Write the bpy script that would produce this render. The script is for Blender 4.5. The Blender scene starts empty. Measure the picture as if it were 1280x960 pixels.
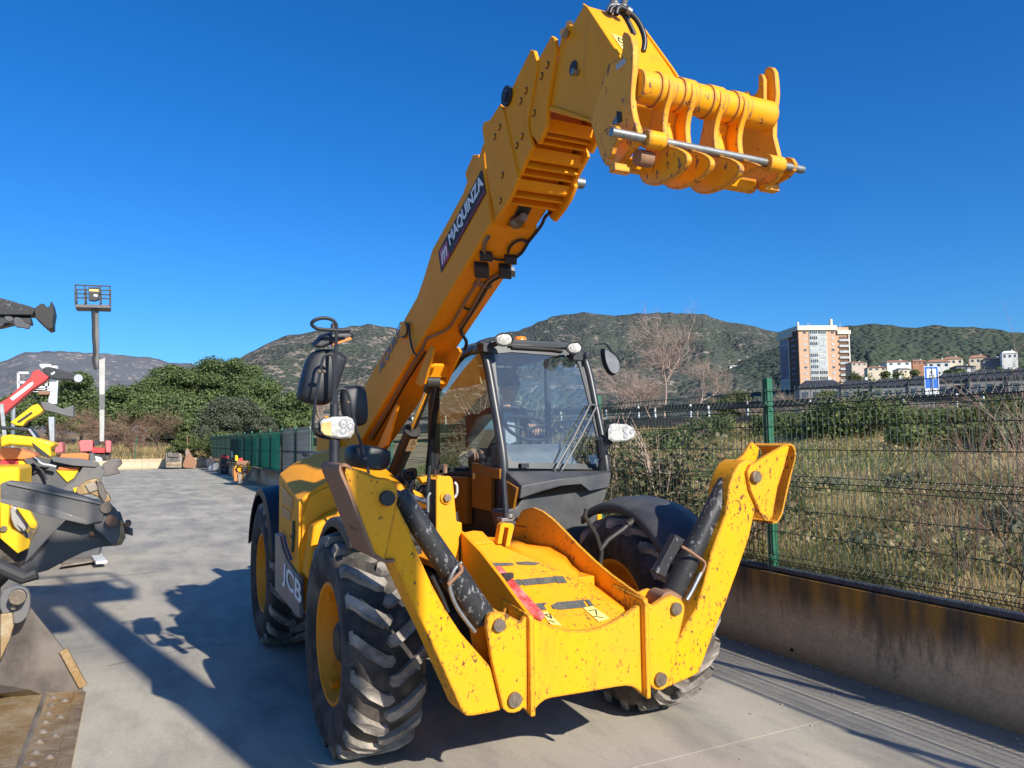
import bpy, bmesh, math, random
import numpy as np
from math import sin, cos, pi, radians, sqrt, atan2, tan
from mathutils import Vector, Matrix, noise

R = random.Random(7)
SC = bpy.context.scene
COL = SC.collection

# ------------------------------------------------------------------ camera
CAM_C = Vector((-2.05, -4.3, 1.7))
YAW, PITCH, ROLL, FPX = radians(26.41), radians(4.058), radians(-0.8), 950.0
_f = Vector((sin(YAW)*cos(PITCH), cos(YAW)*cos(PITCH), sin(PITCH)))
_r0 = Vector((cos(YAW), -sin(YAW), 0)); _u0 = _r0.cross(_f)
_r = _r0*cos(ROLL) + _u0*sin(ROLL); _u = -_r0*sin(ROLL) + _u0*cos(ROLL)
cd = bpy.data.cameras.new('camera'); cam = bpy.data.objects.new('camera', cd); COL.objects.link(cam)
cd.sensor_fit = 'HORIZONTAL'; cd.sensor_width = 36; cd.lens = FPX/1280*36
cd.clip_start = 0.05; cd.clip_end = 12000
cam.matrix_world = Matrix(((_r.x, _u.x, -_f.x, CAM_C.x), (_r.y, _u.y, -_f.y, CAM_C.y), (_r.z, _u.z, -_f.z, CAM_C.z), (0, 0, 0, 1)))
SC.camera = cam

# ------------------------------------------------------------------ sky, sun, exposure
SUNV = Vector((.40, -1.68, 1.0)).normalized()
SUN_EL = math.asin(SUNV.z); SUN_AZ = atan2(SUNV.x, SUNV.y)
w = bpy.data.worlds.new('World'); SC.world = w; w.use_nodes = True
nt = w.node_tree; nt.nodes.clear()
sky = nt.nodes.new('ShaderNodeTexSky'); sky.sky_type = 'NISHITA'; sky.sun_disc = False
sky.sun_elevation = SUN_EL; sky.sun_rotation = SUN_AZ
sky.air_density = 1.0; sky.dust_density = 1.2; sky.ozone_density = 2.5; sky.altitude = 300
hs = nt.nodes.new('ShaderNodeHueSaturation'); hs.inputs['Saturation'].default_value = 1.12
bg = nt.nodes.new('ShaderNodeBackground'); bg.inputs[1].default_value = 0.12
wo = nt.nodes.new('ShaderNodeOutputWorld')
tcw = nt.nodes.new('ShaderNodeTexCoord'); sxw = nt.nodes.new('ShaderNodeSeparateXYZ'); nt.links.new(tcw.outputs['Generated'], sxw.inputs[0])
rw = nt.nodes.new('ShaderNodeValToRGB'); nt.links.new(sxw.outputs[2], rw.inputs[0]); rw.color_ramp.elements[0].position = 0; rw.color_ramp.elements[0].color = (.40, .68, 1.0, 1); rw.color_ramp.elements[1].position = .30; rw.color_ramp.elements[1].color = (.40, .64, .98, 1)
mw = nt.nodes.new('ShaderNodeMix'); mw.data_type = 'RGBA'; mw.blend_type = 'MULTIPLY'; mw.inputs[0].default_value = 1
nt.links.new(sky.outputs[0], mw.inputs[6]); nt.links.new(rw.outputs[0], mw.inputs[7]); nt.links.new(mw.outputs[2], hs.inputs['Color']); nt.links.new(hs.outputs[0], bg.inputs[0]); nt.links.new(bg.outputs[0], wo.inputs[0])
sd = bpy.data.lights.new('sun', 'SUN'); sd.energy = 5.0; sd.angle = radians(.53); sd.color = (1, .94, .82)
so = bpy.data.objects.new('sun', sd); COL.objects.link(so)
so.rotation_euler = SUNV.to_track_quat('Z', 'Y').to_euler()
SC.view_settings.view_transform = 'Standard'; SC.view_settings.look = 'None'
SC.view_settings.exposure = 0.5; SC.view_settings.gamma = 1

# ------------------------------------------------------------------ helpers
def at(x, y, X=None, Y=None, Z=None, D=None):
    """photo pixel (1280x960) -> point on the real plane X=, Y= or Z= it lies on (or at distance D)"""
    d = _f + _r*((x-640)/FPX) - _u*((y-480)/FPX)
    if X is not None: t = (X-CAM_C.x)/d.x
    elif Y is not None: t = (Y-CAM_C.y)/d.y
    elif Z is not None: t = (Z-CAM_C.z)/d.z
    else: t = D
    return CAM_C + d*t
def S(pts, **k): return [at(x, y, **k) for x, y in pts]
def V(*a): return Vector(a)

class MB:
    def __init__(s): s.v = []; s.f = []; s.m = []; s.mi = 0
    def add(s, vs, fs):
        n = len(s.v); s.v += [tuple(p) for p in vs]
        s.f += [tuple(i+n for i in f) for f in fs]; s.m += [s.mi]*len(fs); return s
    def plate(s, pts, d):
        """closed polygon pts extruded along vector d"""
        n = len(pts); d = Vector(d)
        nrm = Vector((0, 0, 0))
        for i in range(n):
            a, b = pts[i], pts[(i+1) % n]
            nrm += Vector(a).cross(Vector(b))
        P = list(pts)
        if nrm.dot(d) > 0: P = P[::-1]
        vs = P + [Vector(p)+d for p in P]
        fs = [tuple(range(n)), tuple(range(2*n-1, n-1, -1))] + [((i+1) % n, i, n+i, n+(i+1) % n) for i in range(n)]
        return s.add(vs, [f for f in fs])
    def box(s, c, h, M=None):
        vs = [Vector((c[0]+h[0]*a, c[1]+h[1]*b, c[2]+h[2]*e)) for a in (-1, 1) for b in (-1, 1) for e in (-1, 1)]
        if M: vs = [M @ (v-Vector(c)) + Vector(c) for v in vs]
        return s.add(vs, [(0, 1, 3, 2), (4, 6, 7, 5), (0, 4, 5, 1), (2, 3, 7, 6), (0, 2, 6, 4), (1, 5, 7, 3)])
    def bar(s, a, b, w, t, up=(0, 0, 1)):
        a = Vector(a); b = Vector(b); d = (b-a).normalized(); u = Vector(up)
        x = d.cross(u)
        if x.length < 1e-4: x = d.cross(Vector((1, 0, 0)))
        x.normalize(); z = x.cross(d)
        vs = [p + x*sx*w/2 + z*sz*t/2 for p in (a, b) for sx in (-1, 1) for sz in (-1, 1)]
        return s.add(vs, [(0, 1, 3, 2), (4, 6, 7, 5), (0, 4, 5, 1), (2, 3, 7, 6), (0, 2, 6, 4), (1, 5, 7, 3)])
    def tube(s, path, r, n=8, cap=True):
        path = [Vector(p) for p in path]; rs = r if isinstance(r, (list, tuple)) else [r]*len(path)
        rings = []; u = None
        for i, p in enumerate(path):
            d = (path[min(i+1, len(path)-1)]-path[max(i-1, 0)])
            d = d.normalized() if d.length > 1e-9 else Vector((0, 0, 1))
            if u is None: u = d.cross(Vector((0, 0, 1)) if abs(d.z) < .9 else Vector((1, 0, 0))).normalized()
            else:
                u = u - d*u.dot(d); u.normalize()
            v = d.cross(u)
            rings.append([p + (u*cos(2*pi*k/n) + v*sin(2*pi*k/n))*rs[i] for k in range(n)])
        vs = [q for g in rings for q in g]; fs = []
        for i in range(len(path)-1):
            for k in range(n): fs.append((i*n+k, i*n+(k+1) % n, (i+1)*n+(k+1) % n, (i+1)*n+k))
        if cap: fs.append(tuple(range(n-1, -1, -1))); fs.append(tuple((len(path)-1)*n+k for k in range(n)))
        return s.add(vs, fs)
    def cyl(s, a, b, r, n=20, r2=None): return s.tube([a, b], [r, r if r2 is None else r2], n)
    def lathe(s, prof, c, ax='X', n=48, arc=(0, 2*pi)):
        """prof: list of (axial, radius); revolve about axis through c"""
        full = abs(arc[1]-arc[0]-2*pi) < 1e-6; m = n if full else n+1; vs = []; fs = []
        for k in range(m):
            t = arc[0]+(arc[1]-arc[0])*k/n
            for a, r in prof:
                if ax == 'X': vs.append((c[0]+a, c[1]+r*cos(t), c[2]+r*sin(t)))
                elif ax == 'Z': vs.append((c[0]+r*cos(t), c[1]+r*sin(t), c[2]+a))
                else: vs.append((c[0]+r*cos(t), c[1]+a, c[2]+r*sin(t)))
        L = len(prof)
        for k in range(n):
            k2 = (k+1) % m
            for i in range(L-1):
                fs.append((k*L+i, k2*L+i, k2*L+i+1, k*L+i+1) if ax != 'Y' else (k*L+i, k*L+i+1, k2*L+i+1, k2*L+i))
        return s.add(vs, fs)
    def sweep(s, prof, path_fn): pass
    def loft(s, A, B, cap=True):
        n = len(A); vs = list(A)+list(B); fs = [(i, (i+1) % n, n+(i+1) % n, n+i) for i in range(n)]
        if cap: fs += [tuple(range(n-1, -1, -1)), tuple(range(n, 2*n))]
        return s.add(vs, fs)
    def sphere(s, c, r, n=12, m=8, sc=(1, 1, 1), M=None):
        vs = []; fs = []
        for j in range(m+1):
            th = pi*j/m
            for i in range(n):
                v = Vector((r*sc[0]*sin(th)*cos(2*pi*i/n), r*sc[1]*sin(th)*sin(2*pi*i/n), r*sc[2]*cos(th)))
                if M: v = M @ v
                vs.append(v+Vector(c))
        for j in range(m):
            for i in range(n): fs.append((j*n+i, (j+1)*n+i, (j+1)*n+(i+1) % n, j*n+(i+1) % n))
        return s.add(vs, fs)
    def build(s, name, mats, parent=None, bev=0, sm=True, ang=35, seg=2, kind=None, label=None, fix=True, sub=0, loc=None):
        me = bpy.data.meshes.new(name)
        org = Vector(loc) if loc is not None else Vector((0, 0, 0))
        me.from_pydata([tuple(Vector(v)-org) for v in s.v], [], s.f)
        if not isinstance(mats, (list, tuple)): mats = [mats]
        for m in mats: me.materials.append(m)
        if len(mats) > 1: me.polygons.foreach_set('material_index', s.m)
        if fix:
            bm = bmesh.new(); bm.from_mesh(me); bmesh.ops.recalc_face_normals(bm, faces=bm.faces); bm.to_mesh(me); bm.free()
        if sm:
            me.polygons.foreach_set('use_smooth', [True]*len(me.polygons))
            me.set_sharp_from_angle(angle=radians(ang))
        o = bpy.data.objects.new(name, me); COL.objects.link(o); o.location = org
        if parent is not None: setp(o, parent)
        if bev:
            b = o.modifiers.new('bevel', 'BEVEL'); b.width = bev; b.segments = seg; b.limit_method = 'ANGLE'; b.angle_limit = radians(30); b.harden_normals = True
        if sub:
            q = o.modifiers.new('subd', 'SUBSURF'); q.levels = sub; q.render_levels = sub
        if kind: o['kind'] = kind
        if label: o['label'] = label
        return o
def setp(o, p):
    o.parent = p
    L = Vector(p.location)
    o.matrix_parent_inverse = Matrix.Translation(-L)
def thing(name, label, cat, loc=(0, 0, 0), group=None):
    o = bpy.data.objects.new(name, None); COL.objects.link(o); o.location = loc
    o.empty_display_size = .2
    return tag(o, label, cat, group)
def tag(o, label=None, cat=None, group=None, kind=None):
    if label: o['label'] = label
    if cat: o['category'] = cat
    if group: o['group'] = group
    if kind: o['kind'] = kind
    return o
def dup(o, off, label=None, parent=None):
    c = o.copy(); COL.objects.link(c)
    if parent is None: c.location = Vector(o.location)+Vector(off)
    else: c.parent = parent
    if label: c['label'] = label
    for ch in list(o.children): dup(ch, off, None, c)
    return c
def chaikin(P, k=1, closed=True):
    P = [Vector(p) for p in P]
    for _ in range(k):
        Q = []; n = len(P)
        for i in range(n if closed else n-1):
            a, b = P[i], P[(i+1) % n]; Q += [a*.75+b*.25, a*.25+b*.75]
        if not closed: Q = [P[0]]+Q+[P[-1]]
        P = Q
    return P
def spline(P, n=6):
    """Catmull-Rom through points"""
    P = [Vector(p) for p in P]; out = []
    for i in range(len(P)-1):
        p0 = P[max(i-1, 0)]; p1 = P[i]; p2 = P[i+1]; p3 = P[min(i+2, len(P)-1)]
        for k in range(n):
            t = k/n
            out.append(.5*((2*p1)+(p2-p0)*t+(2*p0-5*p1+4*p2-p3)*t*t+(-p0+3*p1-3*p2+p3)*t**3))
    out.append(P[-1]); return out

# ------------------------------------------------------------------ materials
def mat(name, col=(.5, .5, .5), rough=.5, metal=0, coat=0, spec=.5):
    m = bpy.data.materials.new(name); m.use_nodes = True
    b = m.node_tree.nodes['Principled BSDF']
    b.inputs['Base Color'].default_value = (*col, 1); b.inputs['Roughness'].default_value = rough
    b.inputs['Metallic'].default_value = metal; b.inputs['Coat Weight'].default_value = coat
    b.inputs['Specular IOR Level'].default_value = spec
    return m, m.node_tree, b
class NG:
    def __init__(s, nt): s.nt = nt; s.co = None
    def n(s, t, **k):
        nd = s.nt.nodes.new(t)
        for a, b in k.items(): setattr(nd, a, b)
        return nd
    def l(s, a, b): s.nt.links.new(a, b)
    def coord(s, kind='Object'):
        tc = s.n('ShaderNodeTexCoord'); return tc.outputs[kind]
    def geo(s, k='Position'): return s.n('ShaderNodeNewGeometry').outputs[k]
    def mapp(s, v, sc=(1, 1, 1), loc=(0, 0, 0), rot=(0, 0, 0)):
        m = s.n('ShaderNodeMapping'); s.l(v, m.inputs[0]); m.inputs['Scale'].default_value = sc; m.inputs['Location'].default_value = loc; m.inputs['Rotation'].default_value = rot
        return m.outputs[0]
    def noise(s, v, scale, det=4, rough=.55, dist=0):
        t = s.n('ShaderNodeTexNoise'); s.l(v, t.inputs['Vector']); t.inputs['Scale'].default_value = scale; t.inputs['Detail'].default_value = det; t.inputs['Roughness'].default_value = rough; t.inputs['Distortion'].default_value = dist
        return t.outputs['Fac']
    def voro(s, v, scale, feat='F1', out='Distance', rnd=1):
        t = s.n('ShaderNodeTexVoronoi', feature=feat); s.l(v, t.inputs['Vector']); t.inputs['Scale'].default_value = scale; t.inputs['Randomness'].default_value = rnd
        return t.outputs[out]
    def ramp(s, f, stops, interp='LINEAR'):
        r = s.n('ShaderNodeValToRGB'); s.l(f, r.inputs[0]); r.color_ramp.interpolation = interp
        e = r.color_ramp.elements
        while len(e) > 1: e.remove(e[-1])
        for i, (p, c) in enumerate(stops):
            c = (c, c, c, 1) if isinstance(c, (int, float)) else (*c, 1)
            if i == 0: e[0].position = p; e[0].color = c
            else: q = e.new(p); q.color = c
        return r.outputs[0]
    def mix(s, f, a, b, mode='MIX'):
        m = s.n('ShaderNodeMix', data_type='RGBA', blend_type=mode)
        for i, q in ((0, f), (6, a), (7, b)):
            if isinstance(q, (int, float)): m.inputs[i].default_value = q if i == 0 else (q, q, q, 1)
            elif isinstance(q, tuple): m.inputs[i].default_value = (*q, 1)
            else: s.l(q, m.inputs[i])
        return m.outputs[2]
    def math(s, op, a, b=0.0, c=None):
        m = s.n('ShaderNodeMath', operation=op)
        for i, q in enumerate((a, b, c)):
            if q is None: continue
            if isinstance(q, (int, float)): m.inputs[i].default_value = q
            else: s.l(q, m.inputs[i])
        return m.outputs[0]
    def sep(s, v):
        m = s.n('ShaderNodeSeparateXYZ'); s.l(v, m.inputs[0]); return m.outputs
    def bump(s, h, strength, dist, b):
        m = s.n('ShaderNodeBump'); s.l(h, m.inputs['Height']); m.inputs['Strength'].default_value = strength; m.inputs['Distance'].default_value = dist
        s.l(m.outputs[0], b.inputs['Normal'])

def paint(name, base, wear=0.5, rough=.38, chipc=(.07, .035, .02), dirt=(.35, .25, .15), edge=False, coat=.05, dirtamt=.35, scale=1.0, spec=.3, scratch=0):
    m, nt, b = mat(name, base, rough, coat=coat, spec=spec); g = NG(nt); co = g.geo()
    big = g.noise(co, 2.2, 5)
    fine = g.noise(co, 38*scale, 3)
    c = g.mix(g.ramp(big, [(.35, 0), (.75, dirtamt)]), base, tuple(x*.62+y*.25 for x, y in zip(base, dirt)))
    c = g.mix(g.ramp(fine, [(.3, 0), (.8, .25)]), c, tuple(min(1, x*1.12) for x in base))
    s3 = g.sep(co); drip = g.noise(g.mapp(co, (1, 1, .14)), 13, 4, .65)
    c = g.mix(g.math('MULTIPLY', g.ramp(drip, [(.56, 0), (.74, 1)]), dirtamt*.9), c, tuple(x*.45+y*.15 for x, y in zip(base, dirt)))
    # chips and scratches
    ch = g.noise(g.mapp(co, (1, 1, .55), rot=(.3, .5, .2)), 30*scale, 3, .75)
    patch = g.noise(co, 3.4, 4, .65)
    t = .765-.12*wear
    f = g.ramp(g.math('ADD', ch, g.math('MULTIPLY', g.math('SUBTRACT', patch, .5), .50*min(1, wear+.4))), [(t, 0), (t+.025, 1)])
    if edge:
        bv = g.n('ShaderNodeBevel', samples=3); bv.inputs['Radius'].default_value = .018
        dp = g.n('ShaderNodeVectorMath', operation='DOT_PRODUCT'); g.l(bv.outputs[0], dp.inputs[0]); g.l(g.geo('Normal'), dp.inputs[1])
        en = g.math('ADD', g.math('SUBTRACT', 1, dp.outputs['Value']), g.math('MULTIPLY', g.math('SUBTRACT', g.noise(co, 20, 5, .75), .50), .40))
        f = g.math('MAXIMUM', f, g.ramp(en, [(.045, 0), (.10, .9)]))
    if scratch:
        for rt, sc_, th in (((.2, .9, .3), 26, .70), ((1.1, .2, 1.4), 34, .71)):
            sn = g.noise(g.mapp(co, (1, .09, 1), rot=rt), sc_, 2, .5); f = g.math('MAXIMUM', f, g.math('MULTIPLY', g.ramp(sn, [(th, 0), (th+.02, .8)]), g.ramp(g.noise(co, 6, 3), [(.45, 0), (.6, 1)])))
    cc = g.mix(g.noise(co, 11, 2), chipc, tuple(min(1, x*2.2+.02) for x in chipc))
    c = g.mix(f, c, cc)
    g.l(c, b.inputs['Base Color'])
    g.l(g.math('ADD', rough-.06, g.math('MULTIPLY', g.math('ADD', f, big), .25)), b.inputs['Roughness'])
    g.bump(g.math('SUBTRACT', g.math('MULTIPLY', g.noise(co, 9, 3), .5), f), .25, .003, b)
    return m
YEL = (.87, .335, .004)
M_y = paint('yellow_paint', YEL, .2, .42, coat=.0, spec=.2, dirtamt=.45)
M_yw = paint('yellow_paint_worn', (.90, .375, .004), 1.25, .42, edge=True, coat=.0, dirtamt=.55, chipc=(.075, .035, .012), spec=.2, scratch=1, scale=1.7)
M_yc = paint('yellow_paint_carriage', (.88, .36, .004), 1.15, .42, edge=True, chipc=(.13, .06, .035), coat=.1)
M_yb = paint('yellow_paint_boom', (.88, .315, .005), .05, .50, coat=.0, spec=.15)
M_rim = paint('rim_yellow', (.82, .28, .006), .2, .5, dirt=(.2, .12, .06), dirtamt=.6)
M_black = paint('black_paint', (.026, .026, .028), 1.35, .42, chipc=(.10, .10, .10), dirt=(.12, .1, .08), scale=1.6)
M_darkmetal = paint('dark_metal', (.03, .028, .026), .3, .5, chipc=(.12, .07, .04), dirt=(.14, .1, .07))
M_rust = paint('worn_rusty_steel', (.27, .135, .075), .9, .7, chipc=(.09, .045, .025), dirt=(.42, .32, .24), dirtamt=.9, coat=0, scratch=1)
def simple(name, col, rough=.5, metal=0, var=.25, sc=12, bump=.0, coat=0, dust=None, dustamt=.4):
    m, nt, b = mat(name, col, rough, metal, coat); g = NG(nt); co = g.geo()
    n1 = g.noise(co, sc, 5)
    c = g.mix(g.ramp(n1, [(.3, 0), (.7, 1)]), tuple(x*(1-var) for x in col), tuple(min(1, x*(1+var)) for x in col))
    if dust: c = g.mix(g.ramp(g.noise(co, sc*.35, 6, .65), [(.42, 0), (.72, dustamt)]), c, dust)
    g.l(c, b.inputs['Base Color'])
    if bump: g.bump(g.noise(co, sc*6, 4), bump, .003, b)
    return m
M_plastic = simple('grey_black_plastic', (.045, .046, .05), .52, var=.2, sc=9, bump=.25, dust=(.14, .13, .12), dustamt=.5)
M_cabblk = simple('cab_black_paint', (.022, .023, .027), .38, var=.2, sc=7, coat=0, dust=(.10, .10, .10), dustamt=.3)
M_mirror = simple('black_plastic_smooth', (.014, .015, .02), .50, var=.2, sc=14, dust=(.05, .05, .055), dustamt=.3)
M_rubber = simple('tyre_rubber', (.028, .025, .023), .85, var=.3, sc=13, bump=.3, dust=(.20, .155, .12), dustamt=.75)
M_tread = simple('tyre_tread', (.13, .115, .10), .9, var=.35, sc=14, bump=.4, dust=(.50, .43, .36), dustamt=.95)
M_hose = simple('black_hose', (.015, .015, .016), .45, var=.2)
M_wiper = simple('wiper_grey', (.09, .09, .095), .5, .2)
M_steel = simple('galvanised_steel', (.30, .30, .29), .45, .8, var=.2, sc=30)
M_chrome = simple('chrome_rod', (.75, .75, .76), .08, 1, var=.05)
M_bolt = simple('bolt_steel', (.20, .155, .115), .5, .6, var=.3, sc=40)
M_white = simple('white_lens', (.50, .49, .46), .2, 0, var=.35, sc=45, coat=.3, dust=(.22, .22, .23), dustamt=.6)
M_orange = simple('orange_lens', (.85, .22, .01), .15, 0, var=.1, coat=.6)
M_red = simple('red_paint', (.55, .04, .035), .5, var=.3, sc=22, dust=(.62, .45, .38), dustamt=.85)
M_sticker_g = simple('grey_grip_strip', (.085, .085, .08), .9, var=.35, sc=60, bump=.6, dust=(.3, .25, .12), dustamt=.3)
M_sticker_y = simple('pale_yellow_sticker', (.78, .62, .18), .5, var=.15, sc=50)
M_lettergrey = simple('grey_lettering', (.13, .13, .15), .5, var=.15)
M_letterwhite = simple('white_lettering', (.8, .8, .8), .5, var=.05)
M_decalblack = simple('decal_black', (.03, .03, .033), .7, var=.1)
M_decalred = simple('decal_red', (.50, .03, .04), .4, var=.1)
M_seat = simple('seat_fabric', (.05, .052, .06), .85, var=.3, sc=40, bump=.3)
M_interior = simple('cab_interior_trim', (.035, .034, .045), .7, var=.2, sc=10)
M_interior2 = simple('cab_console_grey', (.13, .14, .16), .6, var=.2, sc=10)
M_graypanel = simple('grey_side_panel', (.10, .10, .11), .35, var=.15, sc=6, dust=(.25, .22, .2), dustamt=.3)
def glassmat(name, tint=(.80, .86, .84), spec=.6, dirt=.12):
    m = bpy.data.materials.new(name); m.use_nodes = True; nt = m.node_tree; nt.nodes.clear(); g = NG(nt)
    o = g.n('ShaderNodeOutputMaterial'); tr = g.n('ShaderNodeBsdfTransparent'); tr.inputs[0].default_value = (*tint, 1)
    gl = g.n('ShaderNodeBsdfGlossy'); gl.inputs['Roughness'].default_value = .015; gl.inputs['Color'].default_value = (1, 1, 1, 1)
    fr = g.n('ShaderNodeFresnel'); fr.inputs[0].default_value = 1.52
    ms = g.n('ShaderNodeMixShader'); g.l(g.math('MINIMUM', g.math('MULTIPLY', fr.outputs[0], spec*2.2), .9), ms.inputs[0]); g.l(tr.outputs[0], ms.inputs[1]); g.l(gl.outputs[0], ms.inputs[2])
    df = g.n('ShaderNodeBsdfDiffuse'); df.inputs[0].default_value = (.55, .58, .6, 1)
    m2 = g.n('ShaderNodeMixShader'); f = g.math('MULTIPLY', g.ramp(g.noise(g.geo(), 7, 6, .65), [(.3, .6), (.75, 1)]), dirt)
    g.l(f, m2.inputs[0]); g.l(ms.outputs[0], m2.inputs[1]); g.l(df.outputs[0], m2.inputs[2]); g.l(m2.outputs[0], o.inputs[0])
    return m
M_glass = glassmat('windscreen_glass', spec=.6, dirt=.05)
M_glass3 = glassmat('door_glass', tint=(.80, .86, .83), spec=.03, dirt=.02)
M_glass2 = glassmat('side_glass', tint=(.76, .84, .80), spec=.14, dirt=.03)
def textobj(body, name, size, M, material, parent, squash=1, depth=.0008, align='LEFT', label=None, shear=0, bold=0.0):
    cu = bpy.data.curves.new(name, 'FONT'); cu.body = body; cu.size = size; cu.extrude = depth; cu.align_x = align; cu.offset = bold; cu.shear = shear
    tmp = bpy.data.objects.new(name, cu); COL.objects.link(tmp)
    dg = bpy.context.evaluated_depsgraph_get(); me = bpy.data.meshes.new_from_object(tmp.evaluated_get(dg))
    bpy.data.objects.remove(tmp)
    me.transform(Matrix.Diagonal((squash, 1, 1, 1))); me.transform(M); me.materials.clear(); me.materials.append(material)
    o = bpy.data.objects.new(name, me); COL.objects.link(o)
    if parent is not None: setp(o, parent)
    if label: o['label'] = label
    return o
def frame(o, x, y):
    """matrix with origin o, text x axis x, text y axis y"""
    x = Vector(x).normalized(); y = Vector(y); y = (y-x*y.dot(x)).normalized(); z = x.cross(y)
    return Matrix(((x.x, y.x, z.x, o[0]), (x.y, y.y, z.y, o[1]), (x.z, y.z, z.z, o[2]), (0, 0, 0, 1)))

# ================================================================== TELEHANDLER
TH = thing('telehandler', 'big yellow telescopic handler with raised boom and folded stabiliser legs in mid yard', 'telehandler', (0, 1.2, 0))
XR, XL = -.235, .075          # outer faces of the boom

# ---- wheels
def lug_mesh(mb, c, side, ang, R0, R1, hw):
    """one chevron lug on the tyre; side +-1, ang position on the tyre"""
    # outline in (lateral, along) running from shoulder to past the centre
    xs = [(hw*1.02, .0), (hw*.93, .015), (hw*.55, .085), (hw*.12, .145), (-hw*.05, .150), (-hw*.12, .185), (hw*.0, .215), (hw*.18, .213), (hw*.62, .150), (hw*.97, .075), (hw*1.02, .068)]
    n = len(xs); vs = []
    for q, (rr, grow) in enumerate(((R0, 1.0), (R1, .88))):
        for i, (x, a) in enumerate(xs):
            mx = sum(p[0] for p in xs)/n; ma = .108
            x2 = mx+(x-mx)*(1 if q == 0 else .96); a2 = ma+(a-ma)*(1 if q == 0 else .86)
            edge = max(0, (abs(x2)-hw*.80)/(hw*.2)); rad = rr-.022*edge**1.5
            t = ang+a2/R1
            vs.append((c[0]+side*x2, c[1]+rad*cos(t), c[2]+rad*sin(t)))
    lo = vs[:n]; hi = vs[n:]
    # skirts down the shoulder
    fs = [tuple(range(n, 2*n))]+[(i, (i+1) % n, n+(i+1) % n, n+i) for i in range(n)]
    mb.add(vs, fs)
    # shoulder block
    t0 = ang; t1 = ang+.070/R1; x0, x1 = hw*1.0, hw*1.04
    for (ta, tb) in ((t0, t1),):
        q = []
        for xx, rr in ((x0*.98, R1-.024), (x1, R1-.055), (x1*.985, R0-.065), (x0*.93, R0-.02)):
            for t in (ta, tb): q.append((c[0]+side*xx, c[1]+rr*cos(t), c[2]+rr*sin(t)))
        mb.add(q, [(0, 1, 3, 2), (2, 3, 5, 4), (4, 5, 7, 6), (6, 7, 1, 0), (0, 2, 4, 6), (1, 7, 5, 3)])
def wheel(c, name='wheel', outer=-1):
    wh = bpy.data.objects.new(name, None); COL.objects.link(wh); wh.location = c; setp(wh, TH)
    RT, RC, hw, RR = .598, .563, .186, .322
    mb = MB()
    prof = [(-.165, RR), (-.178, RR+.01), (-.200, RR+.06), (-.208, RR+.13), (-.203, RR+.19), (-.188, RC-.035), (-.165, RC-.012), (-.08, RC), (0, RC+.003), (.08, RC), (.165, RC-.012), (.188, RC-.035), (.203, RR+.19), (.208, RR+.13), (.200, RR+.06), (.178, RR+.01), (.165, RR)]
    mb.lathe(prof, c, 'X', 72)
    # sidewall rings
    ty = mb.build('tyre', M_rubber, wh, sm=True, ang=50)
    mt = MB(); nl = 19
    for k in range(nl):
        lug_mesh(mt, c, 1, 2*pi*k/nl, RC-.012, RT, hw); lug_mesh(mt, c, -1, 2*pi*(k+.5)/nl, RC-.012, RT, hw)
    mt.build('tread', M_tread, wh, bev=0, sm=False)
    mr = MB()
    rp = [(-.172, RR+.008), (-.178, RR-.004), (-.172, RR-.016), (-.150, RR-.022), (-.120, RR-.036), (-.05, RR-.05), (.05, RR-.05), (.12, RR-.036), (.150, RR-.022), (.172, RR-.016), (.178, RR-.004), (.172, RR+.008)]
    mr.lathe(rp, c, 'X', 56)
    d = outer
    mr.lathe([(d*-.01, RR-.05), (d*.0, .20), (d*.055, .17), (d*.06, .06)], c, 'X', 48)
    for k in range(3):   # clips in the rim
        t = .9+k*2*pi/3; p = Vector((c[0]+d*.12, c[1]+(RR-.05)*cos(t), c[2]+(RR-.05)*sin(t)))
        mr.box(p, (.022, .018, .018), Matrix.Rotation(t, 3, 'X'))
    mr.build('rim', M_rim, wh, sm=True, ang=40)
    mh = MB(); mh.lathe([(d*.05, .15), (d*.075, .145), (d*.085, .115), (d*.12, .105), (d*.135, .085), (d*.135, .0)], c, 'X', 32)
    mh.build('hub', M_darkmetal, wh, sm=True, ang=30)
    for k in range(8):
        t = 2*pi*k/8+.2; p = Vector((c[0]+d*.075, c[1]+.128*cos(t), c[2]+.128*sin(t)))
        if k == 0:
            b = MB(); b.cyl(p, p+Vector((d*.03, 0, 0)), .014, 6); nut0 = b.build('wheel_nut', M_bolt, wh, loc=p)
        else:
            q = nut0.copy(); COL.objects.link(q); q.location = p; setp(q, wh)
    return wh
wheel(V(-.895, -.02, .589)); wheel(V(-.885, 2.50, .594)); wheel(V(.865, -.19, .594), outer=1); wheel(V(.89, 2.50, .60), outer=1)

# ---- chassis
mb = MB()
mb.box((-.07, 1.3, .72), (.30, 2.0, .20)); mb.box((0, -.08, .60), (.66, .13, .12)); mb.box((0, 2.5, .60), (.66, .13, .12))
mb.box((.30, 1.3, .62), (.5, .55, .16)); mb.box((-.62, 1.15, .72), (.30, .60, .28))
mb.box((-.07, 3.2, .95), (.5, .35, .45))
mb.build('chassis', M_darkmetal, TH, bev=.02)
mb = MB(); mb.box((-.07, .15, .90), (.30, .85, .04)); mb.bar((.05, .55, .98), (.28, .25, .98), .03, .10); mb.build('front_deck', M_yb, TH, bev=.01)
# tower legs up to the boom pivot
mb = MB()
for x in (-.33, .12): mb.plate([V(x, 2.9, .8), V(x, 3.9, .8), V(x, 3.8, 1.8), V(x, 3.45, 1.95), V(x, 3.15, 1.75)], (.045, 0, 0))
mb.build('boom_tower', M_yb, TH, bev=.01)

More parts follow.
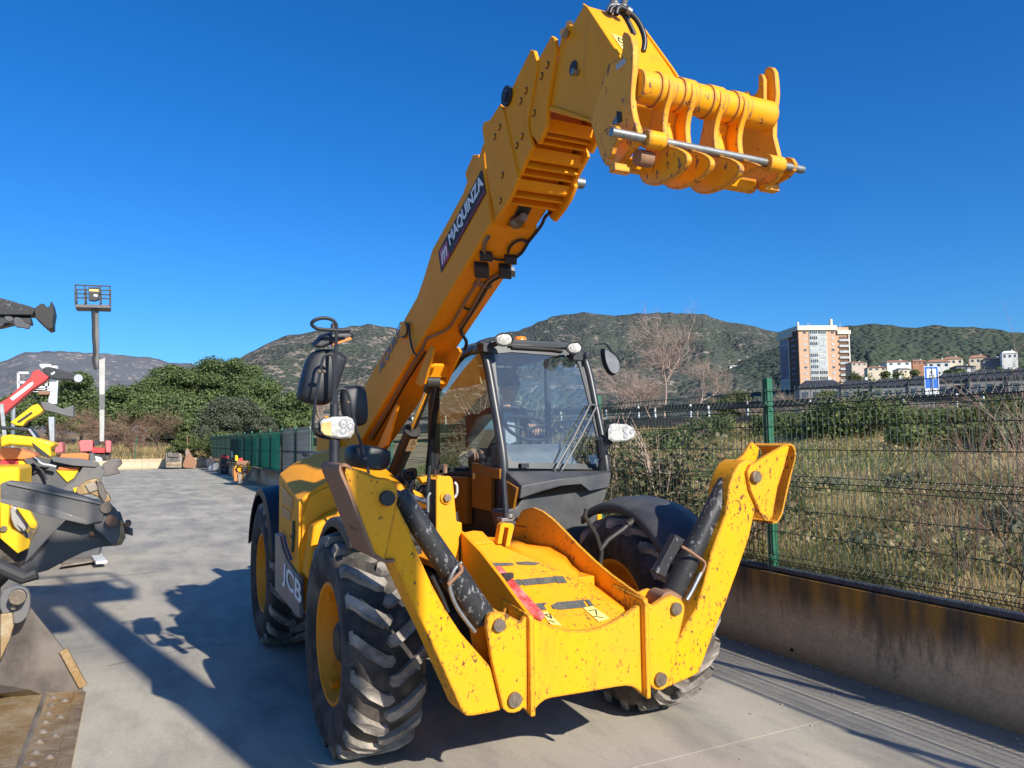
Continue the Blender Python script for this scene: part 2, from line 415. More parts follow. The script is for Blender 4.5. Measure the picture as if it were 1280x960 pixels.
# ---- engine hood
def sec(Y, pts): return [V(x, Y, z) for x, z in pts]
mb = MB()
A = sec(.70, [(-1.10, .60), (-1.10, 1.31), (-1.05, 1.36), (-.90, 1.445), (-.70, 1.47), (-.36, 1.36), (-.34, .85)])
B = sec(1.44, [(-1.10, .60), (-1.10, 1.46), (-1.01, 1.53), (-.84, 1.60), (-.62, 1.655), (-.36, 1.53), (-.34, .85)])
C2 = sec(2.9, [(-.62, .95), (-.66, 1.40), (-.62, 1.50), (-.56, 1.58), (-.50, 1.60), (-.36, 1.50), (-.34, .95)])
mb.loft(A, B, False); mb.loft(B, C2, False)
n = len(A); mb.add(A, [tuple(range(n))]); mb.add(C2, [tuple(range(n))])
mb.build('engine_hood', M_y, TH, bev=.012, ang=40)
# recessed front panel of the hood with its raised lips
mb = MB(); Yh = .69
P = S([(379, 627), (404, 609), (440, 604), (440, 640), (412, 636), (388, 654), (384, 712), (375, 702)], Y=Yh)
mb.plate(chaikin(P, 1), (0, -.012, 0)); mb.build('hood_front_panel', M_y, TH, bev=.006)
mb = MB()
mb.plate(S([(385, 655), (392, 650), (418, 634), (460, 630), (460, 640), (418, 645), (398, 660), (392, 700), (381, 722), (377, 712)], Y=.66), (0, -.16, 0))
mb.build('hood_lip', M_y, TH, bev=.02, seg=3)
# louvre and seam strip on the side
mb = MB()
mb.plate(S([(366.3, 651), (368.2, 651), (368.5, 668), (367, 690), (365, 690), (366, 668)], X=-1.103), (-.006, 0, 0)); mb.box(at(365, 671, X=-1.106), (.006, .03, .01))
mb.build('hood_latch', M_decalblack, TH)
mb = MB(); mb.plate(S([(352, 605), (366, 623), (366, 637), (352, 628)], X=-1.102), (-.002, 0, 0)); mb.plate(S([(352, 632), (364, 640), (363, 651), (352, 645)], X=-1.102), (-.002, 0, 0)); mb.build('side_sticker', simple('faded_side_sticker', (.42, .22, .07), .4), TH)
# grey lower side panel with the maker's letters
mb = MB()
P = S([(349, 666), (355, 670), (358, 684), (364, 700), (380, 722), (380, 772), (375, 768), (362, 752), (349, 737)], X=-1.085)
mb.plate(P, (-.03, 0, 0)); gp = mb.build('side_skirt', M_graypanel, TH, bev=.006)
mb = MB(); q = S([(349, 666), (355, 670), (358, 684), (364, 700)], X=-1.118)
for a, b in zip(q, q[1:]): mb.bar(a, b, .006, .02, (1, 0, 0))
mb.build('side_skirt_trim', simple('blue_grey_trim', (.06, .09, .2), .3), TH)
# warning decals on the sloping hood top
def on_hood(x, y, off=.004): return at(x, y, Y=1.0)
# rear right fender
def fender(cx, cy, cz, Rr, x0, x1, a0, a1, mat_, name, thick=.02, n=18, crown=.03):
    mb = MB(); rows = []
    for k in range(n+1):
        t = a0+(a1-a0)*k/n; e = abs(2*k/n-1)
        for i, (xx, dr) in enumerate(((x0, -.05), (x0+.015*(1 if x1 > x0 else -1), 0), ((x0*2+x1)/3, crown*.8), ((x0+2*x1)/3, crown*.8), (x1-.015*(1 if x1 > x0 else -1), 0), (x1, -.05))):
            rows.append((cx+xx, cy+(Rr+dr)*cos(t), cz+(Rr+dr)*sin(t)))
    L = 6; fs = []
    for k in range(n):
        for i in range(L-1): fs.append((k*L+i, k*L+i+1, (k+1)*L+i+1, (k+1)*L+i))
    mb.add(rows, fs); o = mb.build(name, mat_, TH, sm=True, ang=60)
    s = o.modifiers.new('solid', 'SOLIDIFY'); s.thickness = thick; s.offset = -1
    return o
fender(-.885, 2.50, .60, .70, -.21, .2, radians(15), radians(165), M_mirror, 'rear_fender')
fender(-.885, -.05, .62, .655, -.17, .2, radians(35), radians(122), M_plastic, 'front_fender', n=14, crown=.01)
fender(.88, -.20, .58, .700, .23, -.20, radians(55), radians(138), M_plastic, 'front_fender', crown=.04)
fender(.89, 2.50, .60, .70, .21, -.2, radians(15), radians(165), M_mirror, 'rear_fender')
# tubular bracket of the front left fender
mb = MB(); k = dict(Y=-.42)
mb.tube([at(750, 709, **k), at(752, 690, **k), at(745, 668, **k), at(731, 645, **k), at(733, 636, **k)], .014, 8)
mb.tube([at(750, 688, **k), at(760, 675, **k), at(778, 662, **k), at(790, 652, **k)], .015, 8); mb.cyl(at(784, 656, **k), at(793, 650, **k), .022, 10)
mb.build('fender_bracket', M_darkmetal, TH)

# ---- cab
CX0, CX1 = .30, 1.15
def wsY(z): return .60+(z-1.48)*.24      # windscreen plane
def ws(x, y, off=0):
    """point of photo pixel on the slanted windscreen plane"""
    d = _f + _r*((x-640)/FPX) - _u*((y-480)/FPX)
    # Y = .60+.24*(z-1.48)+off
    t = (.60+off-.24*1.48-CAM_C.y+.24*CAM_C.z)/(d.y-.24*d.z)
    return CAM_C+d*t
cab = bpy.data.objects.new('cab', None); COL.objects.link(cab); cab.location = (.72, 1.3, .9); setp(cab, TH)
# pillars
mb = MB()
pa = [at(628.5, 648, Y=.60), at(630, 600, Y=.60), ws(628.5, 570), ws(624, 540), ws(618, 505), ws(611, 465), ws(605, 440), ws(601, 431)]
mb.tube(spline(pa+[V(CX0+.03, 1.1, 2.385), V(CX0+.03, 1.6, 2.40), V(CX0+.03, 2.05, 2.38)], 4), .034, 12)
mb.tube(spline([V(CX0+.03, 2.10, .95), V(CX0+.03, 2.12, 1.5), V(CX0+.03, 2.10, 2.2), V(CX0+.03, 2.03, 2.37)], 4), .035, 10)
pb = [ws(758, 586), ws(752, 545), ws(745, 510), ws(737, 470), ws(731, 450), ws(728, 443)]
mb.tube(spline([V(pb[0].x, .6, 1.35)]+pb+[V(CX1-.02, 1.1, 2.39), V(CX1-.02, 1.6, 2.40), V(CX1-.02, 2.05, 2.38)], 4), .030, 12)
mb.tube(spline([V(CX1-.02, 2.10, .95), V(CX1-.02, 2.12, 1.5), V(CX1-.02, 2.10, 2.2), V(CX1-.02, 2.03, 2.37)], 4), .035, 10)
mb.tube([V(CX1-.02, 1.42, .95), V(CX1-.02, 1.42, 2.39)], .028, 8)
mb.bar(V(CX1-.02, .62, 1.45), V(CX1-.02, 2.1, 1.36), .05, .06)
mb.bar(V(CX0, 2.12, 1.40), V(CX1, 2.12, 1.40), .05, .08)
mb.build('cab_frame', M_cabblk, cab, sm=True, ang=50)
# windscreen surround: flat frame with rounded opening
outer = [ws(*p) for p in [(603, 432), (612, 430), (660, 431), (705, 437), (728, 442), (733, 450), (745, 508), (756, 560), (759, 587), (690, 586), (632, 585), (627, 556), (617, 500), (607, 450)]]
inner = [ws(*p) for p in [(618, 442), (640, 440), (700, 445), (718, 448), (724, 456), (733, 490), (745, 540), (752, 570), (751, 578), (742, 580), (650, 578), (640, 576), (635, 568), (627, 530)]]
mb = MB(); n = len(outer); off = V(0, .02, 0)
mb.add(outer+inner, [(i, (i+1) % n, n+(i+1) % n, n+i) for i in range(n)])
mb.add([p+off for p in outer]+[p+off for p in inner], [(i, n+i, n+(i+1) % n, (i+1) % n) for i in range(n)])
mb.add(inner+[p+off for p in inner], [(i, (i+1) % n, n+(i+1) % n, n+i) for i in range(n)])
mb.build('windscreen_frame', M_cabblk, cab, sm=False)
mb = MB(); g0 = [p+V(0, .008, 0) for p in inner]; mb.add(g0, [tuple(range(n))]); mb.build('windscreen', M_glass, cab, sm=False, fix=False)
# roof
mb = MB()
A = [V(x, .84, z) for x, z in ((CX0+.02, 2.395), (CX0+.03, 2.43), (CX0+.12, 2.45), (CX1-.12, 2.45), (CX1-.03, 2.43), (CX1-.02, 2.395))]
B = [V(p.x, 2.1, p.z+.01) for p in A]; mb.loft(A, B); mb.build('cab_roof', M_cabblk, cab, bev=.012)
mb = MB(); mb.box((.725, 1.47, 2.385), (.40, .6, .012)); mb.build('roof_lining', M_interior, cab)
mb = MB(); k = dict(Y=.80)
mb.tube([at(640, 434, **k), at(690, 437, **k), at(703, 439, **k)], .012, 8); mb.tube([at(636, 432, **k), at(700, 434.5, **k)], .008, 8)
mb.build('roof_rail', M_darkmetal, cab)
# side window (facing the boom)
ys = lambda pts: [at(x, y, X=CX0+.012) for x, y in pts]
fr = ys([(534, 592), (541, 520), (548, 480), (575, 446), (599, 433), (606, 445), (617, 500), (626, 552), (630, 592)])
mb = MB(); g1 = [p+V(.012, 0, 0) for p in fr]; mb.add(g1, [tuple(range(len(g1)))]); mb.build('side_window', M_glass2, cab, sm=False, fix=False)
mb = MB(); ring = fr+[fr[0]]
for a, b in zip(ring, ring[1:]): mb.bar(a, b, .03, .035, (1, 0, 0))
mb.build('side_window_frame', M_mirror, cab, bev=.004)
mb = MB(); sh = [V(CX0+.04, y, z) for y, z in ((1.15, 2.33), (2.0, 2.33), (2.0, 2.12), (1.05, 2.12))]
mb.plate(sh, (.01, 0, 0)); mb.build('sun_visor', simple('beige_visor', (.42, .36, .20), .8), cab)
# lower right cab side, yellow panels with shade darkened into the paint
mb = MB(); mb.plate([V(CX0, 2.14, 1.40), V(CX0, .64, 1.465), V(CX0, .62, .92), V(CX0, 1.35, .90), V(CX0, 2.14, .90)], (.03, 0, 0)); mb.build('cab_side_panel', M_darkmetal, cab, bev=.006)
def sidepan(pts, th, name, m=None): mb = MB(); mb.plate([at(x, y, X=CX0-.002) for x, y in pts], (-th, 0, 0)); return mb.build(name, m or M_ycab_shade, cab, bev=.006)
M_ycab_shade = paint('cab_side_yellow_shaded', (.26, .105, .008), .15, .35, coat=.1)  # machine yellow, browned to carry the shade on this side
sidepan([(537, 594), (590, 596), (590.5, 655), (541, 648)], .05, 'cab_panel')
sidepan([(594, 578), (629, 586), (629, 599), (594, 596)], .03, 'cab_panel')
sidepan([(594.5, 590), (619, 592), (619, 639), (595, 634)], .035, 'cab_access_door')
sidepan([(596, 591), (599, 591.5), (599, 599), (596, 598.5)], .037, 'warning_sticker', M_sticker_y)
# door and rear walls seen through the glass
mb = MB(); mb.plate([V(CX1-.01, .62, .92), V(CX1-.01, 2.12, .92), V(CX1-.01, 2.12, 1.40), V(CX1-.01, .62, 1.46)], (-.04, 0, 0)); mb.build('cab_door', M_y, cab, bev=.008)
mb = MB(); mb.add([V(CX1-.02, .66, 1.47), V(CX1-.02, 1.40, 1.41), V(CX1-.02, 1.40, 2.37), V(CX1-.02, .86, 2.37)], [(0, 1, 2, 3)]); mb.add([V(CX1-.02, 1.44, 1.41), V(CX1-.02, 2.08, 1.40), V(CX1-.02, 2.08, 2.36), V(CX1-.02, 1.44, 2.37)], [(0, 1, 2, 3)]); mb.build('door_window', M_glass3, cab, sm=False, fix=False)
mb = MB()
for x0, x1 in ((CX0+.05, .40), (1.07, CX1-.04)): mb.plate([V(x0, 2.10, 1.4), V(x1, 2.10, 1.4), V(x1, 2.10, 2.34), V(x0, 2.10, 2.34)], (0, .03, 0))
mb.plate([V(CX0+.04, 2.10, 2.24), V(CX1-.04, 2.10, 2.24), V(CX1-.04, 2.10, 2.36), V(CX0+.04, 2.10, 2.36)], (0, .032, 0))
mb.build('rear_wall', M_interior, cab)
mb = MB(); mb.add([V(.40, 2.115, 1.42), V(1.07, 2.115, 1.42), V(1.07, 2.115, 2.24), V(.40, 2.115, 2.24)], [(0, 1, 2, 3)]); mb.build('rear_window', M_glass3, cab, sm=False, fix=False)
mb = MB(); mb.box((.725, 1.3, .93), (.40, .72, .03)); mb.build('cab_floor', M_interior, cab)
mb = MB()   # dashboard and console
P = [V(.36, y, z) for y, z in ((.66, 1.0), (.66, 1.50), (.72, 1.60), (.84, 1.655), (.93, 1.63), (.96, 1.45), (.86, 1.2), (.80, 1.0))]
mb.plate(P, (.60, 0, 0)); mb.build('dashboard', M_interior2, cab, bev=.02, seg=3)
mb = MB(); mb.box((.43, 1.5, 1.22), (.075, .40, .16)); mb.build('side_console', M_interior2, cab, bev=.02)
mb = MB(); mb.cyl((.44, 1.28, 1.38), (.44, 1.26, 1.52), .012, 8); mb.sphere((.44, 1.26, 1.55), .028); mb.build('joystick', M_interior, cab)
# steering wheel
Mw = Matrix.Translation((.72, 1.00, 1.775)) @ Matrix.Rotation(radians(32), 4, 'X')
ring = [Mw @ V(.185*cos(t), .185*sin(t), 0) for t in np.linspace(0, 2*pi, 33)]
mb = MB(); mb.tube(ring, .014, 8, cap=False); mb.sphere(Mw @ V(0, 0, -.01), .045, 12, 6, (1, 1, .5))
for a in (.3, 2.84, 4.71): mb.tube([Mw @ V(0, 0, -.01), Mw @ V(.185*cos(a), .185*sin(a), 0)], .011, 6)
mb.cyl(Mw @ V(0, 0, -.01), (.72, .90, 1.55), .03, 10); mb.build('steering_wheel', M_mirror, cab)
# seat
mb = MB(); mb.box((.80, 1.62, 1.36), (.24, .24, .06)); mb.box((.80, 1.60, 1.12), (.16, .18, .18)); mb.build('seat', M_seat, cab, bev=.04, seg=3)
mb = MB(); mb.plate([V(.60, 1.82, 1.40), V(.60, 1.94, 1.40), V(.60, 2.02, 1.90), V(.60, 1.95, 1.93), V(.60, 1.90, 1.85)], (.40, 0, 0)); mb.build('seat_back', M_seat, cab, bev=.035, seg=3)
# front scuttle of black plastic under the windscreen
mb = MB()
A = [V(CX0-.01, .62, 1.475), V(CX1+.03, .62, 1.455), V(CX1+.03, .62, 1.0), V(CX0-.01, .62, 1.0)]
def Sd(x, y, Y): return at(x, y, Y=Y)
a0 = Sd(632, 589, .58); a1 = Sd(759, 588, .58)
b0 = Sd(652, 607, .36); b1 = Sd(695, 599, .36); b2 = Sd(722, 596, .34); b3 = Sd(740, 603, .34); b4 = Sd(764, 591, .42)
c0 = Sd(650, 624, .36); c1 = Sd(660, 620, .36); c2 = Sd(700, 607, .35); c3 = Sd(727, 606, .34); c4 = Sd(737, 614, .33); c5 = Sd(761, 609, .40)
s0 = V(CX0-.01, .60, 1.30); s1 = V(CX1+.03, .62, 1.32)
vs = [a0, a1, b0, b1, b2, b3, b4, c0, c1, c2, c3, c4, c5, s0, s1, Sd(630, 600, .6)]
mb.add(vs, [(0, 1, 6, 4), (4, 6, 5), (0, 4, 3), (0, 3, 2), (2, 3, 9, 8), (2, 8, 7), (3, 4, 10, 9), (4, 5, 11, 10), (5, 6, 12, 11), (1, 14, 12, 6), (0, 2, 7, 13), (7, 8, 9, 10, 11, 12, 14, 13)])
mb.build('scuttle_cover', M_plastic, cab, bev=.008)
mb = MB()
P = S([(647, 633), (655, 620), (672, 613), (700, 608.5), (730, 606), (760, 612), (757, 622), (748, 640), (743, 682), (690, 690), (640, 690), (628, 640)], Y=.42)
mb.plate(P, (0, .2, 0)); mb.build('scuttle_lower', M_plastic, cab, bev=.012)
mb = MB(); mb.plate([V(CX0-.012, .36, 1.36), V(CX0-.012, .62, 1.42), V(CX0-.012, .62, 1.0), V(CX0-.012, .46, 1.0), V(CX0-.012, .42, 1.22)], (.02, 0, 0)); mb.build('scuttle_side', M_ycab_shade, cab, bev=.005)
mb = MB(); mb.tube([at(630, 600, Y=.5), at(632.5, 640, Y=.40), at(634, 651, Y=.36)], .020, 10); mb.build('cab_hose', M_mirror, cab)
mb = MB(); mb.cyl(at(637, 647, Y=.30), at(637, 642, Y=.30), .035, 16); mb.box(at(634, 649, Y=.32), (.06, .04, .012)); mb.build('filler_cap', M_steel, cab, bev=.003)
# wipers
def wiper(p0, p1, r=.0075):
    mb.tube([p0, (p0+p1)/2+V(0, -.02, 0), p1], r, 6)
mb = MB(); w0, w1 = ws(694, 587, -.05), ws(738, 505, -.035); wiper(w0, w1); w2, w3 = ws(702, 588, -.05), ws(746, 507, -.035); wiper(w2, w3)
mb.bar(w1, w3, .02, .012); mb.build('wiper_arm', M_wiper, cab)
mb = MB(); mb.tube([ws(738, 505, -.02), ws(741, 525, -.02), ws(727, 560, -.02), ws(722, 575, -.02)], .006, 5); mb.build('wiper_blade', M_hose, cab)
mb = MB(); mb.sphere(ws(693, 589, -.05), .022, 10, 6); mb.sphere(ws(701, 590, -.05), .022, 10, 6); mb.box(ws(655, 582, -.02), (.03, .02, .016)); mb.build('wiper_pivot', M_mirror, cab)
M_galvd = simple('lamp_reflector', (.42, .42, .42), .3, .2, var=.3, sc=60)
# work lights
def worklight(x, y, Y, rx, rz, lean):
    c = at(x, y, Y=Y); b = bpy.data.objects.new('work_light', None); COL.objects.link(b); b.location = c; setp(b, cab)
    D = V(-.30, -1, -.02).normalized(); Q = D.to_track_quat('Z', 'Y').to_matrix()
    mb = MB(); mb.lathe([(0, rx), (-.02, rx*1.04), (-.07, rx*.8), (-.11, rx*.35), (-.115, 0)], (0, 0, 0), 'Z', 24)
    Sx = Matrix.Diagonal((1, rz/rx, 1)); mb.v = [tuple(Q @ (Sx @ Vector(v))+c) for v in mb.v]; mb.build('lamp_housing', M_mirror, b)
    mb = MB(); mb.lathe([(0, rx*.93), (.012, rx*.8), (.018, rx*.4), (.02, 0)], (0, 0, 0), 'Z', 24); mb.v = [tuple(Q @ (Sx @ Vector(v))+c) for v in mb.v]; mb.build('lens', M_white, b)
    mb = MB(); mb.lathe([(.0, rx*1.07), (.02, rx*1.05), (.02, rx*.93), (.0, rx*.92)], (0, 0, 0), 'Z', 24); mb.v = [tuple(Q @ (Sx @ Vector(v))+c) for v in mb.v]; mb.build('bezel', M_mirror, b)
    mb = MB()
    for k_ in (-.35, .30): mb.lathe([(.021, 0), (.0225, rx*.16), (.021, rx*.2)], (rx*k_, rx*.1, 0), 'Z', 12)
    mb.v = [tuple(Q @ (Sx @ Vector(v))+c) for v in mb.v]; mb.build('bulb_reflector', M_galvd, b)
    mb = MB(); e = c-D*.07; mb.tube([e, e+V(lean*.06, .04, -.03), e+V(lean*.12, .10, -.05)], .022, 8); mb.box(e+V(lean*.1, .06, -.05), (.045, .035, .035)); mb.build('lamp_bracket', M_mirror, b, bev=.006)
worklight(630, 424.5, .62, .068, .048, -1); worklight(718, 435, .62, .062, .044, .7)
mb = MB(); c = at(650, 428, Y=1.25); mb.lathe([(-.05, .055), (.03, .055), (.045, .045), (.05, 0)], c, 'Z', 20); mb.build('beacon', M_orange, cab)
mb = MB(); mb.cyl(c+V(0, 0, -.10), c+V(0, 0, -.045), .06, 20); mb.build('beacon_base', M_mirror, cab)
# head lamps
def headlamp(poly, Y, name, split=None):
    P = S(poly, Y=Y); c = sum(P, V(0, 0, 0))/len(P); b = bpy.data.objects.new('headlight', None); COL.objects.link(b); b.location = c; setp(b, TH)
    mb = MB(); k = [c+(p-c)*1.06+V(0, .02, 0) for p in P]; k2 = [c+(p-c)*.7+V(0, .11, 0) for p in P]; mb.loft(k, k2); mb.build('lamp_housing', M_mirror, b, bev=.01)
    mb = MB(); mb.mi = 0; k3 = [c+(p-c)*.82+V(0, -.016, 0) for p in P]; mb.loft(P, k3); mb.build('lens', M_white, b, bev=.004)
    w_ = max(p.x for p in P)-min(p.x for p in P); h_ = max(p.z for p in P)-min(p.z for p in P)
    for kx, kz, rr_ in ((.12, .14, .17), (.12, -.20, .13), (.33, .02, .12)):
        q_ = c+V(kx*w_, -.018, kz*h_); mb = MB(); mb.lathe([(0, h_*rr_*1.15), (-.004, h_*rr_), (-.001, h_*rr_*.75), (-.003, 0)], q_, 'Y', 18); mb.build('reflector', M_galvd, b)
    return c, b
cR, hR = headlamp([(762, 531), (768, 529), (784, 530.5), (791, 534), (794.5, 540), (793, 547), (784, 552), (766, 553), (760, 549), (759.5, 538)], .42, 'r')
mb = MB(); mb.tube([cR+V(-.06, .05, -.05), at(753, 565, Y=.5), at(751, 590, Y=.55)], .026, 10); mb.tube([at(749, 548, Y=.45), at(751, 572, Y=.5)], .03, 8); mb.build('lamp_arm', M_mirror, hR)
cL, hL = headlamp([(399.5, 527), (404, 523), (416, 520.5), (434, 520), (441, 523), (443.5, 530), (443, 541), (438, 548), (424, 549), (408, 546), (400, 541)], -.06, 'l')
mb = MB(); q = S([(401, 529), (413, 527), (414, 545), (405, 543), (401, 538)], Y=-.08); mb.plate(q, (0, -.012, 0)); mb.build('turn_signal', simple('amber_lens', (.75, .42, .16), .2, coat=.5), hL)

# mirrors on their post above the front right wheel
mp = bpy.data.objects.new('mirror_mount', None); COL.objects.link(mp); mp.location = at(418, 590, Y=.06); setp(mp, TH)
k = dict(Y=-.02)
mb = MB()
mb.tube([at(418, 592, **k), at(418, 549, **k)], .030, 12); mb.tube([at(418, 522, **k), at(418, 505, **k)], .026, 12)
mb.tube(spline(S([(418, 512), (419, 470), (420, 430), (421, 412), (418, 402), (410, 398), (400, 398), (391.5, 401.5), (390, 406), (396, 410.5), (407, 412), (425, 413), (438, 412.5)], **k), 4), .0105, 8)
mb.tube(spline(S([(413, 548), (399, 545), (392, 537), (392, 520), (396, 490), (401, 462), (404, 448), (410, 443), (416, 446), (417.5, 470), (416, 505)], **k), 4), .0085, 8)
mb.tube(spline(S([(421, 508), (421, 490), (425, 486.5), (432, 487), (436, 495), (437.5, 502), (441, 520), (448, 545), (456, 570), (461, 592)], **k), 4), .0085, 8)
mb.build('mirror_arms', M_mirror, mp)
def mirror(poly, Y, th, name, back=None, twist=0):
    P = chaikin(S(poly, Y=Y), 2); c = sum(P, V(0, 0, 0))/len(P)
    mb = MB()
    rings = [[c+(p-c)*s+V(0, d, 0) for p in P] for s, d in ((.80, -th*.55), (.93, -th*.35), (1.0, 0), (.985, th*.45))]
    n = len(P); vs = [p for r_ in rings for p in r_]; fs = [tuple(range(n-1, -1, -1))]
    for j in range(3): fs += [(j*n+i, j*n+(i+1) % n, (j+1)*n+(i+1) % n, (j+1)*n+i) for i in range(n)]
    mb.add(vs, fs); o = mb.build(name, M_mirror, mp, sm=True, ang=70)
    mb = MB(); mb.add([c+(p-c)*.96+V(0, th*.43, 0) for p in P], [tuple(range(n))]); mb.build('mirror_glass', M_chrome, o, sm=False)
    return o
mirror([(384, 445), (398, 435.5), (420, 437), (434, 446), (433, 452), (421, 489), (414, 504), (400, 508), (373, 501), (371.5, 494), (375, 478)], .14, .10, 'mirror')
mirror([(425, 486), (437, 482), (450, 481.5), (457, 485), (459.5, 505), (460, 526), (454, 532), (446, 533), (436, 531), (426, 515)], .12, .06, 'mirror')
mirror([(436, 558), (447, 555), (470, 558), (487, 562), (487, 575), (483, 586), (474, 589), (446, 585), (436, 580), (433, 572)], .13, .16, 'mirror')
mb = MB(); P = S([(391, 434), (402, 421), (418, 415.5), (437, 415), (446, 419), (437, 425), (415, 431), (402, 436)], Y=.05)
mb.loft(P, [p+V(0, .10, .02) for p in P]); mb.build('mirror', M_mirror, mp, bev=.02, seg=3, sm=True)
mb = MB(); mb.plate(S([(412, 433), (440, 424), (438, 421), (415, 430)], Y=.045), (0, .03, 0)); mb.build('orange_edge', M_orange, mp)
for (x, y, Y) in ((399, 464.5, -.03), (405, 464.5, -.03), (435, 503, -.03), (457, 573, -.04)):
    mb = MB(); mb.sphere(at(x, y, Y=Y), .012, 8, 6); mb.build('mirror_bolt', M_bolt, mp)
mb = MB(); mb.box(at(418, 415, Y=.08), (.018, .02, .05)); mb.build('mirror_clamp', M_mirror, mp, bev=.004)
# roof corner mirror on the other side
mb = MB(); k = dict(Y=.70)
mb.tube(S([(738, 449), (739, 434), (742, 429.5), (755, 429), (759, 431), (765, 440), (776, 451)], **k), .009, 8); mb.build('mirror_arm', M_mirror, cab)
P = chaikin(S([(752, 434), (757, 437), (763, 441), (770, 447), (773.5, 459), (772, 466), (768, 470), (761, 468), (756, 459), (752.5, 447)], Y=.72), 2); c = sum(P, V(0, 0, 0))/len(P)
mb = MB(); mb.loft([c+(p-c)*.9+V(0, -.03, 0) for p in P], [p+V(0, .02, 0) for p in P]); o = mb.build('mirror', M_mirror, cab, bev=.008)
mb = MB(); mb.add([c+(p-c)*.86+V(0, -.032, 0) for p in P], [tuple(range(len(P)))]); mb.build('mirror_glass', simple('grey_mirror_back', (.16, .16, .17), .35), o, sm=False)

# ------------------------------------------------------------------ boom
UN = lambda Y: 2.753-.44*Y                  # underside of the outer section
def under(x, y, off=0.0):
    """photo pixel on the sloping underside plane of the boom (off = distance below it)"""
    d = _f + _r*((x-640)/FPX) - _u*((y-480)/FPX)
    t = (2.753-off-.44*CAM_C.y-CAM_C.z)/(d.z+.44*d.y)
    return CAM_C+d*t
W31 = V(XL-XR, 0, 0)
mb = MB()
top = S([(604, 176), (598, 195), (582, 229), (578, 241), (540, 311), (528, 350), (521, 370), (490, 425), (470, 455), (445, 500)], X=XR)+[V(XR, 3.95, 1.55)]
bot = [V(XR, 3.95, 1.04)]+[V(XR, y, UN(y)) for y in (2.6, .7, -.40)]
prof = top+bot
mb.plate(prof, W31); bm_ = mb.build('outer_boom_section', M_yb, TH, bev=.018, seg=3)
mb = MB(); mb.plate(S([(581, 217), (591, 193.5), (598, 193), (598, 204), (585, 232)], X=XR+.03), V(.2, 0, 0)); mb.build('boom_top_box', M_yb, TH, bev=.006)
mb = MB(); mb.cyl(V(XR-.05, 3.62, 1.62), V(XL+.05, 3.62, 1.62), .09, 24); mb.build('boom_pivot_pin', M_bolt, TH, bev=.006)
# raised web on the near side and welded pads
mb = MB()
mb.plate([V(XR, 2.2, 2.0), V(XR, 3.5, 1.42), V(XR, 3.5, 1.65), V(XR, 2.3, 2.15)], (-.006, 0, 0))
mb.build('side_doubler', M_yb, TH, bev=.004)
# collars
def collar(ppx, xo, bars, bolts, name):
    c = bpy.data.objects.new(name, None); COL.objects.link(c); c.location = at(*ppx[0], X=XR); setp(c, TH)
    mb = MB(); P = S(ppx, X=XR-xo); mb.plate(P, (.022, 0, 0)); mb.build('side_plate', M_yb, c, bev=.004)
    mb = MB(); dx = (XL+xo)-(XR-xo); P2 = [p+V(dx, 0, 0) for p in P]; mb.plate(P2, (-.022, 0, 0)); mb.build('side_plate', M_yb, c, bev=.004)
    B = S(bars, X=XR-xo+.022)
    ax = V(0, -.916, .40)
    mb = MB(); mb.plate([B[0], B[0]+V(0, 0, .0)+ax*-.02, B[1]+ax*-.02, B[1]], (dx-.044, 0, 0)); mb.build('front_flange', M_yb, c, bev=.003)
    mb = MB()
    # core tube of the section inside the collar
    up = V(0, .40, .916)
    q = [B[1]+up*.05-ax*.02, B[1]+up*.34-ax*.02, B[1]+up*.34-ax*.42, B[1]+up*.05-ax*.42]; mb.plate([p+V(.03, 0, 0) for p in q], (dx-.10, 0, 0)); mb.build('inner_tube', M_yb, c, bev=.006)
    for k, b in enumerate(B[2:]):
        mb = MB(); mb.plate([b, b+up*.055, b+up*.055-ax*.014, b-ax*.014], (dx-.044, 0, 0)); mb.build('cross_rib', M_yb, c, bev=.002)
    for k, (x, y) in enumerate(bolts):
        mb = MB(); p = at(x, y, X=XR-xo); mb.cyl(p, p+V(-.003, 0, 0), .019, 14); bo = mb.build('plate_bolt', M_darkmetal, c); mb = MB(); mb.cyl(p+V(-.002, 0, 0), p+V(-.009, 0, 0), .0125, 12); mb.build('bolt_head', M_yb, c)
    return c
collar([(625, 130), (629, 138), (647.5, 222), (642, 238), (634, 253), (624, 268), (619, 263), (613, 242), (608.5, 216), (606, 192), (605, 180), (602.5, 161), (604, 153), (612, 150)], .030,
       [(647.5, 222.5), (645, 234), (640, 244), (634, 253)], [(624.5, 159), (618.5, 171), (628, 219), (625.5, 251)], 'boom_collar')
collar([(630, 130), (663, 62), (667, 63), (671.5, 78), (671, 86), (659.5, 150), (660.5, 165), (665.5, 183), (648, 221), (640, 190), (632, 152)], .020,
       [(665.5, 183), (664, 197), (660, 208), (654, 217)], [(657.5, 113.5), (651, 126.5), (652.5, 170.5), (646, 182)], 'boom_collar')
collar([(673, 74), (689, 44.5), (693, 47.5), (695, 60), (683.5, 131), (683.5, 148), (683, 158), (673, 180), (664, 168), (662, 152), (673, 86)], .010,
       [(683.5, 147), (682, 161), (678, 169), (674, 177)], [(684.5, 81.5), (677, 95), (667.5, 141.5)], 'boom_collar')
mb = MB(); p = at(635.5, 120.5, X=XR-.02); mb.cyl(p, p+V(-.02, 0, 0), .055, 24); mb.cyl(p+V(-.02, 0, 0), p+V(-.03, 0, 0), .032, 12); mb.build('plastic_plug', M_mirror, TH, bev=.003)
mb = MB(); mb.plate(S([(696, 71), (702, 42), (705, 34), (711, 30), (715, 32), (714, 44), (700, 70)], X=XR+.01), V(.27, 0, 0)); mb.build('chain_anchor', M_yb, TH, bev=.006)
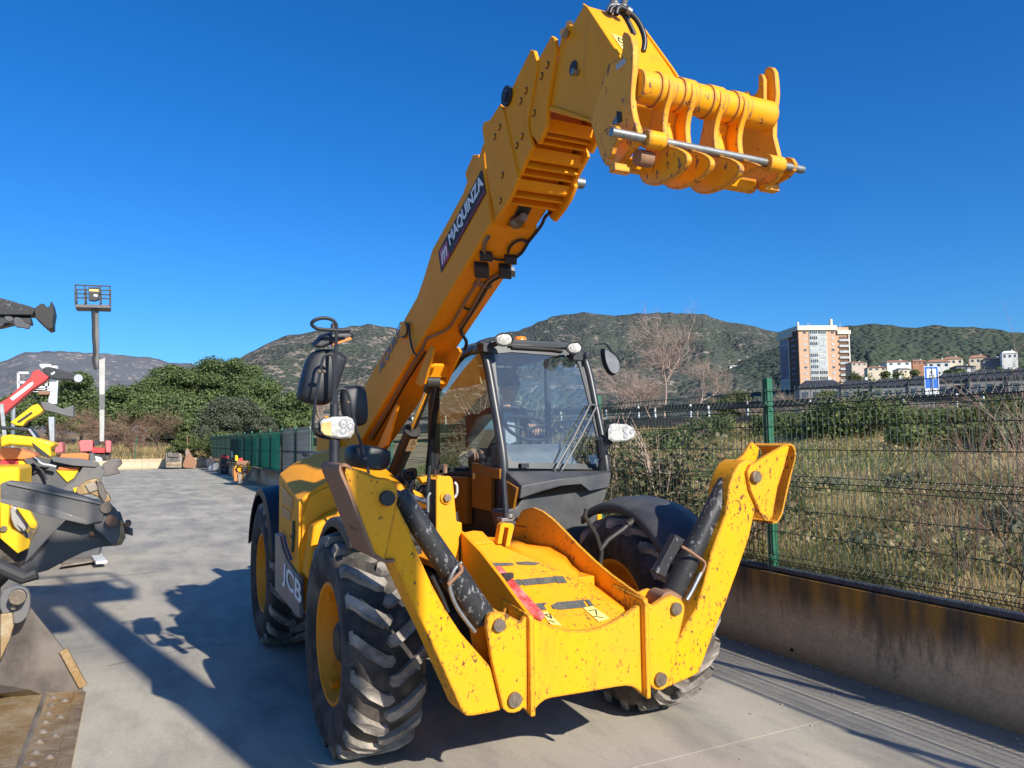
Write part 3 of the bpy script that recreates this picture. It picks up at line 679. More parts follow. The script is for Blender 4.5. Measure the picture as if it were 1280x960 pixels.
mb = MB(); mb.cyl(at(705, 41, X=XR+.012), at(705, 41, X=XR-.02), .022, 12); mb.cyl(at(712, 31, X=XR+.05), at(712, 31, X=XR+.2), .02, 10); mb.build('anchor_pin', M_bolt, TH)
# triangular tab and far side roller under collar
mb = MB(); q = [at(x, y, X=XL+.02) for x, y in ((684, 262), (692, 277), (703, 255), (700, 250))]; mb.plate(q, (.012, 0, 0)); mb.build('guide_tab', M_yb, TH)
mb = MB(); p = at(719, 228, X=XL+.03); mb.cyl(p, p+V(.05, 0, 0), .03, 12); mb.build('guide_roller', M_steel, TH)
# gooseneck head
mb = MB()
hp = S([(697, 71), (716, 29), (729, 6), (733, 8), (753, 38.6), (772, 68), (788, 96), (786, 128), (772, 150), (745, 155), (684.5, 138)], X=-.222)
mb.plate(hp, (.285, 0, 0)); mb.build('boom_head', M_y, TH, bev=.012, seg=3)
mb = MB()
for x in (-.228, .055): mb.plate([V(x, p.y, p.z) for p in S([(729, 4), (735, 8), (774, 67), (792, 97), (790, 106), (772, 78), (752, 44), (731, 12)], X=-.222)], (.014, 0, 0))
mb.build('head_side_flange', M_y, TH, bev=.004)
mb = MB(); p = at(717, 85, X=-.224); mb.cyl(p, p+V(-.004, 0, 0), .034, 20); mb.build('head_hole', M_decalblack, TH)
mb = MB(); p = at(722, 91, X=-.224); mb.cyl(p, p+V(-.03, 0, 0), .014, 10); mb.build('grease_nipple', M_steel, TH)
mb = MB(); q = S([(684.5, 138), (690, 133), (700, 135), (745, 151), (745, 155)], X=-.224); mb.plate(q, (-.012, 0, 0)); mb.build('head_lower_rib', M_yb, TH, bev=.004)
# sticker on the front of the head
def onhead(x, y):
    a, b = hp[3], hp[5]; s_ = (b.z-a.z)/(b.y-a.y); d = _f + _r*((x-640)/FPX) - _u*((y-480)/FPX)
    t = (a.z-s_*a.y+s_*CAM_C.y-CAM_C.z)/(d.z-s_*d.y); return CAM_C+d*t
hn = V(0, -(hp[5].z-hp[3].z), (hp[5].y-hp[3].y)).normalized(); hn = hn if hn.y < 0 else -hn
mb = MB(); mb.plate([onhead(x, y)+hn*.002 for x, y in ((764, 43), (786, 50), (786, 64), (777, 62))], hn*.002); mb.build('warning_sticker', M_sticker_y, TH)
mb = MB()
for a, b in (((772, 48), (784, 55)), ((772, 48), (773, 53)), ((773, 53), (784, 58)), ((777, 58), (784, 62))): mb.bar(onhead(*a)+hn*.005, onhead(*b)+hn*.005, .006, .002, hn)
mb.build('sticker_symbol', M_decalblack, TH)
# couplers and hoses on top of the head
mb = MB()
for (x, y) in ((762, 21), (773, 25)):
    p = onhead(x, y)+hn*.03; mb.cyl(p, p+V(0, -.02, .035), .022, 12); mb.cyl(p+V(0, -.02, .03), p+V(0, -.035, .06), .016, 10)
mb.build('hydraulic_coupler', M_steel, TH, bev=.004)
def hose_px(pts, r, m, name, parent, n=8, **k): mb = MB(); mb.tube(spline(S(pts, **k), 5), r, n); return mb.build(name, m, parent, sm=True, ang=60)
hose_px([(762, 17), (765, 10), (771, 9), (776, 14), (783, 23), (789, 35), (793, 44)], .011, M_hose, 'hydraulic_hose', TH, Y=-1.78)
hose_px([(770, 18), (773, 10), (780, 11), (787, 16), (796, 25), (803, 38), (806, 52), (804, 64)], .012, M_hose, 'hydraulic_hose', TH, Y=-1.80)
hose_px([(760, 16), (763, 9), (770, 7.5), (777, 10)], .013, M_steel, 'hose_ferrule', TH, Y=-1.77); hose_px([(783, 12), (788, 15.5)], .017, M_steel, 'hose_ferrule', TH, Y=-1.8)

# ------------------------------------------------------------------ carriage
CA = bpy.data.objects.new('carriage', None); COL.objects.link(CA); CA.location = (-.03, -2.0, 3.0); setp(CA, TH)
YT = -2.0
t0 = at(797, 112, Y=YT); t1 = at(956, 141, Y=YT); zt = (t0.z+t1.z)/2
def cx(x, y): return at(x, y, Y=YT).x
mb = MB(); mb.cyl(V(t0.x-.01, YT, zt), V(t1.x+.02, YT, zt), .062, 28)
for x in (825, 853, 888, 918): xx = cx(x, 120); mb.cyl(V(xx-.035, YT, zt), V(xx+.035, YT, zt), .068, 28)
mb.build('carriage_tube', M_yc, CA, bev=.003)
XA, XB = t0.x-.012, t1.x+.02
mb = MB(); P = S([(787, 41.5), (792, 43), (796, 48), (799, 62), (798.5, 85), (797, 105), (796, 125), (797, 138), (800, 152), (804, 163), (806, 176), (800, 184), (792, 192), (784, 202), (776, 209), (769, 210.5), (763, 207), (757, 195), (752, 178), (748, 165), (745, 152), (748, 138), (755, 118), (762, 98), (768, 82), (775, 78), (783, 74), (786, 60), (784.5, 48)], X=XA)
mb.plate(P, (-.028, 0, 0)); mb.build('end_plate', M_yc, CA, bev=.004)
P = S([(956, 86), (960, 83), (964.5, 84), (967.5, 89), (969, 99), (970, 117), (968, 136), (966.5, 150), (966, 169), (971, 190), (973, 200), (976, 214), (968, 226), (956, 233.5), (944, 236.5), (935, 236), (930, 231), (926, 222), (924, 196), (922, 150), (927, 128), (934, 124), (945, 122), (950, 116), (953, 108), (954, 96)], X=XB+.012)
mb = MB(); mb.plate(P, (.026, 0, 0)); mb.build('end_plate', M_yc, CA, bev=.004)
mb = MB(); mb.plate(S([(952.5, 94), (956, 93), (959, 100), (959, 131), (952, 130), (940, 130), (932, 122), (934, 116), (938, 115), (941, 122), (949, 118), (952, 112)], X=XB-.0), (-.02, 0, 0)); mb.build('hook_web', M_yc, CA, bev=.003)
xb0 = cx(853, 110); zr0 = at(858, 196, X=xb0).z
PB = S([(845, 108), (849, 102.5), (855, 99.5), (861, 100), (867, 104.5), (869, 113), (867, 127.7), (862, 142.5), (859.5, 160), (861, 178), (864, 188), (876, 190), (888, 196), (892, 204), (888, 213), (876, 226), (858, 234), (845, 237.5), (834, 234), (829, 225), (831, 208), (838, 190), (843, 165), (847, 145), (848, 130), (844, 120)], X=xb0)
PB = chaikin(PB, 1)
for x in (822, 850, 885, 914):
    xx = cx(x, 110); mb = MB(); mb.plate([V(xx, p.y, max(p.z, (zr0-.045) if x == 914 else -9)) for p in PB], (.026, 0, 0)); mb.build('hook_plate', M_yc, CA, bev=.004)
mb = MB()
for xa_, xb_ in ((822, 850), (885, 914)):
    xa2, xb2 = cx(xa_, 110)+.026, cx(xb_, 110)
    q = S([(852, 133), (846, 160), (850, 192)], X=xb0); mb.plate([q[0], q[1], q[2], q[2]+V(0, .02, 0), q[1]+V(0, .02, 0), q[0]+V(0, .02, 0)], (.001, 0, 0)) if False else None
    P2 = [V(xa2, q[0].y, q[0].z), V(xa2, q[1].y, q[1].z), V(xa2, q[2].y, q[2].z), V(xa2, q[2].y+.02, q[2].z), V(xa2, q[1].y+.02, q[1].z), V(xa2, q[0].y+.02, q[0].z)]
    mb.plate(P2, (xb2-xa2, 0, 0))
mb.build('web_plate', M_yc, CA, bev=.003)
# rear cross plate and bushes
mb = MB(); q = S([(842, 205), (838, 222)], X=xb0); mb.plate([V(XA, q[0].y, q[0].z), V(XA, q[1].y, q[1].z), V(XA, q[1].y+.03, q[1].z), V(XA, q[0].y+.03, q[0].z)], (XB-XA, 0, 0)); mb.build('cross_plate', M_yc, CA, bev=.004)
rp = at(858, 200, X=xb0)
rod0 = at(764, 167, Y=-2.05); rod1 = at(1003.5, 210.5, Y=-2.05); zr = (rod0.z+rod1.z)/2
mb = MB(); ry = -2.05
for x0, x1, r in ((796, 813, .032), (858, 878, .034)):
    p = cx(x0, 200); p2 = cx(x1, 200); mb.cyl(V(p, ry+.05, zr-.055), V(p2, ry+.05, zr-.055), r, 16)
mb.build('bush', M_rust, CA, bev=.003)
for x0_, x1_ in ((XA, XA+.085), (XB-.075, XB+.01)): mb = MB(); mb.cyl(V(x0_, ry, zr), V(x1_, ry, zr), .034, 18); mb.build('rod_boss', M_yc, CA, bev=.003)
def disc(x, r, th, name, m): mb = MB(); mb.cyl(V(x, ry, zr), V(x+th, ry, zr), r, 22); return mb.build(name, m, CA, bev=.003)
mb = MB()
for x in (XA-.085, XB+.062):
    px_ = [(757, 161), (762, 156), (769, 157), (773, 164), (772, 174), (766, 184), (763, 196), (760, 199), (756, 190), (751, 178), (751, 170)] if x < 0 else [(977, 200), (983, 196), (989, 197.5), (993, 204), (991, 213), (983, 222), (968, 230), (950, 236), (938, 236), (950, 226), (966, 216), (974, 208)]
    mb = MB(); mb.plate(S(px_, X=x), (.022, 0, 0)); mb.build('retaining_lug', M_yc, CA, bev=.003)
for x0_, dz_ in ((XA-.08, -.09), (XB+.0, -.06)): mb = MB(); mb.bar(V(x0_, ry+.10, zr+dz_), V(x0_+.08, ry+.10, zr+dz_), .04, .03); mb.build('lug_spacer', M_yc, CA, bev=.003)
mb = MB(); mb.cyl(V(rod0.x-.0, ry, zr), V(rod1.x, ry, zr), .0165, 16); mb.build('locking_rod', M_steel, CA, bev=.002)
# bolts and details under the head
mb = MB(); mb.box(at(779, 81, X=XA-.02), (.014, .03, .012)); mb.build('lock_tab', M_white, CA, bev=.003)
mb = MB(); mb.plate(S([(771, 139), (777, 140), (778, 152), (773, 154)], X=XA-.028), (-.003, 0, 0)); mb.build('plate_slot', M_decalblack, CA)
mb = MB(); mb.plate(S([(771, 144), (773, 154), (766, 156)], X=XA-.031), (-.003, 0, 0)); mb.build('bright_tab', M_steel, CA)

# ------------------------------------------------------------------ boom underside fittings
def box_under(x0, y0, x1, y1, h, name, m, bev=.006):
    a, b, c, d = under(x0, y0), under(x1, y0+(y1-y0)*.1), under(x1, y1), under(x0, y1-(y1-y0)*.1)
    mb = MB(); mb.plate([a, b, c, d], V(0, -.40, -.916)*h); return mb.build(name, m, TH, bev=bev)
mb = MB(); mb.plate([under(*p) for p in ((649, 257), (664.5, 259.5), (654, 280), (638, 279))], V(0, -.4, -.916)*.004); mb.build('underside_slot', M_decalblack, TH)
mb = MB(); p = under(646, 276, .01); mb.cyl(p, p+V(0, -.09, .0), .024, 14); mb.sphere(p+V(.0, .01, -.005), .04, 14, 8); mb.build('cylinder_end', M_bolt, TH)
mb = MB(); mb.plate([under(*p) for p in ((633, 280), (656, 284), (655, 290), (632, 286))], V(0, -.4, -.916)*.015); mb.build('slot_lip', M_yb, TH, bev=.003)
box_under(592, 326, 610, 341, .05, 'sensor_box', M_mirror, .008); box_under(599, 313, 615, 322, .035, 'sensor_bracket', M_mirror, .006)
box_under(623, 328, 638, 342, .05, 'sensor_box', M_mirror, .008); box_under(630, 317, 645, 326, .035, 'sensor_bracket', M_mirror, .006); box_under(638, 333, 643, 342, .03, 'sensor_plug', M_steel, .002)
def hose_u(pts, r, m, name, off=.02): mb = MB(); mb.tube(spline([under(x, y, off) for x, y in pts], 4), r, 7); return mb.build(name, m, TH, sm=True, ang=60)
hose_u([(611, 296), (607, 302), (605, 311), (606, 317)], .012, M_bolt, 'cable')
hose_u([(611, 320), (620, 324), (630, 325)], .008, M_hose, 'cable')
hose_u([(635, 316), (637, 309), (645, 302), (654, 300), (659, 304)], .009, M_hose, 'cable'); hose_u([(645, 322), (653, 315), (660, 303)], .010, M_hose, 'cable')
hose_u([(660, 303), (669, 292), (677, 281), (681, 272), (688, 265)], .010, M_hose, 'cable', .01)
hose_u([(599, 341), (598, 352), (588, 367), (578, 383), (568, 400), (560, 411), (546, 418), (533, 425), (528, 438)], .010, M_rust, 'pipe')
hose_u([(633, 343), (622, 347), (612, 354), (602, 371), (590, 390), (578, 408), (576, 415), (583, 427), (581, 436)], .013, M_hose, 'hose')
hose_u([(636, 338), (618, 346), (608, 354), (598, 371), (584, 396), (574, 410)], .009, M_rust, 'pipe')
hose_u([(578, 383), (586, 387), (592, 385)], .008, M_hose, 'cable')
hose_u([(528, 436), (500, 483), (479, 520), (462, 548)], .011, M_rust, 'pipe'); hose_u([(532, 440), (505, 483), (484, 520), (466, 550)], .008, M_hose, 'hose')
mb = MB()
for (x, y) in ((598, 355), (608, 358)): mb.box(under(x, y, .012), (.03, .02, .012))
mb.build('pipe_clip', M_rust, TH)
# hose on the near face
hose_px([(507, 406), (508.5, 404), (511, 408), (513, 425), (517, 440), (521, 444)], .008, M_hose, 'hose', TH, X=XR-.02); hose_px([(509, 405), (509, 415), (505, 421), (502, 421)], .008, M_hose, 'hose', TH, X=XR-.02)
mb = MB(); mb.plate(S([(502, 402), (509, 404), (508, 421), (501, 424)], X=XR-.002), (-.01, 0, 0)); mb.build('hose_plate', M_yb, TH, bev=.002)
# lift cylinder bracket
mb = MB()
def brk(x, pts, t=.018): mb.plate([V(x, at(px, py, X=x).y, at(px, py, X=x).z) for px, py in pts], (t, 0, 0))
brk(-.20, [(538, 432), (542, 436), (530, 480), (524, 483), (520, 478), (527, 455)]); mb.build('cylinder_bracket', M_yb, TH, bev=.003)
mb = MB(); brk(.015, [(572, 434), (575, 440), (556, 482), (551, 486), (546, 482), (548, 470), (562, 440)]); mb.build('cylinder_bracket', M_yb, TH, bev=.003)
a, b = at(534, 456, X=-.18)+V(0, .06, 0), at(531, 470, X=-.18)+V(0, .06, 0); c, d = a+V(.2, 0, 0), b+V(.2, 0, 0)
mb = MB(); mb.add([a, c, d, b, a+V(0, .02, .02), c+V(0, .02, .02), d+V(0, .02, .02), b+V(0, .02, .02)], [(0, 1, 2, 3), (7, 6, 5, 4), (0, 4, 5, 1), (1, 5, 6, 2), (2, 6, 7, 3), (3, 7, 4, 0)]); mb.build('bracket_cross_plate', M_yb, TH)
rt = at(540, 477, X=-.085); ra = at(516, 537, X=-.085); rb = at(488, 603, X=-.085)
mb = MB(); mb.cyl(rt+V(-.05, 0, 0), rt+V(.05, 0, 0), .05, 22); mb.cyl(rt, rt+(ra-rt).normalized()*.10, .042, 16); mb.build('rod_eye', M_darkmetal, TH, bev=.004)
mb = MB(); mb.cyl(rt+V(-.12, 0, 0), rt+V(.12, 0, 0), .022, 14); mb.build('cylinder_pin', M_yb, TH, bev=.004)
mb = MB(); mb.cyl(rt, ra, .027, 18); mb.build('cylinder_rod', M_chrome, TH)
mb = MB(); mb.cyl(ra, ra+(rb-ra).normalized()*.035, .066, 24); mb.cyl(ra+(rb-ra).normalized()*.03, rb+(rb-ra)*1.3, .060, 24); mb.build('cylinder_barrel', M_darkmetal, TH, bev=.005)
mb = MB(); q = S([(513, 549), (522, 549), (517, 564), (507, 564)], X=-.155); mb.plate(q, (-.002, 0, 0)); mb.build('warning_sticker', M_sticker_y, TH)
mb = MB(); q = S([(513.5, 556), (517, 551), (519, 556)], X=-.159)
for i in range(3): mb.bar(q[i], q[(i+1) % 3], .003, .003)
mb.bar(at(512, 560, X=-.159), at(516, 560, X=-.159), .003, .003); mb.build('sticker_symbol', M_decalblack, TH)
mb = MB(); brk(-.21, [(495, 505), (497, 507), (484, 556), (474, 562), (472, 558)], .02); mb.build('underside_rib', M_yb, TH, bev=.003)

# ---- lettering on the boom side
def bs(x, y, off=.004): return at(x, y, X=XR-off)
mb = MB(); mb.plate([bs(602, 212), bs(607.5, 241), bs(551.5, 341), bs(548, 315)], (-.0015, 0, 0)); mb.build('decal_board', M_decalblack, TH)
mb = MB(); mb.plate([bs(549.5, 314, .006), bs(558.5, 301, .006), bs(561.5, 320, .006), bs(552.5, 334, .006)], (-.001, 0, 0)); mb.build('decal_red_field', M_decalred, TH)
a = bs(560.5, 309, .008); b = bs(602, 235.5, .008); u = b-a
upv = bs(558, 297, .008)-bs(562, 318, .008)
hh = (bs(599, 223, .008)-bs(604, 237, .008)).length
o = textobj('MAQUINZA', 'decal_lettering', 1.0, Matrix.Identity(4), M_letterwhite, TH, bold=.012)
def fit_text(body, name, p0, p1, height, material, shear=0, bold=.01, upref=(0, 0, 1), rng_=None):
    cu = bpy.data.curves.new(name, 'FONT'); cu.body = body; cu.size = 1; cu.offset = bold; cu.shear = shear; cu.extrude = .0006
    tmp = bpy.data.objects.new(name, cu); COL.objects.link(tmp); dg = bpy.context.evaluated_depsgraph_get(); me = bpy.data.meshes.new_from_object(tmp.evaluated_get(dg)); bpy.data.objects.remove(tmp)
    xs = [v.co.x for v in me.vertices]; ysv = [v.co.y for v in me.vertices]; x0, x1, y0, y1 = min(xs), max(xs), min(ysv), max(ysv)
    L = (Vector(p1)-Vector(p0)).length
    for v in me.vertices: v.co.x = (v.co.x-x0)/(x1-x0)*L; v.co.y = (v.co.y-y0)/(y1-y0)*height
    me.transform(frame(p0, Vector(p1)-Vector(p0), upref)); me.materials.clear(); me.materials.append(material)
    ob = bpy.data.objects.new(name, me); COL.objects.link(ob); setp(ob, TH); return ob
bpy.data.objects.remove(o)
fit_text('JCB', 'maker_lettering', at(352.5, 731, X=-1.119), at(376, 765, X=-1.119), .17, M_letterwhite, bold=.02)
up_b = V(0, .40, .916)
fit_text('MAQUINZA', 'decal_lettering', bs(563, 310, .008), bs(605, 233, .008), .105, M_letterwhite, bold=.035, upref=up_b)
fit_text('VENTA Y ALQUILER DE MAQUINARIA', 'decal_small_lettering', bs(557, 331, .008), bs(606.5, 241, .008), .024, M_decalred, bold=.01, upref=up_b)
fit_text('m', 'decal_logo', bs(552.5, 331, .009), bs(560, 317, .009), .075, M_letterwhite, shear=.3, bold=.02, upref=up_b)
fit_text('ALQUILER', 'side_lettering', bs(475, 470, .006), bs(504.5, 413, .006), .105, M_lettergrey, bold=.012, upref=up_b)

# ------------------------------------------------------------------ stabilisers
ST = bpy.data.objects.new('stabiliser_frame', None); COL.objects.link(ST); ST.location = (-.07, -1.0, .6); setp(ST, TH)
YF = -1.10
mb = MB()
P = S([(661.5, 770), (670, 774.5), (679, 778.5), (690, 783), (701, 786), (712, 788), (724, 788.5), (736, 788), (747.5, 786), (759, 781), (771, 774.5), (784, 767), (800, 756), (806, 762), (807, 868), (803, 868), (797, 862), (790, 858.5), (782, 857.5), (770, 859), (730, 866), (700, 871), (690, 872.5), (682, 875), (675, 880), (668, 888), (664, 892)], Y=YF)
mb.plate(P, (0, .03, 0)); mb.build('cross_beam_front', M_yw, ST, bev=.006)
mb = MB()
for xx in (at(661, 800, Y=YF).x, at(804.5, 800, Y=YF).x):
    z0 = at(663, 893, Y=YF).z if xx < 0 else at(807, 871, Y=YF).z; z1 = at(660, 768, Y=YF).z if xx < 0 else at(803, 748, Y=YF).z
    mb = MB(); mb.plate([V(xx-.014, YF-.035, z0), V(xx-.014, YF-.035, z1-.015), V(xx-.014, YF-.02, z1), V(xx-.014, YF+.26, z1+.03), V(xx-.014, YF+.26, z0+.05)], (.026, 0, 0)); mb.build('vertical_rib', M_yw, ST, bev=.005)
mb = MB(); a = P[14]; mb.box((-.07, YF+.24, .62), (.32, .015, .18)); mb.build('cross_beam_back', M_darkmetal, ST)
mb = MB(); mb.box((-.07, YF+.13, .50), (.31, .11, .012)); mb.build('cross_beam_floor', M_darkmetal, ST)
# left lug plate and right lug plate
mb = MB(); PL = S([(608, 783), (609, 773), (613, 767), (622, 764.5), (633, 767), (645, 774), (652, 777.5), (655, 772), (657, 770), (659, 773), (659, 889), (654, 885), (650, 889), (643, 891.5), (635, 891), (629, 886), (615, 827)], Y=YF-.012); mb.plate(PL, (0, .028, 0)); mb.build('pivot_plate', M_yw, ST, bev=.005)
mb = MB(); PR = S([(808, 752), (816, 757), (829, 748), (840, 744), (851, 748), (856, 757), (856, 765), (849, 796), (845, 828), (836, 858), (828, 863), (819, 862), (813, 856), (808, 850)], Y=YF-.012); mb.plate(PR, (0, .028, 0)); mb.build('pivot_plate', M_yw, ST, bev=.005)
for P_ in (PL, PR): mb = MB(); mb.plate([p+V(0, .20, 0) for p in P_], (0, .02, 0)); mb.build('rear_pivot_plate', M_yw, ST, bev=.005)
for x, y, r in ((623, 781, .030), (642.5, 874, .034), (844, 760.5, .032), (824.5, 848.5, .034)):
    mb = MB(); p = at(x, y, Y=YF-.012); mb.cyl(p+V(0, .22, 0), p+V(0, -.018, 0), r, 20); mb.cyl(p+V(0, -.018, 0), p+V(0, -.02, 0), r*.55, 12); mb.build('pivot_pin', M_bolt, ST, bev=.004)
# left leg
mb = MB()
LL = S([(428, 583), (441, 585), (458, 590), (475, 598), (488, 606), (493.5, 616), (495, 627), (503, 644), (512, 661), (525, 697), (540, 730), (557, 762), (577, 792), (597, 815), (615, 835), (622, 862), (628, 888), (616, 891), (592, 895.5), (583, 896), (577, 889), (560, 851), (535, 795), (516, 757), (500, 722), (489, 700), (476, 700), (466, 690), (440, 625)], Y=YF+.012)
mb.plate(LL, (0, .17, 0)); mb.build('leg', M_yw, ST, bev=.012, seg=3, label='near stabiliser leg folded up, with chipped paint and a rusty pad')
mb = MB(); q = S([(470, 598), (484, 597), (494, 604), (498, 618), (494, 640), (484, 690), (481, 703), (470, 701), (437, 612), (429, 584), (440, 584)], Y=YF-.006); mb.plate(chaikin(q, 1), (0, .02, 0)); mb.build('foot_web', M_yw, ST, bev=.004)
mb = MB(); p = at(483, 622.5, Y=YF-.008); mb.cyl(p+V(0, .2, 0), p+V(0, -.03, 0), .033, 18); mb.build('foot_pin', M_decalblack, ST, bev=.004)
mb = MB()
F = S([(440, 584), (434, 579.5), (427, 579), (423.5, 583), (424, 590), (429, 602), (436, 617), (444, 640), (456, 671), (466, 696)], Y=YF-.01); F = chaikin(F, 1, closed=False)
th = []
for i_, p in enumerate(F):
    t_ = F[min(i_+1, len(F)-1)]-F[max(i_-1, 0)]; n_ = V(t_.z, 0, -t_.x).normalized(); n_ = n_ if (cfl := V(-.95, 0, 1.3)-V(p.x, 0, p.z)).dot(n_) > 0 else -n_; th.append(p+n_*.014)
mb.plate(F+th[::-1], (0, .34, 0)); mb.build('foot_pad', M_rust, ST, bev=.003)
mb = MB(); q = S([(466, 695), (452, 700), (437, 688)], Y=YF-.01); a = F[-1]; mb.plate([a, a+V(.02, 0, -.015), a+V(.06, 0, -.035), a+V(.10, 0, -.03), a+V(.10, 0, -.018), a+V(.06, 0, -.02), a+V(.015, 0, .012)], (0, .34, 0)); mb.build('foot_pad_toe', M_rust, ST, bev=.003)
# right leg
mb = MB()
LR = S([(912, 607), (917, 592), (924, 580), (932, 574.5), (942, 575.5), (947, 583), (948, 605), (944, 640), (937, 672), (922, 715), (906, 759), (893, 791), (874, 842), (860, 849), (846, 855), (834, 860), (826, 863), (817, 861), (813, 852), (826, 836), (838, 822), (849, 799), (860, 778), (871, 760), (881, 727), (890, 690), (900, 662), (908, 640)], Y=YF+.012)
mb.plate(LR, (0, .17, 0)); mb.build('leg', M_yw, ST, bev=.012, seg=3, label='far stabiliser leg folded up beside the fence')
mb = MB(); q = S([(934, 590), (938, 581), (946, 577), (956, 570), (972, 561), (983, 554.5), (987, 558), (980, 585), (972, 610), (966, 645), (962, 652), (957, 651), (950, 640), (938, 612)], Y=YF-.008); mb.plate(q, (0, .02, 0)); mb.build('foot_web', M_yw, ST, bev=.004)
mb = MB(); q = S([(903, 610), (906, 590), (913, 577), (921, 575), (930, 568), (937, 556), (940, 552), (950, 560), (946, 575), (930, 590), (915, 600), (908, 612)], Y=YF+.17); mb.plate(q, (0, .02, 0)); mb.build('foot_web', M_yw, ST, bev=.004)
mb = MB(); p = at(943, 596, Y=YF-.008); mb.cyl(p+V(0, .2, 0), p+V(0, -.025, 0), .033, 18); mb.build('foot_pin', M_bolt, ST, bev=.004)
mb = MB()
F = S([(981, 556.5), (986, 554), (992, 556), (995, 562), (995, 572), (991, 588), (986, 610), (980, 636), (977, 646), (972, 654), (966, 655)], Y=YF-.01)
cF = V(*at(960, 600, Y=YF-.01)); th = [p+(cF-p).normalized()*.014 for p in F]
mb.plate(F+th[::-1], (0, .26, 0)); mb.build('foot_pad', M_yw, ST, bev=.003)
# stabiliser cylinders
def ram(axis, r0, r1, Y, sleeve, m=M_black):
    a = at(*axis[0], Y=Y); b = at(*axis[1], Y=Y); mb = MB(); d = (b-a).normalized()
    mb.tube([a, a+d*.02, b-d*.01, b], [r0*.9, r0, r1, r1*.93], 24); o = mb.build('ram_barrel', m, ST, bev=.004)
    if sleeve:
        s0 = a+(b-a)*sleeve; mb = MB(); mb.tube([s0, b+d*.004], [r1+.009, r1+.009], 24); mb.build('ram_sleeve', m, ST, bev=.004)
    return a, b, d
a, b, d = ram(((498, 618), (603, 773)), .050, .056, YF+.10, .62)
mb = MB(); mb.cyl(b, at(623, 781, Y=YF+.10), .03, 14); mb.cyl(at(623, 781, Y=YF+.06), at(623, 781, Y=YF+.15), .045, 16); mb.build('ram_eye', M_darkmetal, ST)
hose_px([(577, 703), (568, 712), (562, 728), (565, 745), (573, 762), (586, 780), (594, 790)], .010, M_steel, 'hose', ST, Y=YF+.03)
hose_px([(574, 705), (577, 711), (575, 716), (560, 731)], .009, M_rust, 'pipe', ST, Y=YF+.02)
hose_px([(540, 720), (552, 745), (560, 765)], .010, M_hose, 'hose', ST, Y=YF+.06)
a, b, d = ram(((909, 600), (841, 742)), .048, .062, YF+.10, 0)
mb = MB(); q = S([(845, 668), (857, 675), (852, 683), (838, 706), (832, 722), (820, 716)], Y=YF+.03); mb.plate(q, (0, .05, 0)); mb.build('ram_valve_block', M_black, ST, bev=.005)
mb = MB(); mb.cyl(b-d*.02, b+d*.05, .058, 20); mb.cyl(at(836, 752, Y=YF+.03), at(818, 746, Y=YF+.18), .05, 16); mb.build('ram_eye', M_rust, ST, bev=.004)
hose_px([(852, 683), (862, 689), (872, 696), (880, 702), (881, 708), (876, 718)], .008, M_rust, 'pipe', ST, Y=YF+.02)
hose_px([(876, 716), (871, 726), (864, 740), (858, 750)], .013, M_steel, 'hose', ST, Y=YF+.02)
# chute behind the beam: side plates, sloping floor
XW0, XW1 = at(660, 770, Y=YF).x, at(803, 752, Y=YF).x
mb = MB()
Wp = S([(640, 668), (645, 650), (652, 638), (660, 635), (666, 634.5), (677, 639), (690, 649), (705, 664), (722, 682), (742, 701), (762, 718), (784, 734), (806, 749), (806, 772), (775, 774), (745, 742), (715, 722), (680, 706), (640, 690)], X=XW1)
mb.plate(Wp, (.022, 0, 0)); mb.build('chute_side_plate', M_yw, ST, bev=.005)

mb = MB(); Wl = S([(575, 664), (600, 690), (625, 722), (645, 750), (661, 770), (661, 800), (640, 800), (580, 760), (573, 702)], X=XW0); mb.plate(Wl, (.02, 0, 0)); mb.build('chute_side_plate', M_yb, ST, bev=.004)
zf = lambda p: p
fa = at(712, 789.5, Y=YF+.02); fb = at(577, 666, X=XW0+.02)
fc = V(XW1-.0, fb.y, at(628, 684, X=XW1-.2).z if False else fb.z); fd = V(XW1, fa.y, fa.z)
def floorplane(x, y, off=0):
    s_ = (fb.z-fa.z)/(fb.y-fa.y); d = _f + _r*((x-640)/FPX) - _u*((y-480)/FPX)
    t = (fa.z+off-s_*fa.y+s_*CAM_C.y-CAM_C.z)/(d.z-s_*d.y); return CAM_C+d*t
mb = MB(); q = [V(XW0+.01, YF+.03, 0), V(XW1, YF+.03, 0), V(XW1, fb.y, 0), V(XW0+.01, fb.y, 0)]
s_ = (fb.z-fa.z)/(fb.y-fa.y); q = [V(p.x, p.y, fa.z+s_*(p.y-fa.y)) for p in q]
q = [floorplane(x, y) for x, y in ((576, 666), (600, 663.5), (617, 677), (632, 684), (656, 694), (680, 704), (706, 716), (719, 721.5))]; q = [q[0]]+q[1:]+[V(XW1, YF+.02, fa.z), V(XW0+.01, YF+.02, fa.z)]
mb.plate(q, (0, 0, -.015)); mb.build('chute_floor', M_yw, ST, bev=.003)
mb = MB(); q2 = [floorplane(x, y) for x, y in ((577, 666), (600, 663.5), (617, 677), (600, 678))]; mb.plate(q2, (0, 0, .05)) if False else None
mb = MB(); bt_ = [floorplane(x, y, .002) for x, y in ((632, 684), (656, 694), (680, 704), (706, 716), (719, 721.5), (745, 746))]+[V(XW1-.01, YF+.03, fa.z+.002)]; tp_ = S([(640, 672), (658, 678), (690, 683), (708, 694), (717, 706), (742, 728), (792, 764)], X=XW1-.002)
n_ = len(bt_); mb.add(bt_+tp_, [(i, i+1, n_+i+1, n_+i) for i in range(n_-1)]); o = mb.build('chute_inner_rail', M_yb, ST, fix=False); q_ = o.modifiers.new('s', 'SOLIDIFY'); q_.thickness = .01
def strips(pl, name, m, h=.004):
    for i, P in enumerate(pl):
        mb = MB(); mb.plate([floorplane(x, y, h) for x, y in P], (0, 0, .002)); mb.build(name, m, ST)
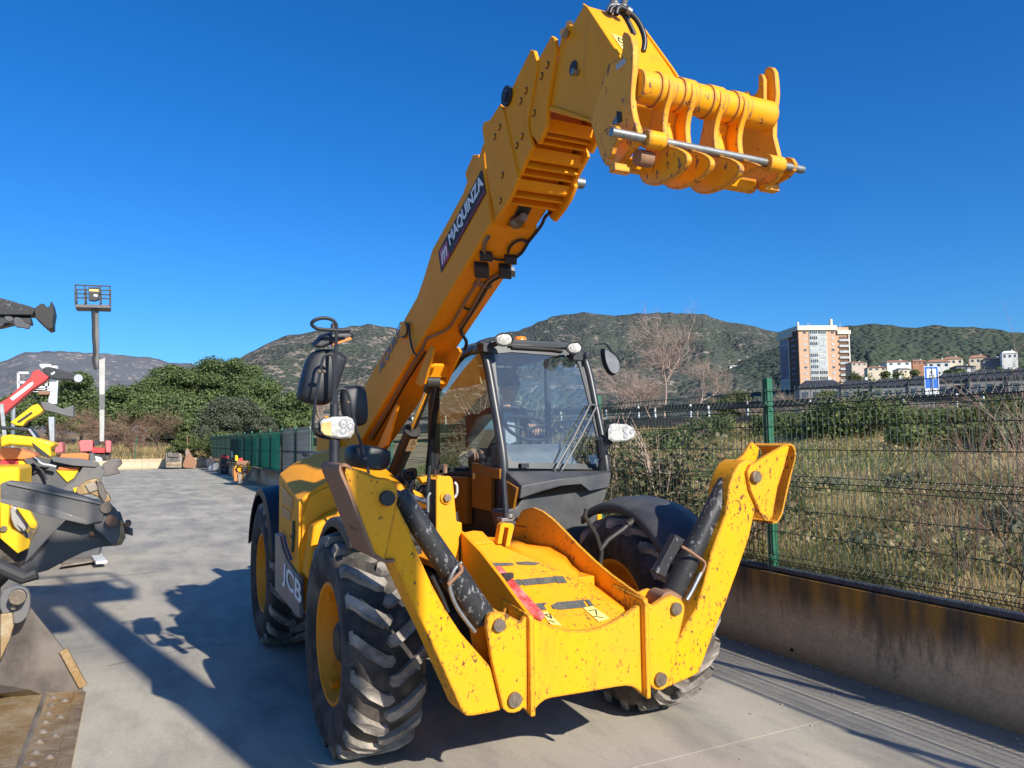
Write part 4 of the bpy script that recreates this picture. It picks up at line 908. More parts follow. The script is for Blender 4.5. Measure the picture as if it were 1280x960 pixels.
strips([[(608, 705), (619, 703.5), (640, 704), (643, 706), (620, 708.5), (610, 709)], [(645, 703), (660, 702), (676, 704), (668, 706.5), (648, 705.5)],
        [(638, 726), (649, 724), (654, 731), (644, 733)], [(650, 725), (671, 722.5), (674, 730), (656, 732)], [(671, 723), (692, 721), (695, 728), (675, 730.5)], [(692, 720.5), (704, 720.5), (709, 728.5), (697, 729)],
        [(666, 755), (684, 753.5), (680, 757), (683, 762), (674, 763)], [(689, 757), (697, 753), (729, 750), (733, 759), (700, 762), (692, 761)], [(731, 750), (736, 749.5), (742, 757), (738, 758)]], 'grip_strip', M_sticker_g)
strips([[(676, 766), (684, 764.5), (702, 782), (688, 780)], [(729, 760), (741, 758), (762, 773), (748, 777)]], 'warning_sticker', M_sticker_y)
mb = MB()
for a_, b_ in (((681, 768), (687, 767)), ((687, 767), (690, 773)), ((690, 773), (681, 768)), ((686, 775), (694, 778)), ((736, 763), (745, 762)), ((745, 762), (746, 769)), ((742, 770), (754, 772))): mb.bar(floorplane(*a_, .008), floorplane(*b_, .008), .006, .002)
mb.build('sticker_symbol', M_decalblack, ST)
mb = MB(); q = [floorplane(x, y, .006) for x, y in ((611, 713), (626, 711), (681, 772), (677, 777), (664, 771))]; mb.plate(q, (0, 0, .018)); mb.build('red_bar', M_red, ST, bev=.003)
mb = MB(); p = floorplane(631, 725, .03); mb.cyl(p, p+V(0, 0, .03), .028, 10); mb.box(p+V(.015, 0, .02), (.03, .016, .014)); mb.build('bar_knob', M_darkmetal, ST, bev=.003)
# upper deck plate, channel bracket and the upright with its pin
mb = MB(); q = [floorplane(x, y, .012) for x, y in ((577, 666), (592, 663), (603, 664), (615, 677), (596, 679), (588, 679))]; mb.plate(q, (0, 0, -.01)); mb.build('deck_plate', M_y, ST, bev=.003)
Yb = floorplane(630, 683).y
mb = MB(); mb.plate(S([(622, 680), (626, 656), (629, 653.5), (641, 654.5), (643, 658), (637, 683.5), (632, 683.5), (636, 660), (631, 659), (627, 680)], Y=Yb), (0, .05, 0)); mb.build('channel_bracket', M_y, ST, bev=.003)
mb = MB(); q = S([(545.5, 600), (547, 596.5), (550, 595), (562, 595), (565.5, 597.5), (566.5, 602), (570, 640), (571, 652), (577.5, 653), (578, 664), (574, 672), (574, 712), (556, 712), (545, 684)], Y=-.30); mb.plate(q, (0, .02, 0)); mb.build('upright', M_y, ST, bev=.008, seg=3)
mb = MB(); mb.plate([at(545.5, 600, Y=-.29), at(545, 700, Y=-.29), at(545, 700, Y=-.29)+V(0, .16, 0), at(545.5, 600, Y=-.29)+V(0, .16, 0)], (.02, 0, 0)); mb.plate([at(568, 640, Y=-.29), at(574, 700, Y=-.29), at(574, 700, Y=-.29)+V(0, .16, 0), at(568, 640, Y=-.29)+V(0, .16, 0)], (.02, 0, 0)); mb.build('upright_web', M_darkmetal, ST)
mb = MB(); p = at(557.5, 622, Y=-.30); mb.cyl(p, p+V(0, -.012, 0), .036, 20); mb.build('pin_collar', M_y, ST, bev=.003)
mb = MB(); mb.cyl(p+V(0, .1, 0), p+V(0, -.03, 0), .024, 6); mb.build('pivot_pin', M_bolt, ST, bev=.003)
hose_px([(537, 582), (536, 600), (535, 615), (536, 632), (533, 650), (534, 668)], .012, M_hose, 'hose', ST, Y=-.25)
hose_px([(538, 616), (535, 622), (535, 640)], .009, M_steel, 'hose_ferrule', ST, Y=-.27); hose_px([(568, 603), (571, 607), (571, 617), (568, 622)], .008, M_white, 'cable', ST, Y=-.28)
mb = MB(); mb.plate(S([(524, 597), (532, 596), (541, 593), (552, 594), (552, 600), (530, 606)], Y=-.1), (0, .06, 0)); mb.build('cross_bracket', M_y, ST, bev=.004)
# clutter of hoses and valves between boom foot and cab
for i in range(16):
    x0 = 505+R.random()*35; y0 = 596+R.random()*40; y = .55+R.random()*.5
    pts = [(x0, y0), (x0+R.uniform(-14, 14), y0-R.uniform(4, 14)), (x0+R.uniform(-22, 22), y0+R.uniform(-8, 8)), (x0+R.uniform(-10, 10), y0+R.uniform(8, 30))]
    hose_px(pts, .010, M_hose, 'hydraulic_hose', TH, 6, Y=y)
mb = MB()
for (x, y) in ((547, 592), (552, 586), (548, 600)): mb.box(at(x, y, Y=.5), (.03, .03, .03))
mb.build('valve_block', M_rust, TH, bev=.004)
mb = MB(); mb.cyl(at(487, 613, Y=.40), at(536, 628, Y=.2), .018, 10); mb.build('grab_rail', M_steel, TH)
mb = MB(); mb.plate(S([(430, 615), (478, 600), (500, 603), (531, 619), (536, 636), (520, 634), (490, 620), (450, 625)], Y=.62), (0, .08, 0)); mb.build('hood_front_rail', M_y, TH, bev=.01)

def leafmat(name, cols, trans=.25, rough=.7):
    m = bpy.data.materials.new(name); m.use_nodes = True; nt = m.node_tree; b = nt.nodes['Principled BSDF']; g = NG(nt)
    rp = g.geo('Random Per Island'); c = g.ramp(rp, [(i/(max(1, len(cols)-1)), c_) for i, c_ in enumerate(cols)])
    big = g.noise(g.geo(), .9, 3); c = g.mix(g.ramp(big, [(.3, .35), (.65, 0)]), c, tuple(x*.45 for x in cols[0]))
    g.l(c, b.inputs['Base Color']); b.inputs['Roughness'].default_value = rough; b.inputs['Specular IOR Level'].default_value = .25
    tr = g.n('ShaderNodeBsdfTranslucent'); g.l(c, tr.inputs[0]); ms = g.n('ShaderNodeMixShader'); ms.inputs[0].default_value = trans
    o = nt.nodes['Material Output']; g.l(b.outputs[0], ms.inputs[1]); g.l(tr.outputs[0], ms.inputs[2]); g.l(ms.outputs[0], o.inputs[0]); return m
# ================================================================== SETTING
WX = 2.44; WZ = .62; FY = 51.2      # wall face, wall height, far end of the yard
FX = 2.47                            # fence line
def ssm(t): t = max(0, min(1, t)); return t*t*(3-2*t)
def field_h(x, y):
    dx = max(x-2.75, 0); dy = max(y-FY-.3, 0); d = sqrt(dx*dx+dy*dy)
    if dx == 0 and dy == 0: return -.12
    if dy > 0 and x < 2.75: z = .45+.045*min(d, 60)
    else: z = .50+.074*min(d, 30)
    e = ssm((d-10)/20)
    z += (noise.noise(Vector((x*.13, y*.13, 3)))*.35*ssm(d/8)+noise.noise(Vector((x*.6, y*.6, 9)))*.08)*(1-.8*ssm((d-26)/6))
    return z
def gridmesh(name, xs, ys, h, m, kind='structure'):
    vs = [(x, y, h(x, y)) for y in ys for x in xs]; nx = len(xs)
    fs = [(j*nx+i, j*nx+i+1, (j+1)*nx+i+1, (j+1)*nx+i) for j in range(len(ys)-1) for i in range(nx-1)]
    mb = MB(); mb.add(vs, fs); return mb.build(name, m, None, sm=True, ang=180, kind=kind, fix=False)
# field soil
m, nt, b = mat('field_soil', (.2, .17, .1), .95); g = NG(nt); co = g.geo()
n1 = g.noise(co, .55, 6, .6); n2 = g.noise(co, 6, 5, .65); n3 = g.noise(co, .15, 3)
c = g.ramp(n1, [(.34, (.15, .16, .05)), (.46, (.34, .26, .12)), (.58, (.50, .38, .19)), (.72, (.35, .24, .13))])
c = g.mix(g.ramp(n2, [(.3, .65), (.7, 0)]), c, (.09, .08, .045))
g.l(c, b.inputs['Base Color']); g.bump(n2, .9, .15, b); M_field = m
def rng(a, b, s, gr=1.0):
    o = [a]
    while o[-1] < b: o.append(o[-1]+s); s *= gr
    return o
xs = [-4000, -1500, -600, -250, -120]+list(range(-80, 0, 8))+[0, 2.5, 2.56, 2.8]+rng(3.2, 60, .8, 1.02)+[75, 100, 150, 250, 500, 1000, 2000, 4500]
ys = [-600, -200, -80, -40, -20]+rng(-12, 50, 1.1, 1.0)+[51.1, 51.45, 52]+rng(54, 130, 3, 1.03)+[200, 350, 600, 1000, 2000, 5000]
gridmesh('ground', xs, ys, field_h, M_field)

# ---- concrete yard made of slabs
m, nt, b = mat('yard_concrete', (.3, .29, .28), .85); g = NG(nt); co = g.geo()
big = g.noise(co, .45, 6, .6); mid = g.noise(g.mapp(co, (1, .35, 1)), 2.2, 6, .65); fine = g.noise(co, 45, 4, .7); sp = g.noise(co, 14, 3, .6)
c = g.ramp(big, [(.28, (.33, .295, .24)), (.5, (.45, .40, .315)), (.72, (.55, .49, .385))])
c = g.mix(g.ramp(mid, [(.32, .75), (.56, 0)]), c, (.19, .18, .165))
c = g.mix(g.ramp(mid, [(.62, 0), (.78, .5)]), c, (.47, .44, .39))
c = g.mix(g.ramp(fine, [(.35, .25), (.7, 0)]), c, (.16, .15, .14)); c = g.mix(g.ramp(fine, [(.62, 0), (.8, .3)]), c, (.55, .52, .47))
# curved scuff marks of tyres
wv = g.n('ShaderNodeTexWave', wave_type='RINGS'); g.l(g.mapp(co, (1.0, 1.0, 0), loc=(4.2, 1.0, 0)), wv.inputs['Vector']); wv.inputs['Scale'].default_value = 1.7; wv.inputs['Distortion'].default_value = 9; wv.inputs['Detail'].default_value = 3; wv.inputs['Detail Scale'].default_value = .8
sc_ = g.math('MULTIPLY', g.ramp(wv.outputs['Fac'], [(.62, 0), (.78, 1)]), g.ramp(g.noise(co, .8, 3), [(.45, 0), (.6, .5)]))

oil = g.ramp(g.noise(g.mapp(co, loc=(3, 7, 0)), 1.6, 5, .7), [(.68, 0), (.78, .6)]); c = g.mix(oil, c, (.10, .095, .09))
sx = g.sep(co)
for cx__, wd__ in ((-.9, .22), (.88, .22), (-2.9, .5), (1.6, .25)):
    tr_ = g.math('SUBTRACT', 1, g.math('MINIMUM', 1, g.math('DIVIDE', g.math('ABSOLUTE', g.math('SUBTRACT', g.math('ADD', sx[0], g.math('MULTIPLY', g.math('SUBTRACT', g.noise(co, .25, 2), .5), .8)), cx__)), wd__)))
    c = g.mix(g.math('MULTIPLY', tr_, g.math('MULTIPLY', g.noise(g.mapp(co, (1, .3, 1)), 5, 4, .7), .42)), c, (.14, .125, .11))
edge_ = g.ramp(g.math('ADD', sx[0], g.math('MULTIPLY', g.noise(co, 3, 5, .7), .5)), [(.93, 0), (1.0, 1)])
wallg = g.math('MULTIPLY', g.ramp(g.math('MULTIPLY', g.math('ADD', g.math('SUBTRACT', sx[0], 2.2), g.math('MULTIPLY', g.noise(co, 4, 5, .7), .35)), 2.2), [(.2, 0), (.8, .6)]), 1)
c = g.mix(wallg, c, (.17, .13, .09))
c = g.mix(g.ramp(g.voro(g.mapp(co, (1, 1, 1)), 3.2), [(.03, .55), (.055, 0)]), c, (.09, .085, .08))
# pinkish patch in front of the machine
pk = g.n('ShaderNodeTexGradient', gradient_type='SPHERICAL'); g.l(g.mapp(co, (.75, .75, .75), loc=(.05, 1.1, 0)), pk.inputs[0])
c = g.mix(g.math('MULTIPLY', g.ramp(pk.outputs['Fac'], [(0, 0), (.6, .35)]), 1.0), c, (.36, .26, .25))
g.l(c, b.inputs['Base Color']); g.l(g.ramp(big, [(.3, .75), (.7, .92)]), b.inputs['Roughness'])
g.bump(g.math('ADD', fine, g.math('MULTIPLY', sp, .6)), .25, .003, b); M_conc = m
M_joint = simple('joint_filler', (.06, .055, .05), .95)
yard = thing('concrete_yard', None, None, (-8, 20, 0)); yard['kind'] = 'structure'
mb = MB(); mb.box((-13.8, 18, -.0595), (16.2, 33, .055)); mb.build('joint_bed', M_joint, yard)
slab_me = None; SXW, SYW = 16.0, 4.0
for i in range(-2, 1):
    for j in range(-4, 13):
        x0, x1 = WX+(i-1)*SXW+.003, WX+i*SXW-.003; y0, y1 = j*SYW+3.05-4+.003, min((j+1)*SYW+3.05-4-.003, FY-.2)
        if x1 <= x0 or y1 <= y0: continue
        if slab_me is None or j == 12:
            mb = MB(); dx, dy = (x1-x0)/2, (y1-y0)/2; mb.box((0, 0, -.03), (dx, dy, .03)); o = mb.build('slab', M_conc, yard)
            if j != 12: slab_me = o.data
        else:
            o = bpy.data.objects.new('slab', slab_me); COL.objects.link(o); setp(o, yard)
        o.location = ((x0+x1)/2, (y0+y1)/2, 0)
# cracks
mb = MB()
def crack(pts, wd=.006):
    P = []
    for a, b_ in zip(pts, pts[1:]):
        n = 7
        for k in range(n): t = k/n; P.append(V(a[0]+(b_[0]-a[0])*t+R.uniform(-.03, .03), a[1]+(b_[1]-a[1])*t+R.uniform(-.03, .03), .0015))
    for a, b_ in zip(P, P[1:]):
        d = (b_-a).normalized(); s_ = V(-d.y, d.x, 0)*wd*R.uniform(.4, 1.2); mb.add([a-s_, b_-s_, b_+s_, a+s_], [(0, 1, 2, 3)])
crack([(-4.4, 7.1), (-3.0, 6.75), (-1.6, 6.9)]); crack([(-2.2, 2.4), (-1.5, 2.7), (-1.15, 2.55)], .004); crack([(-3.0, 12.8), (-.6, 12.5)])
o = mb.build('crack', M_joint, yard, sm=False); o['kind'] = 'stuff'
# pebbles and flakes lying on the yard
mb = MB()
for i in range(520):
    x, y = R.uniform(-3.4, 2.3), R.uniform(-3.2, 9); s_ = R.uniform(.003, .010)
    if R.random() < .35: x = WX-abs(R.gauss(0, .10))-.01; y = R.uniform(-3, 12); s_ *= 1.5
    mb.sphere((x, y, s_*.4), s_, 5, 3, (1, R.uniform(.6, 1.3), .5))
o = mb.build('pebbles', simple('pebble', (.36, .33, .28), .9), None, sm=False, kind='stuff')

# ---- wall beside the yard, with stains
def wallmat(name, base, dark, och, amt=1.0):
    m, nt, b = mat(name, base, .9); g = NG(nt); co = g.geo(); s3 = g.sep(co)
    streak = g.noise(g.mapp(co, (1, 1, .12)), 5.5, 5, .6); blot = g.noise(co, 2.6, 7, .72); fine = g.noise(co, 40, 4, .7); lowf = g.noise(co, .55, 3)
    topg = g.ramp(g.math('ADD', s3[2], g.math('MULTIPLY', streak, .65)), [(.78, 0), (1.05, 1)])
    c = g.mix(g.ramp(blot, [(.3, 0), (.7, 1)]), base, tuple(x*.72 for x in base))
    runs = g.noise(g.mapp(co, (1, 1, .22)), 3.2, 7, .75)
    c = g.mix(g.math('MULTIPLY', g.ramp(g.math('ADD', runs, g.math('MULTIPLY', g.math('SUBTRACT', s3[2], .35), .35)), [(.50, 0), (.60, .8)]), amt), c, tuple(x*2.0 for x in dark))
    c = g.mix(g.math('MULTIPLY', topg, .9*amt), c, dark)
    o1 = g.math('MULTIPLY', g.math('MULTIPLY', g.ramp(s3[2], [(.30, 0), (.52, 1)]), g.ramp(lowf, [(.40, 0), (.52, 1)])), .95*amt)
    c = g.mix(o1, c, g.mix(g.ramp(streak, [(.35, 0), (.65, 1)]), och, dark))
    c = g.mix(g.ramp(g.voro(co, 22), [(.05, .35), (.12, 0)]), c, (.42, .36, .28))
    c = g.mix(g.ramp(g.math('ADD', s3[2], g.math('MULTIPLY', blot, .12)), [(.08, .5), (.2, 0)]), c, tuple(x*.6 for x in och))
    c = g.mix(g.ramp(fine, [(.35, .3), (.65, 0)]), c, dark)
    g.l(c, b.inputs['Base Color']); g.bump(g.math('ADD', fine, g.math('MULTIPLY', blot, 2)), .4, .008, b); return m
M_wall = wallmat('stained_concrete_wall', (.74, .52, .31), (.075, .055, .038), (.50, .23, .02))
M_wall2 = wallmat('pale_wall', (.62, .52, .36), (.35, .27, .18), (.5, .36, .18), .5)
wall = thing('concrete_wall', 'low stained concrete wall with ochre moss patches under the green wire fence', 'wall', (2.52, 0, 0))
Y0 = -10.0; k = 0
while Y0 < FY:
    L = 3.9; mb = MB(); mb.box((WX+.10, Y0+L/2, WZ/2-.1), (.10, L/2-.004, WZ/2+.1)); mb.build('wall_section', M_wall, wall, bev=.006); Y0 += L
mb = MB()
for yy in (.12, 4.0, 7.9, -3.8, 2.0):
    for zz in (.07, .07): mb.cyl((WX-.002, yy-.08, zz), (WX+.02, yy-.08, zz), .014, 8)
mb.build('drain_hole', M_decalblack, wall, kind='stuff')
pipe = thing('cable_pipe', 'dark grey pipe lying along the top edge of the stained wall', 'pipe', (WX+.04, 0, WZ))
Y0 = -10
while Y0 < 26:
    L = 1.85; mb = MB(); mb.cyl((WX+.045, Y0, WZ+.026), (WX+.045+R.uniform(-.006, .006), Y0+L-.01, WZ+.026), .026, 10); mb.cyl((WX+.045, Y0+L-.06, WZ+.026), (WX+.045, Y0+L, WZ+.026), .029, 10)
    mb.build('pipe_section', simple('pipe_grey', (.06, .065, .08), .45, var=.3) if Y0 == -10 else bpy.data.materials['pipe_grey'], pipe); Y0 += L
fw = thing('far_wall', 'long low cream wall closing the far end of the yard', 'wall', (-12, FY, 0))
for i in range(9):
    x1 = WX-.0-i*4.0; mb = MB(); mb.box((x1-2.0, FY, .31), (1.995, .10, .36)); mb.build('wall_section', M_wall2, fw, bev=.01)

# ---- green wire fence
M_green = simple('green_fence_paint', (.018, .12, .065), .4, var=.25, sc=30, dust=(.12, .16, .10), dustamt=.3)
M_wire = simple('green_wire', (.012, .03, .020), .5, var=.3)
wire_me = None
def wire_panel(parent, x, y0, y1, z0, z1):
    global wire_me
    mb = MB(); n = int((y1-y0)/.05); r = .0026
    zs = [z0, z0+.04, z0+.07, z0+.10, z0+.64, z0+.68, z0+.72, z1-.16, z1-.12, z1-.08, z1, z1+.025]
    of = [0, 0, -.035, 0, 0, -.035, 0, 0, -.035, 0, 0, 0]
    def q(y):
        vs = []; 
        for z, o_ in zip(zs, of): vs += [(x+o_-r, y, z), (x+o_+r, y-r, z), (x+o_+r, y+r, z)]
        fs = [(i*3+a, i*3+(a+1) % 3, (i+1)*3+(a+1) % 3, (i+1)*3+a) for i in range(len(zs)-1) for a in range(3)]
        mb.add(vs, fs)
    for i in range(n+1): q(y0+i*(y1-y0)/n)
    for z, o_ in ((z0+.04, 0), (z0+.10, 0), (z0+.28, 0), (z0+.46, 0), (z0+.64, 0), (z0+.72, 0), (z0+.92, 0), (z0+1.10, 0), (z1-.16, 0), (z1-.08, 0), (z1, 0), (z0+.07, -.035), (z0+.68, -.035), (z1-.12, -.035)):
        mb.tube([(x+o_+.004, y0, z), (x+o_+.004, y1, z)], .0032, 4)
    return mb
fence = thing('wire_fence', 'long green welded wire fence on the stained wall', 'fence', (FX, 5, WZ))
pm = None; pst = None
for k in range(-5, 20):
    y = .25+2.5*k
    if pst is None:
        mb = MB(); mb.box((0, 0, .76), (.028, .028, .78)); mb.box((0, 0, .008), (.05, .05, .008)); mb.box((-.032, 0, 1.34), (.008, .02, .02)); mb.box((-.032, 0, .12), (.008, .02, .02)); mb.box((-.032, 0, .72), (.008, .02, .02)); pst = mb.build('post', M_green, fence, bev=.004); o = pst
    else: o = pst.copy(); COL.objects.link(o)
    o.location = (FX+.03, y, WZ-.01); setp(o, fence)
    if pm is None:
        mb = wire_panel(fence, 0, 0, 2.46, .04, 1.42); pm = mb.build('wire_panel', M_wire, fence, sm=False, fix=False); o = pm
    else: o = pm.copy(); COL.objects.link(o)
    o.location = (FX-.012, y+.02, WZ); setp(o, fence)
# solid screens behind the far stretch of the fence
M_screen = leafmat('green_screen', [(.03, .58, .33), (.05, .66, .40)], .5)
M_board = leafmat('pale_board', [(.92, .88, .80), (.85, .83, .76)], .5)
scr = thing('green_screen', 'bright green sheet screen fixed to the far part of the wire fence', 'screen', (FX+.06, 31, WZ))
for k in range(3):
    mb = MB(); y0 = 23.3+k*4.9; mb.add([V(FX+.06, y0, WZ+.04), V(FX+.06, y0+4.6, WZ+.04), V(FX+.06, y0+4.6, WZ+1.40), V(FX+.06, y0, WZ+1.40)], [(0, 1, 2, 3)]); mb.build('sheet', M_screen, scr, sm=False, fix=False)
brd = thing('board_panels', 'white framed boards standing behind the wire fence next to the green screen', 'board', (FX+.08, 20.6, WZ))
for k in range(2):
    for j in range(2):
        mb = MB(); mb.plate([V(FX+.08, 18.28+k*2.42, WZ+.04+j*.72), V(FX+.08, 20.62+k*2.42, WZ+.04+j*.72), V(FX+.08, 20.62+k*2.42, WZ+.70+j*.72), V(FX+.08, 18.28+k*2.42, WZ+.70+j*.72)], (.001, 0, 0)); mb.build('board', M_board, brd)
mb = MB()
for yy in (18.25, 20.66, 23.05): mb.box((FX+.07, yy, WZ+.74), (.015, .035, .74))
for zz in (.02, .735, 1.46): mb.box((FX+.065, 20.65, WZ+zz), (.016, 2.4, .03))
mb.build('board_frame', M_steel, brd, kind='stuff')
# fence along the far wall
ff = thing('far_wire_fence', 'thin wire fence with posts behind the cream far wall', 'fence', (-10, FY+.1, .6))
for k in range(8):
    x = 1.2-k*3.2; mb = MB(); mb.cyl((x, FY+.2, .3), (x+R.uniform(-.1, .1), FY+.2, 2.15), .03, 6); mb.build('post', M_green if k % 2 else M_rust, ff)
mb = MB()
for z in (.9, 1.25, 1.6, 2.0): mb.tube([(2.3, FY+.2, z), (-24, FY+.2, z)], .008, 3)
mb.build('wire', M_wire, ff, kind='stuff')
bp = thing('dark_post', 'short dark post in the gap of the cream far wall', 'post', (1.2, FY-.12, 0)); mb = MB(); mb.box((1.2, FY-.12, .36), (.16, .04, .36)); mb.build('post_plate', M_mirror, bp)

# ---- road and guard rails beyond the field
M_asph = simple('asphalt', (.05, .05, .052), .9, var=.2, sc=5)
def RP(px, D, z=None):
    """ground point in the direction of photo column px at horizontal distance D"""
    d = _f + _r*((px-640)/FPX)-_u*((540-480)/FPX); d = V(d.x, d.y, 0).normalized(); p = V(CAM_C.x, CAM_C.y, 0)+d*D
    p.z = field_h(p.x, p.y) if z is None else z; return p
ra_, rb_ = RP(1420, 39), RP(690, 47)
dirr = (rb_-ra_).normalized(); dirr.z = 0; dirr.normalize(); nr = V(-dirr.y, dirr.x, 0); nr = nr if nr.dot(ra_-CAM_C) > 0 else -nr
mb = MB(); A0 = ra_-dirr*25; B0 = rb_+dirr*60; zr_ = 2.70
mb.add([V(A0.x, A0.y, zr_), V(B0.x, B0.y, zr_), V(*(B0+nr*7)[:2], zr_), V(*(A0+nr*7)[:2], zr_)], [(0, 1, 2, 3)]); mb.plate([V(A0.x, A0.y, zr_-.004), V(B0.x, B0.y, zr_-.004), V(*(B0+nr*7)[:2], zr_-.004), V(*(A0+nr*7)[:2], zr_-.004)], (0, 0, -.5)); mb.build('road', M_asph, None, kind='structure')
M_rail = simple('dark_weathered_rail', (.05, .047, .045), .6, .3, var=.3)
def guardrail(off, zt, lab, n, seed):
    gr = thing('guard_rail', lab, 'guard rail', ra_+nr*off, group='guard rails along the road')
    a = ra_-dirr*6+nr*off; b = rb_+dirr*14+nr*off; L = (b-a).length
    mb = MB(); 
    for dz, th in ((0, .10), (-.13, .10)): mb.bar(V(a.x, a.y, zr_+zt+dz), V(b.x, b.y, zr_+zt+dz), .05, th)
    mb.bar(V(a.x, a.y, zr_+zt-.065), V(b.x, b.y, zr_+zt-.065), .02, .1); mb.build('rail', M_rail, gr)
    pp = None
    for i in range(n):
        t = (i+.5)/n; p = a+(b-a)*t
        if pp is None: mb = MB(); mb.box((0, 0, -.38), (.05, .07, .40)); mb.box((0, -.06, -.05), (.09, .03, .09)); pp = mb.build('post', M_railpost, gr); o = pp
        else: o = pp.copy(); COL.objects.link(o)
        o.location = (p.x, p.y, zr_+zt); setp(o, gr)
M_railpost = simple('pale_post', (.55, .55, .53), .6, var=.2)
guardrail(.5, .55, 'near dark guard rail with pale posts along the field edge of the road', 15, 1)
guardrail(6.5, .95, 'farther dark guard rail on the other side of the road', 13, 2)
# blue road sign
def signpost():
    c = at(1163.5, 500, D=1); d = (at(1163.5, 475, D=1)-CAM_C); D0 = 41; c = CAM_C+d*D0
    s = thing('road_sign', 'blue and white picnic area road sign on a pale post by the road', 'sign', (c.x, c.y, zr_))
    ex = V(_r.x, _r.y, 0).normalized(); ey = V(-_f.x, -_f.y, 0).normalized(); w = 16.5*D0/950
    tl = CAM_C+(at(1155.5, 458.5, D=1)-CAM_C)*D0; H = 27*D0/950
    def rect(x0, x1, y0, y1, off, th, name, m):
        mb = MB(); o = tl+ey*off; P = [o+ex*x0*w-V(0, 0, y0*H), o+ex*x1*w-V(0, 0, y0*H), o+ex*x1*w-V(0, 0, y1*H), o+ex*x0*w-V(0, 0, y1*H)]; mb.plate(P, ey*th); return mb.build(name, m, s)
    Mb = simple('sign_blue', (.01, .12, .62), .35, var=.05); Mw = simple('sign_white', (.75, .76, .78), .4, var=.05)
    rect(-.04, 1.04, -.02, 1.02, -.02, .02, 'sign_plate', Mw); rect(0, 1, 0, 1, 0.001, .004, 'blue_field', Mb); rect(.15, .85, .10, .56, .006, .004, 'white_field', Mw)
    rect(-.02, 1.02, 1.03, 1.28, -.02, .02, 'distance_plate', Mw)
    mb = MB(); q = lambda x, y: tl+ey*.012+ex*x*w-V(0, 0, y*H)
    mb.plate([q(.34, .30), q(.50, .15), q(.68, .30), q(.56, .30), q(.56, .36), q(.46, .36), q(.46, .30)], ey*.004)
    mb.plate([q(.28, .38), q(.72, .38), q(.72, .41), q(.64, .41), q(.74, .50), q(.68, .50), q(.57, .41), q(.43, .41), q(.32, .50), q(.26, .50), q(.37, .41), q(.28, .41)], ey*.004); mb.build('picnic_symbol', M_decalblack, s)
    q0 = tl+ey*.004+ex*.12*w-V(0, 0, 1.24*H)
    cu = bpy.data.curves.new('distance_text', 'FONT'); cu.body = '150 m'; cu.size = .30; cu.extrude = .002
    tmp = bpy.data.objects.new('t', cu); COL.objects.link(tmp); me = bpy.data.meshes.new_from_object(tmp.evaluated_get(bpy.context.evaluated_depsgraph_get())); bpy.data.objects.remove(tmp)
    me.transform(frame(q0, ex, (0, 0, 1))); me.materials.clear(); me.materials.append(M_decalblack); o = bpy.data.objects.new('distance_text', me); COL.objects.link(o); setp(o, s)
    mb = MB(); p = tl+ex*.55*w; mb.cyl(V(p.x, p.y, zr_-.3), V(p.x, p.y, tl.z), .045, 8); mb.build('post', M_steel, s)
signpost()

# ------------------------------------------------------------------ hills
def hillmat(name, soil, bush, sc, cover=.5, rock=None):
    m, nt, b = mat(name, soil, .95); g = NG(nt); co = g.geo()
    v = g.voro(co, sc); v2 = g.voro(co, sc*.45); n = g.noise(co, sc*.12, 4, .6); nf = g.noise(co, sc*2.2, 3)
    thr = g.math('ADD', g.math('MULTIPLY', g.math('SUBTRACT', n, .5), 1.1), cover)
    bm_ = g.math('LESS_THAN', g.math('MINIMUM', v, g.math('MULTIPLY', v2, 1.0)), thr)
    s = g.mix(g.ramp(g.noise(co, sc*.05, 5), [(.35, 0), (.7, 1)]), soil, tuple(x*.7 for x in soil))
    if rock: s = g.mix(g.ramp(g.noise(g.mapp(co, (1, 1, 3)), sc*.035, 5, .7), [(.60, 0), (.66, 1)]), s, rock)
    c = g.mix(bm_, s, g.mix(nf, bush, tuple(x*1.7 for x in bush)))
    g.l(c, b.inputs['Base Color']); h = g.math('MULTIPLY', bm_, g.math('SUBTRACT', 1, v)); g.bump(h, 1.0, 3.5, b); return m
def hill(name, crest, D, Db, zb, m, seed, rough=6, nx=260, nt_=40, back=1.3, veg=0, vsize=4):
    xs_ = np.linspace(crest[0][0], crest[-1][0], nx); cx_ = [p[0] for p in crest]; cy_ = [p[1] for p in crest]
    rows = []; T = list(np.linspace(0, 1, nt_))+[1.06, 1.15, back]
    for t in T:
        row = []
        for x in xs_:
            yy = float(np.interp(x, cx_, cy_)); d = _f + _r*((x-640)/FPX) - _u*((yy-480)/FPX); hd = sqrt(d.x*d.x+d.y*d.y)
            zc = CAM_C.z+d.z/hd*D
            dist = Db+(D-Db)*t; ux, uy = d.x/hd, d.y/hd; px_, py_ = CAM_C.x+ux*dist, CAM_C.y+uy*dist
            if t <= 1: z = zb+(zc-zb)*(.55*t+.45*t*t)
            else: z = zc-(zc-zb)*((t-1)/(back-1))**1.2*1.1
            nn = noise.fractal(Vector((px_/ (D*.09), py_/(D*.09), seed)), 1.0, 2.1, 6)
            fade = sin(pi*min(t, 1)) if t < 1 else 0
            z += nn*rough*fade + noise.noise(Vector((px_/(D*.012), py_/(D*.012), seed)))*rough*.10
            row.append((px_, py_, z))
        rows.append(row)
    vs = [p for r_ in rows for p in r_]; fs = [(j*nx+i, j*nx+i+1, (j+1)*nx+i+1, (j+1)*nx+i) for j in range(len(T)-1) for i in range(nx-1)]
    mb = MB(); mb.add(vs, fs); o = mb.build(name, m, None, sm=True, ang=180, kind='structure', fix=False)
    return rows
MH1 = hillmat('far_mountain', (.27, .23, .225), (.085, .088, .095), .06, .62, (.5, .43, .36))  # soil and scrub greyed towards blue in place of distance haze
MH2 = hillmat('maquis_hill', (.27, .21, .165), (.042, .050, .034), .26, .56)
